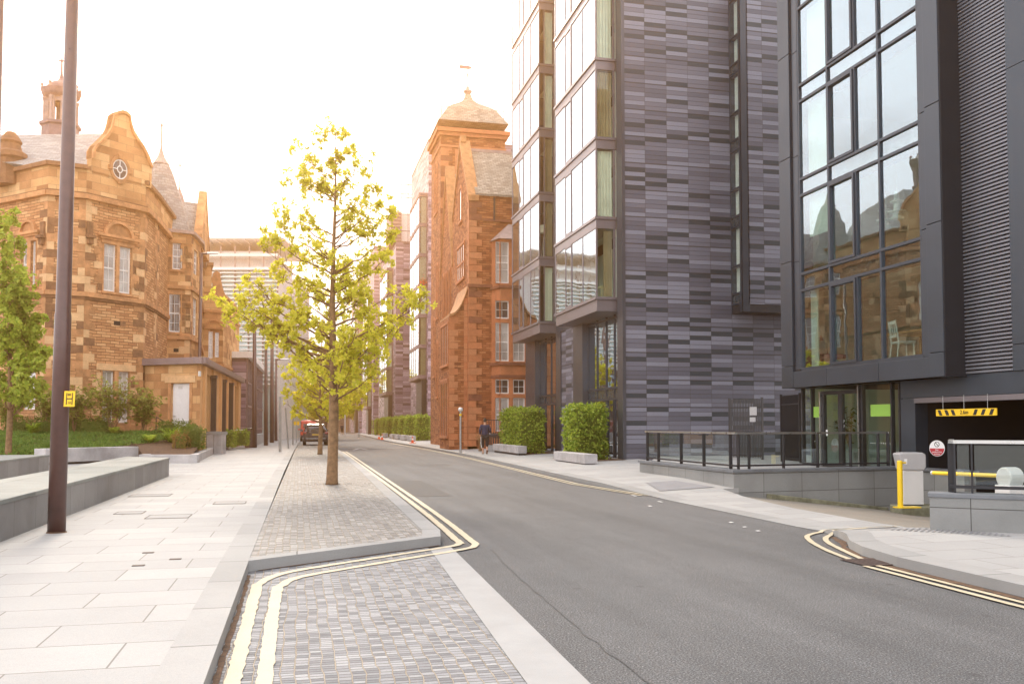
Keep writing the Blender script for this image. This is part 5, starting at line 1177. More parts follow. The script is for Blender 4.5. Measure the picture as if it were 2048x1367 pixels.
# windows per facet: (F,u0,u1,z0,z1)
w2=[(F2_.U(207,540),F2_.U(232,540),F2_.Z(220,583),F2_.Z(220,488)),(F2_.U(238,540),F2_.U(262,540),F2_.Z(250,587),F2_.Z(250,494))]
w0=[(F0.U(43,530),F0.U(55,530),F0.Z(50,572),F0.Z(50,484)),(F0.U(62,530),F0.U(72,530),F0.Z(66,574),F0.Z(66,482))]
w2g=[(F2_.U(204,765),F2_.U(228,765),F2_.Z(216,845),F2_.Z(216,741)),(F2_.U(236,765),F2_.U(258,765),F2_.Z(246,845),F2_.Z(246,743))]
w0g=[(F0.U(45,800),F0.U(70,800),2.2,4.2)]
lower=MB(); upper=MB()
for F_,hs in ((F0,w0+w0g),(F1_,[]),(F2_,w2+w2g),(F3_,[]),(F4_,[])):
    wallgrid(lower,F_,0,F_.len,-.2,zCor,hs,.22); upper.fq(F_,0,F_.len,zCor,zPar,0)
lower.build('wall','sandstone',sb); upper.build('parapet','sandstone_ashlar',sb)
for F_,a,b,c,e in [(F2_,)+w for w in w2+w2g]+[(F0,)+w for w in w0+w0g]: window(sb,F_,a,b,c,e,-.10,fw=.07,rows=4,cols=2)
# mouldings following the facets
def mould(name,z0,z1,d,m='sandstone_trim',fs=facets):
    mb=MB()
    for F_ in fs: mb.fb(F_,-d*.35,F_.len+d*.35,z0,z1,-.05,d)
    return mb.build(name,m,sb)
mould('string_course',zStr-.10,zStr+.10,.12); mould('string_course',zStr-.22,zStr-.10,.06,'sandstone_dark'); mould('cornice',zCor-.12,zCor+.1,.20); mould('cornice',zCor+.1,zCor+.18,.10,'sandstone_dark')
mould('parapet_coping',zPar,zPar+.18,.16,'sandstone_dark',[F0,F1_,F4_,F3_]); mould('plinth',-.2,1.5,.08,'sandstone_mid')
# quoins and window surrounds as individual dressed blocks
rng=random.Random(8); tones={k:MB() for k in ('sandstone_pale','sandstone_mid','sandstone_dark','sandstone_trim')}
def blk(F_,u0,u1,z0,z1,d=.012):
    r=rng.random(); k='sandstone_pale' if r<.30 else 'sandstone_mid' if r<.55 else 'sandstone_dark' if r<.78 else 'sandstone_trim'
    tones[k].fb(F_,u0,u1,z0+.006,z1-.006,-.01,d)
def quoin(Fa,Fb,z0,z1,h=.36):
    z=z0; i=0
    while z<z1-h*.5:
        a,b=(.55,.28) if i%2 else (.28,.55)
        if Fa: blk(Fa,Fa.len-a,Fa.len+.008,z,z+h)
        if Fb: blk(Fb,-.008,b,z,z+h)
        z+=h; i+=1
for Fa,Fb in ((F0,F1_),(F1_,F2_),(F2_,F3_),(F3_,F4_)): quoin(Fa,Fb,1.5,zStr-.25); quoin(Fa,Fb,zStr+.12,zCor-.15)
def surround(F_,ws,h=.33,hood=True):
    u0=min(w_[0] for w_ in ws); u1=max(w_[1] for w_ in ws); z0=ws[0][2]; z1=max(w_[3] for w_ in ws); z=z0; i=0
    while z<z1-.1:
        a=.42 if i%2 else .22; b=.22 if i%2 else .46; zz_=min(z+h,z1); blk(F_,u0-.06-a,u0-.06,z,zz_); blk(F_,u1+.06,u1+.06+b,z,zz_); z+=h; i+=1
    m=MB(); m.fb(F_,u0-.06,u0,z0,z1,-.02,.035); m.fb(F_,u1,u1+.06,z0,z1,-.02,.035)
    for a,b in zip(ws,ws[1:]): m.fb(F_,a[1],b[0],z0,z1,-.02,.045)
    m.fb(F_,u0-.15,u1+.15,z1,z1+.20,-.02,.05); m.fb(F_,u0-.1,u1+.1,z0-.12,z0,-.02,.08); m.build('window_surround','sandstone_trim',sb)
    return u0,u1,z1
for F_,ws in ((F2_,w2),(F0,w0)):
    u0,u1,z1=surround(F_,ws); cu_=(u0+u1)/2; rr=(u1-u0)/2+.05
    m=MB(); m.fb(F_,u0-.35,u1+.35,z1+.30,z1+.42,0,.20); m.fb(F_,u0-.25,u1+.25,z1+.20,z1+.30,0,.12); m.farc(F_,cu_,z1+.42,rr*.82,rr,0,math.pi,0,.16,16,.92); m.build('arched_hood','sandstone_trim',sb)
    m=MB(); m.fprism(F_,[(cu_+rr*.82*math.cos(a*math.pi/14),z1+.42+rr*.76*math.sin(a*math.pi/14)) for a in range(15)],0,.05); m.build('tympanum','sandstone_mid',sb)
surround(F2_,w2g)
MB().fb(F2_,w2g[0][0]-.3,w2g[1][1]+.3,w2g[0][3]+.02,w2g[0][3]+.32,-.02,.06).build('lintel','sandstone_pale',sb)
# corbels beside the upper windows and vents
m=MB()
for F_,u in ((F0,F0.len-.25),(F2_,.18)):
    z=F_.Z(100 if F_ is F0 else 172,475); m.fb(F_,u-.18,u+.18,z,z+.12,0,.28); m.fb(F_,u-.12,u+.12,z-.28,z,0,.18); m.fb(F_,u-.14,u+.14,z+.12,z+.75,0,.10)
m.build('corbel','sandstone_dark',sb)
u=F2_.U(234,645); z=F2_.Z(234,646); MB().fb(F2_,u-.16,u+.16,z-.1,z+.1,0,.012).build('vent','dark_inside',sb); blk(F2_,u+.17,u+.45,z-.13,z+.13)
for k,m_ in tones.items():
    if m_.v: m_.build('dressed_stones',k,sb)
# curved gable
gp_=[(183,352),(183,316),(184,300),(190,290),(202,279),(213,268),(220,256),(224,242),(226,229),(234,223),(243,221),(252,224),(259,231),(261,246),(266,262),(276,278),(287,294),(297,314),(304,336),(308,356)]
gpts=[F2_.at(*p) for p in gp_]; gpts=[(u,z) for u,z in gpts]; gpts[0]=(gpts[0][0],zPar-.1); gpts[-1]=(min(gpts[-1][0],F2_.len+.3),zPar-.1)
m=MB(); m.fprism(F2_,gpts,-.35,.0); m.build('gable','sandstone_ashlar',sb)
m=MB()
cxg=sum(p[0] for p in gpts)/len(gpts)
def inset(p,k=.13):
    v=Vector((p[0]-cxg,p[1]-(zPar+1.2))); v=v*(1-k/max(.3,v.length)); return (cxg+v.x,zPar+1.2+v.y)
for a,b in zip(gpts[1:-1],gpts[2:-1]): m.fprism(F2_,[a,b,inset(b),inset(a)],-.42,.12)
m.build('gable_coping','sandstone_trim',sb)
uo,zo=F2_.at(239,339); ro=16/ppm(42)*1.05
m=MB(); m.farc(F2_,uo,zo,ro,ro+.13,0,2*math.pi,-.02,.07,24,1.2); 
for a in (0,90,180,270): m.fb(F2_,uo+(ro+.1)*math.cos(R(a))-.1,uo+(ro+.1)*math.cos(R(a))+.1,zo+1.2*(ro+.1)*math.sin(R(a))-.1,zo+1.2*(ro+.1)*math.sin(R(a))+.1,.0,.10)
m.build('oval_surround','sandstone_mid',sb)
m=MB(); m.farc(F2_,uo,zo,ro*.28,ro*.38,0,2*math.pi,.02,.04,14,1.2); m.farc(F2_,uo,zo,ro*.88,ro*1.0,0,2*math.pi,.02,.04,20,1.2)
for a in (0,90,180,270):
    c_,s_=math.cos(R(a)),math.sin(R(a)); m.fprism(F2_,[(uo+ro*.36*c_-.02*s_,zo+1.2*ro*.36*s_-.02*c_),(uo+ro*.9*c_-.02*s_,zo+1.2*ro*.9*s_-.02*c_),(uo+ro*.9*c_+.02*s_,zo+1.2*ro*.9*s_+.02*c_),(uo+ro*.36*c_+.02*s_,zo+1.2*ro*.36*s_+.02*c_)],.022,.038)
ow=m.build('oval_window','white_paint',sb); m=MB(); disc(m,F2_,uo,zo,ro,.0,.018,24,sz=1.2); m.build('pane','pane_dark',ow)
# roof behind the gable: pitched slates
rp=[(P0.x,P0.y+1),(P1.x+.2,P1.y+.6),(P2.x,P2.y+.6),(P3.x-.5,P3.y+.2),(P4.x-.6,P4.y+.5),(P5.x-.6,P5.y),(P0.x,P5.y+2)]
ridge=D(205,268,46.5); 
m=MB(); zr0=zPar-.05; rA=D(60,270,48); rB=D(215,268,45.5); zrd=rB.z
m.add([(P0.x,P0.y+1,zr0),(P1.x,P1.y+.5,zr0),(P2.x,P2.y+.5,zr0),(P3.x-.6,P3.y+.3,zr0),(P4.x-.5,P4.y+5,zr0),(-22,48.5,zrd-1.2),(rB.x,rB.y,zrd),(rB.x-1,rB.y+6,zrd),(-22,56,zr0)],[(0,1,5),(1,2,6,5),(2,3,6),(3,4,7,6),(5,6,7,8)])
m.build('roof','roof_slate_grey',sb)
# rounded pier at the far left
pc_=D(18,310,41.0); m=MB(); zt_=D(18,318,41).z
m.lathe(pc_.x,pc_.y+.2,[(.62,zt_-1.2),(.62,zt_),(.75,zt_+.08),(.72,zt_+.3),(.5,zt_+.45),(.42,zt_+.75),(.5,zt_+.85),(.38,zt_+1.05),(.2,zt_+1.3),(.05,zt_+1.35)],12); m.build('pier_cap','sandstone_dark',sb)
# lantern (cupola)
lc=D(121,250,46.0); lx_,ly_=lc.x,lc.y; Zq=lambda py: D(121,py,46).z; sc=1/ppm(46)
m=MB(); m.lathe(lx_,ly_,[(32*sc/.92,zPar-.5),(32*sc/.92,Zq(258)),(36*sc/.92,Zq(255)),(36*sc/.92,Zq(250)),(30*sc,Zq(249))],8,R(22.5)); m.build('lantern_base','lead',sb)
ol=MB()
for k in range(8):
    a=R(22.5+45*k); x,y=lx_+30*sc*math.cos(a),ly_+30*sc*math.sin(a)
    ol.lathe(x,y,[(.12,Zq(250)),(.10,Zq(247)),(.075,Zq(243)),(.07,Zq(208)),(.10,Zq(205)),(.12,Zq(201))],8)
    x,y=lx_+25*sc*math.cos(a),ly_+25*sc*math.sin(a); ol.box(x-.1,x+.1,y-.1,y+.1,Zq(250),Zq(196))
ol.build('lantern_column','lead_pale',sb)
ar=MB()
for k in range(8):
    a=R(22.5+45*k); b=R(67.5+45*k); r_=26*sc; A=(lx_+r_*math.cos(a),ly_+r_*math.sin(a)); B=(lx_+r_*math.cos(b),ly_+r_*math.sin(b)); Fk=Fr(A,B,(math.cos((a+b)/2),math.sin((a+b)/2)))
    zt2,za=Zq(196),Zq(214); w_=Fk.len; n=6
    for i in range(n):
        t0=math.pi*i/n; t1=math.pi*(i+1)/n; u0,u1=w_/2-w_*.32*math.cos(t0),w_/2-w_*.32*math.cos(t1); ar.fprism(Fk,[(u0,za+w_*.32*math.sin(t0)),(u1,za+w_*.32*math.sin(t1)),(u1,zt2),(u0,zt2)],-.08,0)
    ar.fb(Fk,0,w_*.18,Zq(250),zt2,-.08,0); ar.fb(Fk,w_*.82,w_,Zq(250),zt2,-.08,0)
ar.build('lantern_arcade','lead_pale',sb)
m=MB(); m.lathe(lx_,ly_,[(28*sc,Zq(200)),(33*sc,Zq(196)),(35*sc,Zq(193)),(37*sc,Zq(187)),(38*sc,Zq(184)),(28*sc,Zq(182)),(26*sc,Zq(179)),(25*sc,Zq(175)),(21*sc,Zq(170)),(14*sc,Zq(166)),(8*sc,Zq(163)),(4*sc,Zq(158)),(2.2*sc,Zq(148)),(1.5*sc,Zq(126)),(1.4*sc,Zq(124))],16,R(22.5)); m.build('lantern_dome','lead',sb)
m=MB(); 
for k in range(8):
    a=R(22.5+45*k); x,y=lx_+35*sc*math.cos(a),ly_+35*sc*math.sin(a); m.lathe(x,y,[(.06,Zq(184)),(.07,Zq(181)),(.03,Zq(180)),(.09,Zq(176)),(.02,Zq(172))],8)
m.build('urn_finials','lead_pale',sb)
m=MB(); z_=Zq(122); m.tube([(lx_-.14,ly_,z_),(lx_+.14,ly_,z_)],.04,6); m.tube([(lx_,ly_,z_-.15),(lx_,ly_,z_+.14)],.04,6); m.build('cross_finial','lead',sb)
# --- turret wing
T0=pl(309,48.6); T1=pl(379,49.5); T2=pl(398,52.2); T3=pl(404,60)
FT0=Fr(T0,T1,(0,-1)); FT1=Fr(T1,T2,(1,-1)); FT2=Fr(T2,T3,(1,0)); tf=[FT0,FT1,FT2]
zTe=FT0.Z(340,463); zS1=FT0.Z(340,573); zS2=FT0.Z(340,674)
wt=[(FT0.U(345,510),FT0.U(365,510),FT0.Z(355,539),FT0.Z(355,486)),(FT0.U(338,625),FT0.U(361,625),FT0.Z(350,664),FT0.Z(350,588))]
wt1=[(FT1.len*.30,FT1.len*.72,wt[0][2],wt[0][3]-.1),(FT1.len*.30,FT1.len*.72,wt[1][2],wt[1][3])]
wt2=[(.6,1.5,wt[1][2],wt[1][3]),(3.6,4.6,wt[1][2],wt[1][3]),(.6,1.5,wt[0][2],wt[0][3])]
# keep the corner window inside its wall
def clampw(ws,F_): return [(max(.15,a),min(F_.len-.12,b),c,e) for a,b,c,e in ws]
wt=clampw(wt,FT0)
m=MB(); wallgrid(m,FT0,0,FT0.len,-.2,zTe,wt,.2); wallgrid(m,FT1,0,FT1.len,-.2,zTe,wt1,.2); wallgrid(m,FT2,0,FT2.len,-.2,zTe,wt2,.2); m.build('turret_wall','sandstone_ashlar',sb)
for F_,ws in ((FT0,wt),(FT1,wt1),(FT2,wt2)):
    for w_ in ws: window(sb,F_,*w_,-.08,fw=.06,rows=4,cols=2,pm='pane_dark' if F_ is FT0 else 'pane_curtained')
tones={k:MB() for k in tones}
for w_ in wt: surround(FT0,[w_])
for a,b in ((FT0,FT1),(FT1,FT2)): quoin(a,b,1.5,zTe-.1)
for k,m_ in tones.items():
    if m_.v: m_.build('dressed_stones',k,sb)
for z in (zS1,zS2): mould('string_course',z-.1,z+.1,.12,'sandstone_trim',tf)
mould('eaves',zTe-.05,zTe+.12,.22,'lead_pale',tf)
u=FT0.U(352,700); z=FT0.Z(352,700); MB().fb(FT0,u-.13,u+.13,z-.1,z+.1,0,.01).build('vent','dark_inside',sb)
tc=D(322,400,51.2); ta=D(318,312,51.2); m=MB(); sc=1/ppm(51)
m.lathe(tc.x,tc.y,[(66*sc,zTe+.05),(46*sc,D(322,408,51).z),(24*sc,D(322,345,51).z),(15*sc,D(320,326,51).z)],8,R(22.5)); m.build('turret_roof','roof_slate_grey',sb)
m=MB(); zz2=D(320,327,51).z; m.lathe(tc.x-.03,tc.y,[(17*sc,zz2),(13*sc,zz2+.15),(7*sc,D(318,312,51).z),(3*sc,D(318,300,51).z),(1.6*sc,D(318,290,51).z),(1.4*sc,D(318,250,51).z),(3.5*sc,D(318,249,51).z),(1*sc,D(318,244,51).z)],10); m.build('turret_finial','lead_pale',sb)
s2c=D(359,398,54); m=MB(); sc2=1/ppm(54); m.lathe(s2c.x,s2c.y,[(11*sc2,s2c.z-.3),(7*sc2,D(359,392,54).z),(2.4*sc2,D(359,380,54).z),(1.2*sc2,D(359,374,54).z),(1.0*sc2,D(359,333,54).z),(2.6*sc2,D(359,331,54).z),(.8*sc2,D(359,328,54).z)],8); m.build('rear_finial','lead_pale',sb)
gA=D(390,404,53.0); m=MB(); zrg=D(370,403,54).z
m.add([(T0.x-1,T0.y+2.0,zTe),(T2.x-.1,T2.y+.2,zTe),(T2.x-.1,T2.y+5,zTe),(T0.x-1,T0.y+7,zTe),(T0.x-1,T0.y+4.5,zrg),(T2.x-.1,T2.y+2.6,zrg)],[(0,1,5,4),(2,3,4,5),(0,4,3)]); m.build('roof','roof_slate_grey',sb)
FGb=Fr((T2.x,T2.y+.1),(T2.x,T2.y+5),(1,0)); m=MB(); m.fprism(FGb,[(0,zTe-.2),(0,zTe+.3),(2.45,zrg+.55),(4.9,zTe+.3),(4.9,zTe-.2)],-.35,.02); m.build('side_gable','sandstone_ashlar',sb)
m=MB(); m.fprism(FGb,[(-.05,zTe+.3),(2.45,zrg+.55),(2.45,zrg+.8),(-.05,zTe+.55)],-.4,.06); m.fprism(FGb,[(4.95,zTe+.3),(2.45,zrg+.55),(2.45,zrg+.8),(4.95,zTe+.55)],-.4,.06); m.build('gable_coping','sandstone_trim',sb)
# --- far wing
Q0=pl(402,60); Q1=pl(446,60.5); Q2=pl(456,62.5); Q3=Q2+Vector((.3,7))
FQ0=Fr(Q0,Q1,(0,-1)); FQ1=Fr(Q1,Q2,(1,-1)); FQ2=Fr(Q2,Q3,(1,0)); zQ=FQ0.Z(430,590); zQs=FQ0.Z(430,622)
wq=[(FQ0.U(417,680),FQ0.U(426,680),FQ0.Z(422,716),FQ0.Z(422,662)),(FQ0.U(430,680),FQ0.U(438,680),FQ0.Z(432,714),FQ0.Z(432,664))]
m=MB(); wallgrid(m,FQ0,0,FQ0.len,-.2,zQ,wq,.15); wallgrid(m,FQ1,0,FQ1.len,-.2,zQ,[],.1); wallgrid(m,FQ2,0,FQ2.len,-.2,zQ,[],.1); m.build('far_wall','sandstone_ashlar',sb)
for w_ in wq: window(sb,FQ0,*w_,-.06,rows=4,cols=2)
for z in (zQs,FQ0.Z(430,730),zQ): mould('string_course',z-.08,z+.08,.10,'sandstone_trim',[FQ0,FQ1,FQ2])
cu_=(wq[0][0]+wq[1][1])/2; z1=wq[0][3]; m=MB(); m.fb(FQ0,wq[0][0]-.3,wq[1][1]+.25,z1+.15,z1+.27,0,.15); m.farc(FQ0,cu_,z1+.3,.42,.56,0,math.pi,0,.12,12); m.build('arched_hood','sandstone_trim',sb)
m=MB(); ug=FQ0.U(432,560); gq=[FQ0.at(*p) for p in ((424,592),(425,568),(423,556),(427,545),(433,541),(440,545),(442,560),(447,580),(452,592))]; m.fprism(FQ0,gq,-.3,.0); m.build('small_gable','sandstone_mid',sb)
q4=FQ0.at(405,530); m=MB(); m.fb(FQ0,-.3,FQ0.U(424,540),zQ,FQ0.Z(410,530),-3,-.05); m.build('far_attic','sandstone_ashlar',sb); MB().fb(FQ0,-.35,FQ0.U(427,540),FQ0.Z(410,530),FQ0.Z(410,530)+.2,-3.1,.1).build('attic_cornice','sandstone_dark',sb)
# --- masses behind the faces so nothing is hollow
m=MB(); m.prism([P0+Vector((.3,.6)),P1+Vector((.3,.7)),P2+Vector((0,.8)),P3+Vector((-.7,.3)),P4+Vector((-.6,0)),P5+Vector((-.6,0)),Vector((P0.x,P5.y+1))],0,zPar-.2); m.prism([T0+Vector((-3,.6)),T1+Vector((-.4,.6)),T2+Vector((-.6,.2)),T3+Vector((-.6,0)),Vector((T0.x-3,T3.y))],0,zTe-.1); m.prism([Q0+Vector((-2,.5)),Q1+Vector((-.3,.5)),Q2+Vector((-.5,0)),Q3+Vector((-.5,0)),Vector((Q0.x-2,Q3.y))],0,zQ-.05); m.build('core','dark_inside',sb)
# ======================= ANNEX =======================
an=thing('stone_annex','single-storey stone annex with grey metal fascia and white side door','building',(-5.5,45,0))
A0=pl(290,43.2); A1=pl(402,42.0); A2=pl(483,61)
FA=Fr(A0,A1,(0,-1)); FAs=Fr(A1,A2,(1,0)); zf=FA.Z(350,729); zf1=FA.Z(350,716)
d0,d1=FA.U(342,810),FA.U(379,810); zd=FA.Z(360,766); zdb=FA.Z(360,870)
m=MB(); wallgrid(m,FA,0,FA.len,-.2,zf,[(d0,d1,zdb,zd)],.2)
op=[(.9,1.5),(3.4,4.1),(6.3,7.0),(9.6,10.4)]
oh=[(FAs.len*a,FAs.len*b,.9,zf-.35) for a,b in ((.10,.17),(.24,.33),(.42,.48),(.55,.6),(.66,.72),(.80,.86))]
m.build('wall','sandstone_ashlar',an); m=MB(); wallgrid(m,FAs,0,FAs.len,-.2,zf,oh,.25); m.build('side_wall','sandstone_side',an)
m=MB()
for h_ in oh: m.fb(FAs,h_[0],h_[1],h_[2],h_[3],-.3,-.22)
m.build('side_windows','pane_dark',an)
m=MB()
for i in range(6): u=FAs.len*(.04+.165*i); m.fb(FAs,u,u+.5,.2,zf-.05,0,.12)
m.build('pilasters','sandstone_side',an)
m=MB()
for px_ in (420,441,456):
    u=FAs.U(px_,800); m.fb(FAs,u-.10,u+.10,.3,zf-.35,.05,.30); m.fb(FAs,u-.25,u+.25,zf-.5,zf-.35,.05,.32)
m.build('steel_posts','iron',an)
m=MB(); m.fb(FA,-.2,FA.len+.25,zf,zf1,-.3,.25); m.fb(FAs,-.249,FAs.len+.1,zf+.002,zf1-.002,-.3,.25); m.build('fascia','fascia_lead',an,bev=.01)
MB().prism([A0,A1,A2,A2+Vector((-3,0)),A0+Vector((0,16))],zf1-.3,zf1-.05).build('roof','lead',an)
m=MB(); m.fb(FA,d0-.35,d1+.35,zd+.03,zd+.36,-.02,.05); m.build('door_lintel','sandstone_pale',an)
m=MB(); m.fb(FA,d0-.16,d0,zdb,zd,-.02,.03); m.fb(FA,d1,d1+.16,zdb,zd,-.02,.03); m.build('door_surround','sandstone_trim',an)
dd=MB().fb(FA,d0,d1,zdb,zd,-.18,-.12).build('door','door_white',an); MB().fb(FA,d0+.32,d0+.55,zdb+.65,zdb+.70,-.12,-.10).build('letterbox','steel',dd); MB().fb(FA,d0+.05,d0+.18,zdb+.9,zdb+.93,-.12,-.06).build('door_handle','steel',dd); MB().fb(FA,d0+.33,d0+.56,zd-.25,zd-.12,-.12,-.09).build('door_light','cabinet_pale',dd)
MB().fb(FA,FA.U(404-4,750),FA.U(402,750)+.0,FA.Z(400,752),FA.Z(400,742),.0,.12).build('wall_light','white_paint',an)
MB().prism([FA.pt(d0-.3,0,.02),FA.pt(d1+.5,0,.02),FA.pt(d1+.5,0,1.4),FA.pt(d0-.3,0,1.4)],.1,zdb-.02).build('steps','granite_pale',an)
hr=thing('handrail','thin black sloping handrail in front of the white annex door','railing',FA.pt(d0,0,1.2)); m=MB()
m.tube([FA.pt(d0+.05,zdb,1.0),FA.pt(d0+.05,zdb+.85,1.0),FA.pt(d1+.2,zdb+.32,1.0),FA.pt(d1+.2,zdb-.5,1.0)],.025,6); m.build('rail','black_metal',hr); MB().tube([FA.pt(d0+.05,zdb+.6,1.0),FA.pt(d1+.2,zdb+.05,1.0)],.015,6).build('lower_rail','black_metal',hr)
m=MB().prism([A0+Vector((.3,.8)),A1+Vector((-.6,.8)),A2+Vector((-.6,0)),A2+Vector((-3,0))],0,zf); m.build('core','dark_inside',an)
# ======================= FAR LEFT SIDE OF THE STREET =======================
sl=thing('striped_block','low slate-striped office block with a glazed street front beyond the stone annex','building',(-5,66,0))
S0=pl(452,66); S1=pl(493,65.0); S2=S1+Vector((.35,20)); Fz=Fr(S0,S1,(0,-1)); Fz2=Fr(S1,S2,(1,0)); zS=Fz.Z(480,716)
MB().prism([S0+Vector((-6,0)),S1,S2,S2+Vector((-8,0))],-.1,zS).build('wall','slate_panels_far',sl)
MB().prism([S0+Vector((-6,-.3)),S1+Vector((.4,-.3)),S2+Vector((.4,0)),S2+Vector((-8,0))],zS,zS+.45).build('roof_edge','roof_white',sl)
MB().fq(Fz2,.1,Fz2.len,.3,zS-.1,.08).build('glazing','glass_bay',sl)
m=MB()
for i in range(12): u=.1+i*Fz2.len/12; m.fb(Fz2,u-.05,u+.05,.2,zS,.02,.14)
for z in (1.2,2.9,4.6): m.fb(Fz2,0,Fz2.len,z-.06,z+.06,.02,.13)
m.build('glazing_frame','lead',sl)
go=thing('louvred_office','large white glass office building with horizontal louvres and an overhanging roof canopy','building',(-12,90,0))
O0=pl(404,88); O1=pl(553,88); FO_=Fr(O0,O1,(0,-1)); zO=FO_.Z(430,480); zO2=FO_.Z(430,538)
MB().fb(FO_,-4,FO_.len,-.1,zO2,-14,-.4).build('wall','roof_white',go); MB().fb(FO_,-4,FO_.len*.8,zO2,zO-.8,-12,-1.5).build('upper_wall','roof_white',go)
MB().fb(FO_,-4,FO_.len,.5,zO2,-.38,-.3).build('glazing','glass_pale',go)
m=MB(); z=5.5; ztopl=zO2
while z<ztopl: m.fb(FO_,-4,FO_.len+.2,z,z+.09,-.1,.25); z+=.42
m.build('louvres','roof_white',go)
m=MB()
for i in range(9): u=-4+i*(FO_.len+4)/8; m.fb(FO_,u-.05,u+.05,.5,zO-.6,-.25,-.1)
m.build('mullions','lead_pale',go)
m=MB(); m.fb(FO_,-4,FO_.len+.6,zO+.05,zO+.2,-12,.5); m.build('canopy','roof_white',go); m=MB()
for i in range(12): u=-3.5+i*.95; m.fb(FO_,u,u+.05,zO-.12,zO+.04,-2,.4)
m.fb(FO_,-4,FO_.len,zO-1.6,zO-1.35,-1.6,.1); m.fb(FO_,-4,FO_.len,zO2-.1,zO2+.15,-.5,.3); m.build('canopy_ribs','roof_white',go)
lk=thing('dark_office','tall dark-glazed office building beyond the lamp posts on the left of the street','building',(-6,110,0))
K0=pl(545,102); K1=pl(592,101); K1b=K1+Vector((.6,30)); FK=Fr(K0,K1,(0,-1)); FKs=Fr(K1,K1b,(1,0)); zK=FK.Z(560,655)
MB().prism([K0+Vector((-5,0)),K1,K1b,K1b+Vector((-8,0))],-.1,zK).build('wall','lead',lk)
m=MB()
for i in range(7): u=i*FK.len/6; m.fb(FK,u-.06,u+.06,2.8,zK,0,.12)
for i in range(10): u=i*3.2; m.fb(FKs,u-.1,u+.1,2.8,zK,0,.15)
for k in range(5): z=2.8+2.1*k; m.fb(FKs,0,30,z-.1,z+.1,0,.1); m.fb(FK,0,FK.len,z-.1,z+.1,0,.1)
m.build('fins','iron',lk); MB().fq(FK,.1,FK.len,2.9,zK-.2,.02).build('front_glazing','dark_brown',lk); MB().fq(FKs,.1,29,2.9,zK-.2,.02).build('side_glazing','dark_brown',lk)
# narrow pale-framed tower behind the lamp posts
K2=pl(505,94); K3=pl(531,94); FKn=Fr(K2,K3,(0,-1)); nb=thing('link_block','narrow gridded link block between the louvred office and the dark office','building',(K2.x,K2.y,0)); zn=FKn.Z(520,640)
MB().fb(FKn,-.6,FKn.len+.9,-.1,zn,-4,0).build('wall','dark_brown',nb); m=MB()
for k in range(16): m.fb(FKn,-.6,FKn.len+.9,1+.75*k,1.12+.75*k,0,.12)
for i in range(4): m.fb(FKn,-.6+i*.8,-.5+i*.8,0,zn,.0,.14)
m.build('louvres','roof_white',nb)
# building closing the street
eb=thing('end_building','dark building with white wall panels closing the far end of the street','building',(4,215,0)); E0=pl(628,205); E1=pl(700,205); FE=Fr(E0,E1,(0,-1))
MB().fb(FE,0,FE.len,-.1,FE.Z(660,795),-12,0).build('wall','lead',eb)
m=MB(); m.fb(FE,FE.U(644,830),FE.U(652,830),FE.Z(650,840),FE.Z(650,820),0,.1); m.fb(FE,FE.U(672,830),FE.U(680,830),FE.Z(650,840),FE.Z(650,820),0,.1); m.build('white_panels','white_panel',eb)
m=MB(); m.fb(FE,0,FE.len,FE.Z(660,818),FE.Z(660,812),0,.3); m.build('canopy','iron',eb)
# ======================= VEGETATION =======================
def gz(x,y): return .32+max(0,min(1,(y-35.8)/5.4))*.80
LOBE=[(0,0,.03),(0,.30,.22),(0,.38,.08),(0,.62,.40),(0,.66,.12),(0,.84,.22),(0,1.0,.0)]
def leaf_lobed(mb,p,d,s,l,w_,droop=.0,simple=False):
    R_=[p,p+d*l*.22+s*w_*.16,p+d*l*.34+s*w_*.48,p+d*l*.46+s*w_*.18,p+d*l*.68+s*w_*.42,p+d*l*.76+s*w_*.10,p+d*l]
    L_=[p+d*l*.76-s*w_*.10,p+d*l*.68-s*w_*.42,p+d*l*.46-s*w_*.18,p+d*l*.34-s*w_*.48,p+d*l*.22-s*w_*.16]
    if simple: mb.add([p,p+d*l*.45+s*w_*.45,p+d*l,p+d*l*.45-s*w_*.45],[(0,1,2,3)])
    else: mb.add(R_+L_,[(0,1,2,10,11),(2,3,9,10),(3,4,8,9),(4,5,7,8),(5,6,7)])
def tuft(mb,p,up,rng,n,l,simple=False,spread=1.0):
    up=up.normalized(); a=up.orthogonal().normalized(); b=up.cross(a); ph=rng.uniform(0,6.28)
    for i in range(n):
        t=ph+i*2.4; e=rng.uniform(-.55,.65)*spread; d=(a*math.cos(t)+b*math.sin(t)+up*e).normalized()
        s=d.cross(up+Vector((rng.uniform(-.5,.5),rng.uniform(-.5,.5),rng.uniform(-.5,.5))))
        if s.length<1e-3: continue
        s.normalize(); k=l*rng.uniform(.65,1.15); leaf_lobed(mb,p+Vector((rng.gauss(0,.02),rng.gauss(0,.02),rng.gauss(0,.02))),d,s,k,k*rng.uniform(.6,.85),simple=simple)
def bez(a,b,c,n): return [a*(1-t)**2+b*2*t*(1-t)+c*t*t for t in [i/n for i in range(n+1)]]
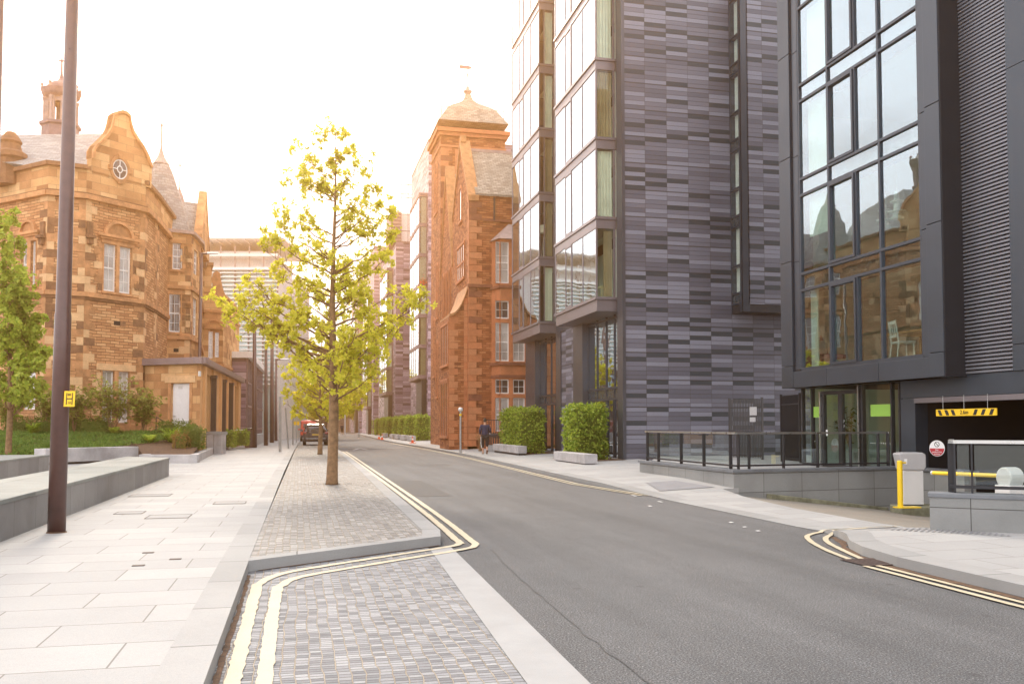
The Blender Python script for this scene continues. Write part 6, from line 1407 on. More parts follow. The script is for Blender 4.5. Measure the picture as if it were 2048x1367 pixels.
def street_tree(label,base,H_,tr,branches,rng,leafm,ll=.13,nl=11,simple=False,group=None,sec=6,barkm='tree_bark',name='street_tree',lean=(0,0)):
    """branches: list of (start_height, tip Vector)"""
    t=thing(name,label,'tree',base,group)
    base=Vector(base); top=base+Vector((lean[0],lean[1],H_))
    tp=[base+Vector((0,0,-.05)),base+Vector((0,0,.12)),base+Vector((.01,0,.6))]+[base.lerp(top,k)+Vector((.03*math.sin(k*9),.03*math.cos(k*7),0)) for k in (.2,.35,.5,.65,.8,.92,1)]
    tr_=[tr*1.25,tr*1.08,tr*.98,tr*.9,tr*.72,tr*.52,tr*.36,tr*.22,tr*.12,tr*.05]
    MB().tube(tp,tr_,12).build('trunk','tree_bark',t,smooth=True)
    br=MB(); lf=MB()
    def trunk_at(h):
        k=max(0,min(1,h/H_)); return base.lerp(top,k)+Vector((.03*math.sin(k*9),.03*math.cos(k*7),0)), tr*(1.0-.9*k)
    for sh,tip in branches:
        a,ra=trunk_at(sh); dv=tip-a; Ln=dv.length
        mid=a+dv*.5+Vector((rng.gauss(0,.05*Ln),rng.gauss(0,.05*Ln),-.10*Ln+rng.gauss(0,.04*Ln)))
        P=bez(a,mid,tip,9); P=[p+Vector((rng.gauss(0,.012*Ln),rng.gauss(0,.012*Ln),rng.gauss(0,.012*Ln))) if 0<i<9 else p for i,p in enumerate(P)]
        r0=min(ra*.42,.018*Ln+.006); rs=[max(.004,r0*(1-.85*i/9)) for i in range(10)]
        br.tube(P,rs,6,caps=False)
        dirn=dv.normalized()
        tuft(lf,tip,dirn,rng,nl,ll,simple); 
        ns=max(3,int(sec*Ln))
        for k in range(ns):
            f=rng.uniform(.28,.98)**.8; i=min(8,int(f*9)); p=P[i].lerp(P[i+1],f*9-i)
            sd=Vector((rng.gauss(0,1),rng.gauss(0,1),rng.gauss(.15,.8))); sd=(sd-dirn*sd.dot(dirn)).normalized()+dirn*rng.uniform(.3,1.0); sd.normalize()
            sl=rng.uniform(.14,.68)*min(1,.35+Ln*.35)*(1.15-f*.5); q=p+sd*sl; m_=p.lerp(q,.5)+Vector((0,0,rng.uniform(-.03,.05)))
            br.tube([p,m_,q],[.006,.005,.003],4,caps=False)
            tuft(lf,q,sd,rng,nl,ll,simple)
            if rng.random()<.55: tuft(lf,m_+Vector((rng.gauss(0,.03),rng.gauss(0,.03),.02)),sd+Vector((0,0,.8)),rng,nl-3,ll*.9,simple)
            if rng.random()<.5 and sl>.2:
                q2=m_+Vector((rng.gauss(0,.13),rng.gauss(0,.13),rng.gauss(.02,.12))); br.tube([m_,q2],[.004,.003],4,caps=False); tuft(lf,q2,q2-m_,rng,nl,ll,simple)
    br.build('branches','twig_brown' if simple else barkm,t,smooth=True,fast=True); lf.build('crown',leafm,t,fast=True)
    return t
rng=random.Random(21)
TB=G(664,968,.12); dT=TB.y*math.cos(YAW)+TB.x*math.sin(YAW); pm=ppm(dT)
# tips measured on the photograph, (px,py) and a depth offset
tips=[(425,578),(448,600),(488,556),(502,632),(520,458),(528,500),(548,408),(560,452),(586,296),(600,352),(572,342),(612,258+60),(640,264),(664,262),(690,268),(705,300),(742,322),(752,372),(760,408),(789,418),(782,470),(742,448),(770,500),(855,590),(835,610),(818,640),(812,572),(770,520),(750,610),(738,655),(790,650),(705,420),(560,600),(528,660),(575,655),(600,700),(630,640),(720,700),(640,560),(620,480),(600,430),(700,350),(655,330),(640,380),(596,556),(550,545),(510,590),(470,590),(720,560),(740,690)]
brs=[]
for px,py in tips:
    dx=(px-664)/pm; z=H+(850-py)/pm
    rad=max(.35,min(2.2,(8.6-z)*.36)) if z>3.2 else 1.3
    dy=math.sqrt(max(.02,rad*rad-min(dx*dx,rad*rad*.98)))*rng.uniform(-.8,.8)
    tip=D(px,py,dT+dy); hd=math.hypot(dx,dy); sh=max(1.75,min(z-.12-.52*hd+rng.uniform(-.1,.1),8.0)); brs.append((sh-.12,tip))
for k in range(16):   # towards and away from the viewer
    z=3.0+k*.33; rad=max(.35,min(1.7,(8.9-z)*.32)); a=rng.uniform(0,6.28); off=Vector((math.cos(a)*rad*.6,math.sin(a)*rad,0)); tip=Vector((TB.x,TB.y,z))+off; brs.append((max(2.0,z-.12-.5*rad)-.12,tip))
for k in range(30):
    z=2.7+rng.random()**1.1*5.2; rad=max(.3,min(1.5,(8.6-z)*.30))*rng.uniform(.35,.85); a=rng.uniform(0,6.28); brs.append((max(2.0,z-.12-.5*rad)-.12,Vector((TB.x+math.cos(a)*rad,TB.y+math.sin(a)*rad,z))))
tt=street_tree('nearest young oak street tree with bright yellow-green leaves on the cobbled island',TB,8.45,.125,brs,rng,'leaf_yellow_glow',.108,13,sec=8.5)
# support: leaf litter ring at the base
lt=MB(); r2=random.Random(3)
for i in range(260):
    a=r2.uniform(0,6.28); rr=abs(r2.gauss(.15,.28)); p=Vector((TB.x+rr*1.3*math.cos(a),TB.y+rr*math.sin(a),.122)); d=Vector((r2.gauss(0,1),r2.gauss(0,1),.15)).normalized(); leaf_lobed(lt,p,d,d.cross(Vector((0,0,1))).normalized(),.035,.02,simple=True)
o=lt.build('leaf_litter','soil',fast=True); o['kind']='stuff'
def auto_branches(base,H_,h0,rad,n,rng,flat=1.0,top=.12):
    out=[]
    for k in range(n):
        f=(k+.5)/n; z=h0+(H_-h0)*f; r_=rad*(math.sin(math.pi*min(1,.22+f*.80))**.8)*rng.uniform(.6,1.05); a=k*2.39996+rng.uniform(-.3,.3)
        tip=Vector(base)+Vector((math.cos(a)*r_,math.sin(a)*r_*flat,z)); out.append((max(h0*.75,z-.5*r_-.1),tip))
    return out
T2_=G(640,908,.12); 
rng=random.Random(5); street_tree('second street tree with denser yellow crown on the island, in line behind the nearest oak',T2_,6.2,.11,auto_branches(T2_,6.0,2.0,2.0,44,rng),rng,'leaf_far',.17,9,True,sec=4)
b3=D(664,850,64); b3.z=.1; rng=random.Random(6); street_tree('third street tree whose yellow crown shows left of the nearer trunks above the cars',b3,7.6,.13,auto_branches(b3,7.4,2.6,3.1,50,rng),rng,'leaf_far',.24,9,True,sec=3)
b3=Vector((2.9,100,.1)); rng=random.Random(7); street_tree('fourth street tree, small and far beyond the parked cars',b3,8.5,.14,auto_branches(b3,8.3,2.4,3.4,40,rng),rng,'leaf_far',.4,8,True,sec=2)
# far trees closing the view
def far_tree(label,px,dep,H_,rad,seed):
    p=D(px,850,dep); p.z=0; rng=random.Random(seed); street_tree(label,p,H_,.25,auto_branches(p,H_*.98,H_*.22,rad,46,rng),rng,'leaf_far',1.0,7,True,sec=.7,name='background_tree',group='trees closing the far end of the street')
far_tree('far yellowish tree right of the end building, nearest the last apartment block',712,180,15,6,31); far_tree('far tallest tree just right of the nearest trunk line at the end of the street',692,200,19,7,32); far_tree('far low tree behind the end building, left of centre',600,190,14,7,33)
# left edge tree and garden shrubs
lb=D(18,850,33); lb.z=gz(lb.x,lb.y) if lb.y>36 else .35
rng=random.Random(12); brs=[]
for px,py in [(20,425),(-20,430),(35,480),(10,520),(48,540),(60,590),(-30,520),(30,610),(75,640),(92,632),(60,665),(95,700),(80,720),(40,700),(10,660),(20,740),(55,755),(90,765),(-25,640),(-40,720),(0,590),(-50,580),(35,560),(25,640),(5,470),(70,690),(15,700),(-10,760),(40,780),(45,640),(20,590),(60,620),(8,560),(50,720)]:
    tip=D(px,py,33+rng.uniform(-1.5,1.3)); brs.append((max(1.2,tip.z-lb.z-.9-.3*abs(px-18)/55),tip))
street_tree('green leafy tree cut by the left edge, before the sandstone building',lb,8.2,.11,brs,rng,'leaf_green',.17,12,True,sec=14,name='garden_tree')
def shrub(label,base,h_,rad,n,seed,leafm,ll=.09,grp=None,stems=6,name='garden_shrub'):
    t=thing(name,label,'shrub',base,grp); rng=random.Random(seed); st=MB(); lf=MB(); base=Vector(base)
    for k in range(stems):
        a=k*6.28/stems+rng.uniform(-.4,.4); r_=rad*rng.uniform(.3,1.0); tip=base+Vector((r_*math.cos(a),r_*.6*math.sin(a),h_*rng.uniform(.65,1.0))); P=bez(base+Vector((rng.gauss(0,.06),rng.gauss(0,.06),0)),base+Vector((r_*.3*math.cos(a),r_*.3*math.sin(a),h_*.55)),tip,6); st.tube(P,[.02,.018,.015,.012,.01,.007,.004],5)
        for j in range(n//stems):
            f=rng.uniform(.35,1.0); i=min(5,int(f*6)); p=P[i].lerp(P[i+1],f*6-i)+Vector((rng.gauss(0,rad*.22),rng.gauss(0,rad*.16),rng.gauss(0,h_*.09))); st.tube([P[i],p],[.006,.003],4,caps=False); tuft(lf,p,Vector((rng.gauss(0,.4),rng.gauss(0,.4),1)),rng,8,ll,True)
    st.build('stems','twig_brown',t,fast=True); lf.build('foliage',leafm,t,fast=True); return t
def gp(px,dep): p=D(px,850,dep); p.z=gz(p.x,p.y); return p
for k,(px,dep,h_,rad,l) in enumerate(((226,38.5,2.35,1.45,'broad airy shrub in front of the twin ground-floor window of the sandstone building'),(288,39.5,1.9,.9,'airy shrub reaching right towards the annex door'),(150,38.5,2.0,1.0,'loose shrub right behind the big lamp post'),(95,39,1.9,.8,'loose shrub left of the big lamp post'),(18,39,1.7,.8,'greyish loose shrub near the left edge below the garden tree'))):
    shrub(l,gp(px,dep),h_,rad,int(300*rad),40+k,'leaf_bush',.12,stems=9)
def hedge(name,label,x0,x1,y0,y1,z0,z1,n,leafm='leaf_hedge',ll=.07,grp=None,seed=1,open_side=False,cat='hedge',base=None):
    rng=random.Random(seed); t=thing(name,label,cat,((x0+x1)/2,(y0+y1)/2,z0),grp); lf=MB()
    A=[(y1-y0)*(z1-z0),(y1-y0)*(z1-z0),(x1-x0)*(z1-z0),(x1-x0)*(z1-z0),(x1-x0)*(y1-y0)]
    for i in range(n):
        k=rng.choices(range(5),A)[0]; u,v=rng.random(),rng.random(); j=rng.gauss(0,.035)
        if k==0: p=Vector((x0+j,y0+(y1-y0)*u,z0+(z1-z0)*v)); nn=Vector((-1,0,0))
        elif k==1: p=Vector((x1+j,y0+(y1-y0)*u,z0+(z1-z0)*v)); nn=Vector((1,0,0))
        elif k==2: p=Vector((x0+(x1-x0)*u,y0+j,z0+(z1-z0)*v)); nn=Vector((0,-1,0))
        elif k==3: p=Vector((x0+(x1-x0)*u,y1+j,z0+(z1-z0)*v)); nn=Vector((0,1,0))
        else: p=Vector((x0+(x1-x0)*u,y0+(y1-y0)*v,z1+j*1.6+.04*math.sin(u*9))); nn=Vector((0,0,1))
        p-=nn*(max(0,noise.noise(p*3.1)*.30)-.03)
        d=(nn*rng.uniform(.2,1.0)+Vector((rng.gauss(0,.5),rng.gauss(0,.5),rng.gauss(-.35,.45)))).normalized(); s=d.cross(nn+Vector((rng.gauss(0,.5),rng.gauss(0,.5),rng.gauss(0,.5))))
        if s.length<1e-3: continue
        leaf_lobed(lf,p,d,s.normalized(),ll*rng.uniform(.7,1.3),ll*.75,simple=True)
    MB().box(x0+.09,x1-.09,y0+.09,y1-.09,z0+.02,z1-.09).build('inner_twigs','soil' if False else 'leaf_box',t); lf.build('foliage',leafm,t,fast=True)
    return t
hedge('hedge','near clipped beech hedge block beside the slate-panelled corner',10.0,11.15,31.75,33.4,.22,2.16,4200,seed=2,ll=.12)
hedge('hedge','clipped beech hedge block between the walking woman and the near apartment pier',9.95,11.0,40.0,44.4,.25,2.2,6000,seed=3,ll=.12)
st=MB(); rg=random.Random(9)
for k in range(7): x=11.25+rg.uniform(-.05,.25); y=31.9+rg.uniform(0,.8); st.tube([(x,y,.2),(x+rg.uniform(-.1,.1),y,1.1),(x+rg.uniform(-.15,.15),y,2.1)],[.012,.01,.005],5)
h0=hedge('hedge','clipped green hedge block directly past the red tower, nearest of the far row',10.0,11.0,77,79.2,.2,2.3,1500,seed=4,ll=.16,grp='far hedge blocks along the right pavement')
names=['second','third','fourth','fifth','sixth','seventh','eighth','ninth']
for k,(y,dx) in enumerate(((82.6,-.25),(87.5,-.3),(92.5,-.35),(101,-.3),(107,-.2),(113,0.0),(124,.35),(134,.8))):
    dup(h0,(10.5+dx,y+1.1,.2),names[k]+' clipped hedge block of the far row past the red tower',scale=(1,1.15,1))
def planter(name,label,x0,x1,y0,y1,z0,z1,grp=None,cat='bench'):
    t=thing(name,label,cat,((x0+x1)/2,(y0+y1)/2,z0),grp); MB().box(x0+.06,x1-.06,y0+.06,y1-.06,z0-.05,z0+.05).build('foot','black_metal',t); MB().box(x0,x1,y0,y1,z0+.05,z1).build('block','granite_pale',t,bev=.012); return t
planter('stone_bench','pale granite block bench in front of the near beech hedge',9.42,9.88,29.1,32.9,.15,.52)
planter('stone_bench','pale granite block bench beside the walking woman and the second beech hedge',9.5,9.9,38.9,44.2,.20,.58)
p0=planter('stone_bench','pale stone block below the nearest hedge past the red tower',9.2,9.6,75.5,78.5,.15,.62,'stone blocks below the far hedge row')
for k,y in enumerate((81.5,86.5,91.5,100)): dup(p0,(9.3,y,.15),names[k]+' stone block below the far hedge row past the red tower')
mb=MB(); mb.quad((9.95,30.9,rz(9.95,31)+.012),(11.6,30.9,rz(11.6,31)+.012),(11.6,35,rz(11.6,35)+.012),(9.95,35,rz(9.95,35)+.012)); mb.quad((9.92,39.4,rz(9.9,39)+.012),(11.6,39.4,rz(11.6,39)+.012),(11.6,45,rz(11.6,45)+.012),(9.92,45,rz(9.9,45)+.012)); struct(mb.build('hedge_bed','soil'))
# box hedges in the garden
def gh(px0,px1,dep,h_,label,seed,m='leaf_box',n=1100,ll=.07,thick=.7,lift=0,name='box_hedge',rust=False):
    a=D(px0,850,dep); b=D(px1,850,dep); z=gz((a.x+b.x)/2,a.y)+lift; return hedge(name,label,a.x,b.x,min(a.y,b.y),min(a.y,b.y)+thick,z-.1,z+h_,n,m,ll,seed=seed)
gh(8,52,38.5,.62,'low clipped box hedge at the left edge of the garden',51); gh(62,105,38.5,.62,'low clipped box hedge between the left edge and the big lamp post',52); gh(130,158,38.5,.62,'low clipped box hedge right behind the big lamp post',53); gh(160,216,38.5,.64,'longest low clipped box hedge under the airy shrubs',54,n=1600)
gh(318,352,38.5,.52,'box hedge left of the white annex door railing',55); gh(356,388,38.5,.5,'box hedge right below the white annex door',56)
gh(372,404,36.0,.72,'reddish-green box hedge at the planter corner beside the pale pier',57,n=1500); gh(348,376,35.6,.55,'bronze-tinged rounded shrub on the soil at the planter corner',58,'leaf_rust',900)
def fern(label,px,dep,rad,h_,seed,m='leaf_lime'):
    b=gp(px,dep); t=thing('fern',label,'fern',b); rng=random.Random(seed); lf=MB()
    for i in range(46):
        a=rng.uniform(0,6.28); e=rng.uniform(.5,1.4); L_=rad*rng.uniform(.6,1.1); pts=[b+Vector((math.cos(a)*L_*f,math.sin(a)*L_*f,h_*e*(f-.55*f*f)*1.6)) for f in (0,.25,.5,.75,1)]
        for p,q in zip(pts,pts[1:]):
            d=(q-p).normalized(); s=d.cross(Vector((0,0,1))).normalized()
            for sg in (-1,1): leaf_lobed(lf,p,(d+s*sg*1.3).normalized(),d,.13*h_/.45,.07,simple=True); leaf_lobed(lf,(p+q)/2,(d+s*sg*1.3).normalized(),d,.12*h_/.45,.06,simple=True)
    lf.build('fronds',m,t,fast=True); return t
fern('bright lime fern on the right of the garden ground cover',343,36.8,.62,.62,61); fern('bright lime fern left of the big lamp post',66,37.5,.45,.5,62); fern('small fern at the front edge of the ground cover',300,36.6,.4,.35,63,'leaf_green')
fern('small fern below the airy shrubs',228,38.2,.4,.35,64,'leaf_green')
# ground cover
rg=random.Random(77); gc=MB(); cnt=0
while cnt<15000:
    dep=rg.uniform(29,40.5); px=rg.uniform(-30,366); p=D(px,850,dep); x,y=p.x,p.y
    if x<-9.3 and y<35.2+(x+9.3)*.40: continue
    if x>-9.3 and y<35.3+(x+9.3)*1.04: continue
    z=gz(x,y)+max(0,noise.noise(Vector((x*1.3,y*1.3,0))))*.16; b=Vector((x,y,z)); d=Vector((rg.gauss(0,.6),rg.gauss(0,.6),rg.uniform(.3,1))).normalized(); s=d.cross(Vector((rg.gauss(0,1),rg.gauss(0,1),.2))).normalized()
    leaf_lobed(gc,b,d,s,rg.uniform(.10,.2),.07,simple=True); cnt+=1
o=gc.build('ground_cover','leaf_ground',fast=True); o['kind']='stuff'
mb=MB(); xs=[-32,-26,-20,-16,-13,-11,-9.6]
def soilz(x,y): return gz(x,y)
A=[(-32,27.5),(-20,31),(-14.5,33),(-11,34.4),(-9.3,35.1),(-8.0,36.6),(-6.3,38.5),(-5.6,36.0),(-3.9,35.5)]
for k in range(6):
    ya=[(x,y+(44.5-y)*k/6) for x,y in A]; yb=[(x,y+(44.5-y)*(k+1)/6) for x,y in A]; strip(mb,ya,yb,lambda x,y: soilz(x,y) if y>36.8 else .33)
for (a,b) in zip(A,A[1:]): mb.quad((a[0],a[1],0),(b[0],b[1],0),(b[0],b[1],.33 if b[1]<36.8 else soilz(*b)),(a[0],a[1],.33 if a[1]<36.8 else soilz(*a)))
struct(mb.build('garden_soil','soil'))
# ======================= STREET FURNITURE, VEHICLES, PEOPLE =======================
def granite_wall(label,x0,x1,y0,y1,z0,z1,name='granite_wall',yb=None):
    t=thing(name,label,'wall',((x0+x1)/2,(y0+y1)/2,z0)); yb=y1 if yb is None else yb
    MB().prism([(x0,y0),(x1,y0),(x1,y1),(x0,yb)],z0,z1-.06).build('side_panels','granite_wall',t); MB().prism([(x0-.01,y0),(x1+.012,y0),(x1+.012,y1+.012),(x0-.01,yb+.012)],z1-.06,z1).build('top_slab','granite_top',t,bev=.008); return t
granite_wall('long low dark granite seating wall along the left footway behind the big lamp post',-4.72,-3.42,2,26.1,.1,.62,yb=27.4)
granite_wall('shorter low granite seating wall at the left edge behind the long one',-8.9,-7.28,14,29.6,.1,.62)
a=Vector((-8.5,34.05,0)); b=Vector((-5.96,37.0,0)); Fb=Fr((a.x,a.y),(b.x,b.y),(0,-1)); t=thing('stone_bench','long pale granite block bench in front of the garden ground cover','bench',(a.x,a.y,.12))
MB().fb(Fb,.08,Fb.len-.08,.1,.2,-.5,-.1).build('foot','black_metal',t); MB().fb(Fb,0,Fb.len,.2,.69,-.6,0).build('block','granite_pale',t,bev=.015)
# pier by the annex
a=D(398,870,43.5); b=D(443,870,43.5); Fp=Fr((a.x,a.y),(b.x,b.y),(0,-1)); t=thing('granite_pier','pale panelled granite pier with cap beside the planter corner below the annex lamp post','pier',(a.x,a.y,.12))
MB().fb(Fp,0,Fp.len,.1,1.05,-.7,0).build('body','granite_pale',t); MB().fb(Fp,-.05,Fp.len+.05,1.05,1.2,-.75,.05).build('cap','kerb_stone',t)
m=MB()
for f in (.33,.66): m.fb(Fp,f*Fp.len-.008,f*Fp.len+.008,.12,1.05,0,.004)
m.build('joints','black_print',t)
for k,(p0,p1,dep,l) in enumerate(((446,466,50,'left of two small clipped hedges beyond the pale granite pier'),(471,493,53,'right of two small clipped hedges beyond the pale granite pier'))):
    a=D(p0,850,dep); b=D(p1,850,dep); hedge('box_hedge',l,a.x,b.x,a.y,a.y+1.6,.3,1.15,700,'leaf_hedge',.11,seed=70+k)
kerbwall('planter_kerb','low pale kerb in front of the two small hedges beyond the granite pier',[(-4.15,46.9),(-3.75,56)],.1,.38,.3,'granite_pale')
def low_wall(label,pa,pb,dep0,dep1,z1):
    a=D(pa,850,dep0); b=D(pb,850,dep1); kerbwall('low_wall',label,[(a.x,a.y),(b.x,b.y)],.1,z1,.35,'concrete_band','low wall')
low_wall('pale low wall along the left footway beyond the two lamp posts',514,540,62,84,.85); low_wall('pale low wall fragment further along the left footway',541,566,88,130,.85)
t=thing('litter_bin','dark slatted litter bin beside the lamp post beyond the small hedges','bin',D(499,860,56)); p=D(499,860,56); MB().lathe(p.x,p.y,[(.26,.12),(.28,.2),(.28,1.25)],14).build('body','bin_grey',t); MB().lathe(p.x,p.y,[(.30,1.25),(.30,1.32),(.1,1.34)],14).build('lid','black_metal',t)
t=thing('guard_rail','thin pale horizontal guard rail behind the small hedges beyond the pier','railing',D(448,857,58)); a=D(448,857,58); b=D(500,857,58); m=MB(); m.tube([(a.x,a.y,1.2),(b.x,b.y,1.2)],.04,6); m.build('rail','white_paint',t)
m=MB(); 
for i in range(14): q=a.lerp(b,i/13); m.tube([(q.x,q.y,.1),(q.x,q.y,1.2)],.015,4)
m.build('balusters','iron',t)
# lamp posts
def lamp_post(label,px,pyb,pyt,dep,r,arm=None,grp=None,mat='post_paint',pxt=None,name='lamp_post',n=16):
    b=D(px,pyb,dep); b.z=.12; tp=D(pxt if pxt is not None else px,pyt,dep); t=thing(name,label,'lamp post',b,grp)
    MB().tube([b,b.lerp(tp,.32),b.lerp(tp,.325),tp],[r*1.12,r*1.03,r*.95,r*.72],n).build('post',mat,t,smooth=False if n<10 else True)
    if arm:
        q=tp+Vector((math.cos(YAW),-math.sin(YAW),0))*arm; m=MB(); m.tube([tp-Vector((0,0,.06)),q-Vector((0,0,.02))],[r*.6,r*.5],8); m.build('arm',mat,t)
        h_=MB(); d=(q-tp).normalized(); s=tp+d*arm*.35; e=tp+d*arm*1.02; h_.hexa([s+Vector((0,-.1,-.07)),e+Vector((0,-.1,-.05)),e+Vector((0,.1,-.05)),s+Vector((0,.1,-.07)),s+Vector((0,-.06,.04)),e+Vector((0,-.06,.02)),e+Vector((0,.06,.02)),s+Vector((0,.06,.04))]); h_.build('lamp_head','white_paint',t)
    return t
lb_=G(113,1064,.12); dl=lb_.y*math.cos(YAW)+lb_.x*math.sin(YAW)
t=lamp_post('tall dark brown lamp post in the left foreground with a yellow H plate',113,1064,-260,dl,.098,pxt=153,n=24)
MB().lathe(lb_.x,lb_.y,[(.125,.12),(.12,.13),(.11,.135)],24).build('base_collar','soil',t)
sp=D(138,797,dl-.10); cw_,chh=20/ppm(dl),31/ppm(dl); rgt=Vector((math.cos(YAW),-math.sin(YAW),0)); fwd=Vector((math.sin(YAW),math.cos(YAW),0))
FSg=Fr((sp.x-rgt.x*cw_/2,sp.y-rgt.y*cw_/2),(sp.x+rgt.x*cw_/2,sp.y+rgt.y*cw_/2+.03),(-fwd.x,-fwd.y)); ti=.06
t=thing('hydrant_sign','small yellow fire hydrant plate with a black H strapped to the foreground lamp post','sign',sp)
def sg(u0,u1,z0,z1,d0,d1): 
    m_=MB(); f=lambda u,z:(u*cw_+ti*cw_*((z-.5)),sp.z-chh/2+z*chh); m_.fprism(FSg,[f(u0,z0),f(u1,z0),f(u1,z1),f(u0,z1)],d0,d1); return m_
sg(0,1,0,1,-.006,0).build('plate','sign_yellow',t)
m=MB()
for q in ((.20,.28,.12,.88),(.72,.80,.12,.88),(.28,.72,.47,.54)): k=sg(*q,0,.002); m.add(k.v,k.f)
m.build('letter_h','black_print',t); text_mesh('numerals','80',chh*.2,'black_print',t,facing(FSg.pt(cw_*.5,sp.z+chh*.26,.003),FSg.n)); text_mesh('numerals','10',chh*.2,'black_print',t,facing(FSg.pt(cw_*.5,sp.z-chh*.27,.003),FSg.n))
MB().tube([sp+fwd*.03-rgt*.08+Vector((0,0,-.03)),sp+fwd*.03+rgt*.08+Vector((0,0,-.03))],.012,6).build('strap','black_metal',t) if False else None
lamp_post('dark lamp post cut by the left edge of the picture',-24,930,-200,22,.085,pxt=8)
lamp_post('slim dark lamp post with pale horizontal head in front of the sandstone annex',396,862,505,46,.10,arm=.85,pxt=403)
lamp_post('dark street column beyond the small clipped hedges beside the litter bin',509,888,640,56,.14)
lamp_post('dark lamp post with pale head beyond the litter bin',532,886,682,62,.13,arm=1.0)
lamp_post('tall dark column between the second and third pale-headed lamp posts',544,880,576,72,.16)
lamp_post('third pale-headed lamp post far along the left footway',552,878,717,80,.12,arm=1.1)
lamp_post('farthest pale-headed lamp post on the left footway',564,870,745,100,.12,arm=1.2)
def pole(label,px,pyb,pyt,dep,r,mat='galvanised',pxt=None,cap=None,z=.12):
    b=D(px,pyb,dep); b.z=z; tp=D(pxt if pxt is not None else px,pyt,dep); t=thing('sign_pole',label,'pole',b); MB().tube([b,tp],[r,r*.95],12).build('post',mat,t)
    if cap: cap(t,tp)
    return t
pole('grey bare pole on the left footway beside the kerb, nearest of the slim poles',560,903,793,47,.07); pole('leaning slim pole behind the nearest grey pole on the left footway',577,892,815,54,.045,pxt=571); pole('short slim pole before the dark car',586,880,824,64,.05)
def sq(t,tp): MB().box(tp.x-.2,tp.x+.2,tp.y-.02,tp.y+.02,tp.z-.32,tp.z).build('sign_plate','sign_yellow',t)
pole('slim post carrying a yellow square sign before the red van',593,872,842,72,.03,cap=lambda t,tp:MB().box(tp.x-.22,tp.x+.22,tp.y-.02,tp.y+.02,tp.z-.30,tp.z).build('sign_plate','sign_yellow',t))
def ball(t,tp): MB().lathe(tp.x,tp.y,[(.02,tp.z-.02),(.09,tp.z+.01),(.12,tp.z+.07),(.10,tp.z+.15),(.03,tp.z+.19)],14).build('cap','cabinet_pale',t); MB().lathe(tp.x,tp.y,[(.062,tp.z-.22),(.062,tp.z-.12)],12).build('band','sign_yellow',t)
pole('grey post with round pale cap on the right pavement beside the red sandstone wall',921,906,822,43.5,.05,cap=ball,z=.13)
pole('short pale marker post at the far end of the right pavement',690,862,822,130,.12,'white_paint')
pole('thin post among the far hedge blocks on the right pavement',718,868,838,100,.05)
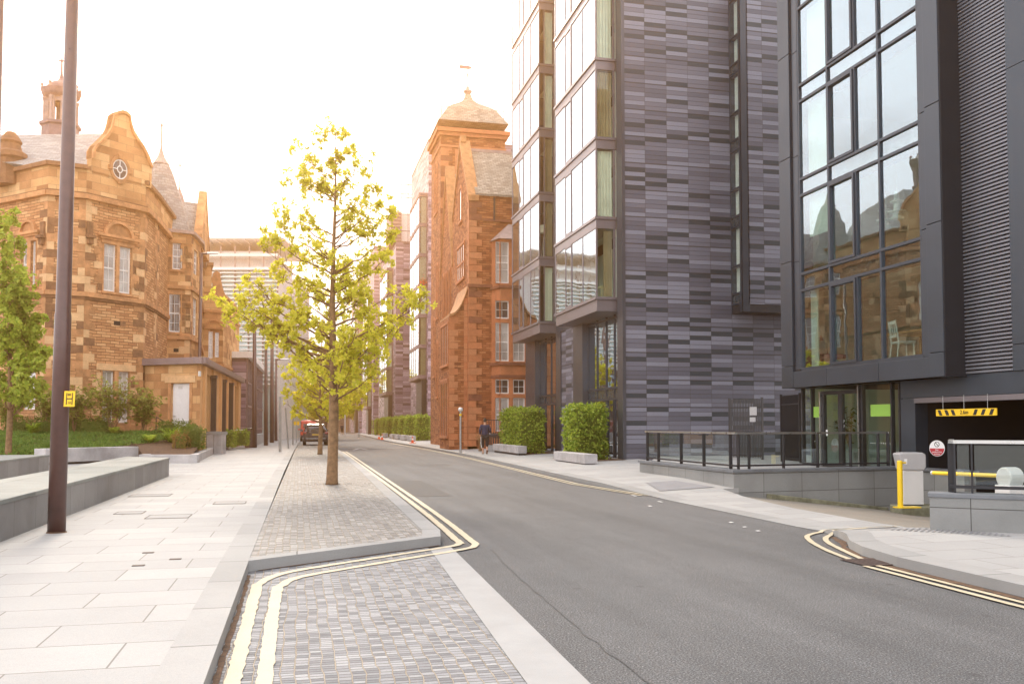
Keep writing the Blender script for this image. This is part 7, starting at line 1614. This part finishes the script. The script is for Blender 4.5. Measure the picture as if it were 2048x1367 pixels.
# ---- cars
def car(name,label,cat,x,y,paint,Wd=1.84,Hh=1.64,Ln=4.4,van=False):
    t=thing(name,label,cat,(x,y,0)); m=MB(); hw=Wd/2
    # loft of cross-sections from rear (y=0) to front, each: (yy, belt half width, roof half width, sill z, belt z, roof z)
    if van: secs=[(0,.94,.86,.42,1.0,1.75),(.06,1,.90,.36,1.02,1.86),(.5,1,.9,.3,1.05,1.92),(2.8,1,.9,.3,1.05,1.92),(3.4,1,.86,.3,1.02,1.75),(4.2,1,.8,.3,1.0,1.08),(Ln,.86,.7,.35,.8,.86)]
    else: secs=[(0,.90,.62,.46,.92,.98),(.05,.97,.66,.38,.98,1.10),(.14,1,.66,.32,1.0,1.32),(.34,1,.68,.28,1.0,1.55),(.7,1,.70,.26,1.0,1.63),(1.6,1,.71,.26,.98,1.66),(2.3,1,.70,.26,.96,1.60),(3.0,1,.72,.26,.95,1.02),(3.9,.98,.72,.28,.88,.92),(Ln,.84,.6,.34,.66,.70)]
    n=0; rings=[]
    for yy,bw,rw,zs_,zb_,zr_ in secs:
        zr_=zr_*Hh/1.66 if not van else zr_*Hh/1.92
        ring=[(-hw*bw*.92,zs_),(-hw*bw,zs_+.2),(-hw*bw,zb_-.12),(-hw*bw*.95,zb_),(-hw*(rw+.04),zr_-.08),(-hw*rw*.86,zr_),(hw*rw*.86,zr_),(hw*(rw+.04),zr_-.08),(hw*bw*.95,zb_),(hw*bw,zb_-.12),(hw*bw,zs_+.2),(hw*bw*.92,zs_)]
        rings.append([Vector((x+a,y+yy,z)) for a,z in ring])
    k=len(rings[0]); vs=[v for r_ in rings for v in r_]; fs=[]
    for i in range(len(rings)-1):
        for j in range(k): fs.append((i*k+j,i*k+(j+1)%k,(i+1)*k+(j+1)%k,(i+1)*k+j))
    fs.append(tuple(range(k))); fs.append(tuple((len(rings)-1)*k+j for j in range(k)))
    body=MB().add(vs,fs).build('body',paint,t,smooth=False,bev=.03)
    sc_=Hh/1.66
    if not van:
        MB().add([(x-hw*.60,y+.155,1.06),(x+hw*.60,y+.155,1.06),(x+hw*.56,y+.325,1.50*sc_),(x-hw*.56,y+.325,1.50*sc_),(x-hw*.60,y+.125,1.07),(x+hw*.60,y+.125,1.07),(x+hw*.56,y+.295,1.51*sc_),(x-hw*.56,y+.295,1.51*sc_)],[(4,5,6,7),(0,1,5,4),(2,3,7,6),(1,2,6,5),(0,3,7,4)]).build('rear_window','car_glass',t)
        MB().box(x-.52,x+.52,y+.22,y+.36,1.55*sc_,1.59*sc_).build('roof_spoiler',paint,t,bev=.01)
    else: MB().box(x-hw*.7,x+hw*.7,y-.01,y+.03,1.25,1.65).build('rear_window','car_glass',t)
    for s in (-1,1):
        ws=MB(); yb0,yb1=(.5,2.2) if not van else (2.9,3.5)
        ws.quad((x+s*hw*.955,y+yb0,1.03),(x+s*hw*.955,y+yb1,1.0),(x+s*hw*.77,y+yb1-.15,1.48*sc_),(x+s*hw*.78,y+yb0+.15,1.50*sc_)); ws.build('side_window','car_glass',t)
        MB().box(x+s*hw*.98-.23*(s>0),x+s*hw*.98+.23*(s<0),y-.015,y+.1,.86,1.0).build('tail_light','tail_red',t,bev=.02)
        MB().box(x+s*(hw*.93)-.08,x+s*(hw*.93)+.08+0,y+2.35,y+2.5,1.02,1.16) if False else None
        mr=MB(); mx_=x+s*(hw+.09); mr.box(mx_-.1,mx_+.1,y+2.5,y+2.62,1.02,1.18); mr.build('mirror',paint,t,bev=.03)
        for yy in (.8,Ln-.85):
            w_=MB(); w_.tube([(x+s*(hw-.24),y+yy,.335),(x+s*(hw-.0),y+yy,.335)],.335,20); o=w_.build('wheel','tyre',t,bev=.02); MB().tube([(x+s*(hw-.02),y+yy,.335),(x+s*(hw+.006),y+yy,.335)],.21,14).build('rim','steel',o)
    MB().box(x-hw*.96,x+hw*.96,y-.06,y+.12,.36,.60).build('bumper','car_paint' if not van else 'black_metal',t,bev=.04)
    MB().box(x-hw*.90,x+hw*.90,y-.045,y+.1,.28,.36).build('lower_bumper','black_metal',t)
    MB().box(x-hw*.8,x+hw*.8,y-.072,y-.055,.50,.53).build('bumper_trim','steel',t)
    MB().box(x-.26,x+.26,y-.03,y-.01,.74,.86).build('number_plate','plate_yellow',t)
    return t
cp_=G(631,890,0); car('parked_car','dark parked estate car seen from behind with yellow number plate beside the kerb','car',cp_.x,cp_.y-.3,'car_paint')
vp=D(622,850,84); car('parked_van','red parked van showing over the roof of the dark car','van',vp.x,vp.y,'red_paint',1.95,2.0,4.8,True)
# cones and chain by the far planters
def cone(label,px,pyb,dep,grp='traffic cones by the far hedge row'):
    b=D(px,pyb,dep); b.z=.16; t=thing('traffic_cone',label,'cone',b,grp); MB().lathe(b.x,b.y,[(.11,.20),(.025,.66)],12).build('cone','cone_orange',t); MB().lathe(b.x,b.y,[(.075,.40),(.055,.52)],12).build('white_band','white_paint',t); MB().box(b.x-.22,b.x+.22,b.y-.22,b.y+.22,.16,.20).build('base','cone_orange',t)
cone('orange cone nearest, beside the block past the red tower',825,890,68); cone('orange cone farther, by the middle of the far hedge row',758,880,88); cone('orange cone farthest, small, by the far hedge row',764,880,84)
# ---- people
def skin(name,mat,parent,J,E_,root,sub=2):
    me=bpy.data.meshes.new(name); ks=list(J); off=Vector((0,0,0)); q=parent
    me.from_pydata([Vector(J[k][:3]) for k in ks],[(ks.index(a),ks.index(b)) for a,b in E_],[])
    o=bpy.data.objects.new(name,me); C.objects.link(o); o.parent=parent; md=o.modifiers.new('skin','SKIN')
    for i,k in enumerate(ks): me.skin_vertices[0].data[i].radius=(J[k][3],J[k][4] if len(J[k])>4 else J[k][3]); me.skin_vertices[0].data[i].use_root=(k==root)
    md.use_smooth_shade=True; s=o.modifiers.new('sub','SUBSURF'); s.levels=sub; s.render_levels=sub; me.materials.append(MATS[mat]); return o
pf=D(970,905,42.0); t=thing('person','woman walking away in navy jacket and black cropped trousers, dark hair tied up','person',(pf.x,pf.y,.17)); t.rotation_euler=(0,0,R(-6)); t.scale=(1,1,.985)
# local coordinates, walking towards +Y
J=dict(pel=(0,0,.92,.145,.11),spine=(0,.015,1.08,.125,.095),chest=(0,.03,1.26,.155,.105),neckb=(0,.045,1.37,.06,.055),neck=(0,.055,1.43,.048,.048),headb=(0,.07,1.49,.066,.078),headm=(0,.075,1.555,.078,.092),headt=(0,.07,1.62,.055,.065),
 shl=(-.17,.03,1.33,.052),ell=(-.235,-.05,1.09,.042),wrl=(-.20,.10,.90,.028),shr=(.17,.03,1.33,.052),elr=(.24,-.02,1.10,.042),wrr=(.22,.16,1.0,.028),
 hipl=(-.085,0,.87,.09),knl=(-.10,.10,.49,.057),anl=(-.09,.02,.11,.034),hel=(-.09,-.01,.05,.036),tol=(-.095,.15,.035,.030),
 hipr=(.085,0,.87,.09),knr=(.09,.03,.48,.057),anr=(.07,-.22,.20,.034),her=(.07,-.27,.17,.034),tor=(.075,-.18,.05,.028))
E_=[('pel','spine'),('spine','chest'),('chest','neckb'),('neckb','neck'),('neck','headb'),('headb','headm'),('headm','headt'),('chest','shl'),('shl','ell'),('ell','wrl'),('chest','shr'),('shr','elr'),('elr','wrr'),('pel','hipl'),('hipl','knl'),('knl','anl'),('anl','hel'),('hel','tol'),('pel','hipr'),('hipr','knr'),('knr','anr'),('anr','her'),('her','tor')]
# hands: palm, four fingers and thumb on each wrist, part of the same surface
for sd,w_,dr in (('l','wrl',Vector((0,.35,-1)).normalized()),('r','wrr',Vector((-.1,.9,-.4)).normalized())):
    wv=Vector(J[w_][:3]); pa=wv+dr*.05; J['p'+sd]=(*pa,.026,.016); E_.append((w_,'p'+sd)); sx=Vector((1,0,0)) if sd=='l' else Vector((.3,.1,-.9)).normalized()
    for i,(o_,ln) in enumerate(((-.027,.062),(-.009,.072),(.009,.068),(.027,.055))):
        a=pa+dr*.035+sx*o_; b=a+dr*ln*.5+Vector((0,.004,0)); c=b+(dr+Vector((0,-.35,0))).normalized()*ln*.5
        for nm,v,r_ in (('a',a,.010),('b',b,.009),('c',c,.008)): J[f'{sd}{i}{nm}']=(*v,r_)
        E_+= [('p'+sd,f'{sd}{i}a'),(f'{sd}{i}a',f'{sd}{i}b'),(f'{sd}{i}b',f'{sd}{i}c')]
    th=pa+sx*(.032 if sd=='l' else -.032); J[sd+'t1']=(*(th),.010); J[sd+'t2']=(*(th+dr*.035+sx*(.01 if sd=='l' else -.01)),.009); E_+=[('p'+sd,sd+'t1'),(sd+'t1',sd+'t2')]
body=skin('body','skin',t,J,E_,'pel',1)
skin('jacket','navy_cloth',t,dict(a=(0,.0,.86,.20,.14),b=(0,.0,.98,.185,.135),c=(0,.02,1.14,.165,.125),d=(0,.03,1.28,.185,.13),e=(0,.045,1.37,.10,.08),sl=(-.18,.03,1.32,.072),el=(-.245,-.055,1.09,.058),wl=(-.215,.085,.93,.045),sr=(.18,.03,1.32,.072),er=(.25,-.025,1.10,.058),wr=(.232,.13,1.01,.045)),[('a','b'),('b','c'),('c','d'),('d','e'),('d','sl'),('sl','el'),('el','wl'),('d','sr'),('sr','er'),('er','wr')],'a',2)
skin('trousers','black_cloth',t,dict(p=(0,0,.90,.165,.13),hl=(-.088,0,.82,.105),kl=(-.10,.10,.49,.078),al=(-.095,.045,.27,.062),hr=(.088,0,.82,.105),kr=(.09,.03,.48,.078),ar=(.078,-.12,.32,.062)),[('p','hl'),('hl','kl'),('kl','al'),('p','hr'),('hr','kr'),('kr','ar')],'p',2)
def lc(name,mat,mb): 
    o=mb.build(name,mat,None); o.parent=t; return o
m=MB(); m.tube([(-.190,-.02,.80),(-.185,.09,.50),(-.160,.03,.28)],[.012,.014,.014],6); lc('trouser_stripe','white_paint',m)
skin('hair','hair',t,dict(a=(0,.045,1.50,.075,.075),b=(0,.05,1.57,.092,.098),c=(0,.055,1.635,.070,.075),d=(0,-.01,1.68,.05,.045)),[('a','b'),('b','c'),('c','d')],'a',2)
m=MB(); m.hexa([(-.135,-.06,.0),(-.05,-.06,.0),(-.05,.19,.0),(-.135,.19,.0),(-.13,-.05,.03),(-.055,-.05,.03),(-.055,.18,.025),(-.13,.18,.025)]); m.hexa([(.03,-.30,.16),(.115,-.30,.16),(.11,-.14,.0),(.035,-.14,.0),(.03,-.28,.19),(.115,-.28,.19),(.11,-.12,.03),(.035,-.12,.03)]); lc('sandals','sandal',m)
bt=thing('shoulder_bag','large dark shoulder bag hanging at the walking woman\'s right side','bag',(pf.x+.36,pf.y-.02,.17)); bt.rotation_euler=t.rotation_euler
def lb2(name,mat,mb,bev=0):
    o=mb.build(name,mat,None); o.parent=bt
    if bev: md=o.modifiers.new('b','BEVEL'); md.width=bev; md.segments=3
    return o
lb2('bag_body','bag_black',MB().hexa([(-.20,-.13,.80),(.18,-.13,.78),(.18,.13,.78),(-.20,.13,.80),(-.22,-.11,.97),(.24,-.11,.93),(.24,.11,.93),(-.22,.11,.97)]),.05)
lb2('strap','bag_black',MB().tube([(-.18,0,.96),(-.20,.02,1.20),(-.17,.03,1.40),(-.12,.06,1.25),(-.05,.08,.95)],[.014]*5,6)); lb2('buckle','steel',MB().box(-.16,-.13,-.14,-.125,.92,.96))
# two tiny walkers far off: copies of the same figure
for px,dep,l in ((684,128,'tiny distant person in dark clothes on the right pavement beside the first far hedge'),):
    q=D(px,860,dep); dup(t,(q.x,q.y,.14),l,rotz=.3)
# bare shrub in front of the red wall
shrub('leafless twiggy shrub at the foot of the red wall behind the walking woman',D(962,880,45.5)*1.0-Vector((0,0,D(962,880,45.5).z-.2)),1.1,.45,24,91,'leaf_rust',.05,stems=14,name='twiggy_shrub')
fe=thing('fence','short dark slatted fence between the walking woman and the second hedge','fence',D(990,880,46)); a=D(976,880,46); b=D(1004,880,46); FR=Fr(a[:2],b[:2],(0,-1)); m=MB()
for i in range(6): m.fb(FR,i*FR.len/6,i*FR.len/6+.08,.5,1.15,0,.03)
m.build('slats','wood' if False else 'iron',fe); MB().fb(FR,0,FR.len,.95,1.05,.03,.05).build('rail','iron',fe); MB().fb(FR,0,FR.len,.15,.5,-.2,0).build('low_wall','granite_pale',fe)
# ======================= ORANGE HAZE VOLUME ADDED FOR THE WARM GLOW =======================
mh=bpy.data.materials.new('glow_haze'); mh.use_nodes=True; th_=mh.node_tree; th_.nodes.clear()
vo=th_.nodes.new('ShaderNodeVolumePrincipled'); oo=th_.nodes.new('ShaderNodeOutputMaterial'); th_.links.new(vo.outputs[0],oo.inputs['Volume'])
vo.inputs['Color'].default_value=(1.0,.52,.20,1); vo.inputs['Density'].default_value=.0023; vo.inputs['Anisotropy'].default_value=.86
MATS['glow_haze']=mh
hz=MB().box(-60,60,-20,240,-2.62,34).build('glow_haze','glow_haze'); hz['kind']='stuff'
# ---- countable parts that were drawn together become one object each
SPLIT={'steel_posts':'steel_post','urn_finials':'urn_finial','lantern_column':'lantern_column','curtain':'curtain','pilasters':'pilaster','side_windows':'side_window','corbel':'corbel','white_panels':'white_panel','green_band':'green_band','tower_pilasters':'tower_pilaster','bar_gate':None,'balusters':'baluster','string_course':'string_course','gable_coping':'gable_coping','stripes':'stripe','mullions':'mullion','hedge_bed':None,'lobby_light':'lobby_light','roof':'roof','curtains':'curtain','arched_hood':None,'bars':'bar','slats':'slat','bay_room':'bay_room','street_wall':'street_wall','pendant':None,'safety_dots':None,'oriel_curtain':None,'joints':'joint','foot':None,'sandals':'sandal','wall':'wall','lettering':None,'rails':'rail','louvre_backing':None}
def split_islands(o,newname,tol=.03):
    me=o.data; n=len(me.vertices); par=list(range(n))
    def f(a):
        while par[a]!=a: par[a]=par[par[a]]; a=par[a]
        return a
    for e in me.edges:
        a,b=f(e.vertices[0]),f(e.vertices[1])
        if a!=b: par[a]=b
    g={}
    for i in range(n): g.setdefault(f(i),[]).append(i)
    if len(g)<2 or len(g)>400: return
    bb={}
    for k,v in g.items():
        c=[me.vertices[i].co for i in v]; bb[k]=[min(p.x for p in c)-tol,max(p.x for p in c)+tol,min(p.y for p in c)-tol,max(p.y for p in c)+tol,min(p.z for p in c)-tol,max(p.z for p in c)+tol]
    ks=list(g)
    for i,a in enumerate(ks):
        for b in ks[i+1:]:
            A,B=bb[a],bb[b]
            if A[0]<=B[1] and B[0]<=A[1] and A[2]<=B[3] and B[2]<=A[3] and A[4]<=B[5] and B[4]<=A[5]:
                x,y=f(a),f(b)
                if x!=y: par[x]=y
    cl={}
    for i in range(n): cl.setdefault(f(i),set()).add(i)
    if len(cl)<2 or len(cl)>60: return
    o.name=newname
    for k,vs in list(cl.items()):
        bm=bmesh.new(); bm.from_mesh(me); bm.verts.ensure_lookup_table()
        bmesh.ops.delete(bm,geom=[bm.verts[i] for i in range(n) if i not in vs],context='VERTS')
        m2=me.copy(); bm.to_mesh(m2); bm.free(); m2.name=newname
        c=o.copy(); c.data=m2; c.name=newname; C.objects.link(c); c.parent=o.parent
        for ch in list(o.children):
            if k==list(cl)[0]: ch.parent=c
    bpy.data.objects.remove(o)
for o in list(C.objects):
    b=o.name.split('.')[0]
    if o.type=='MESH' and o.parent and SPLIT.get(b) and len(o.data.vertices)<4000: split_islands(o,SPLIT[b])
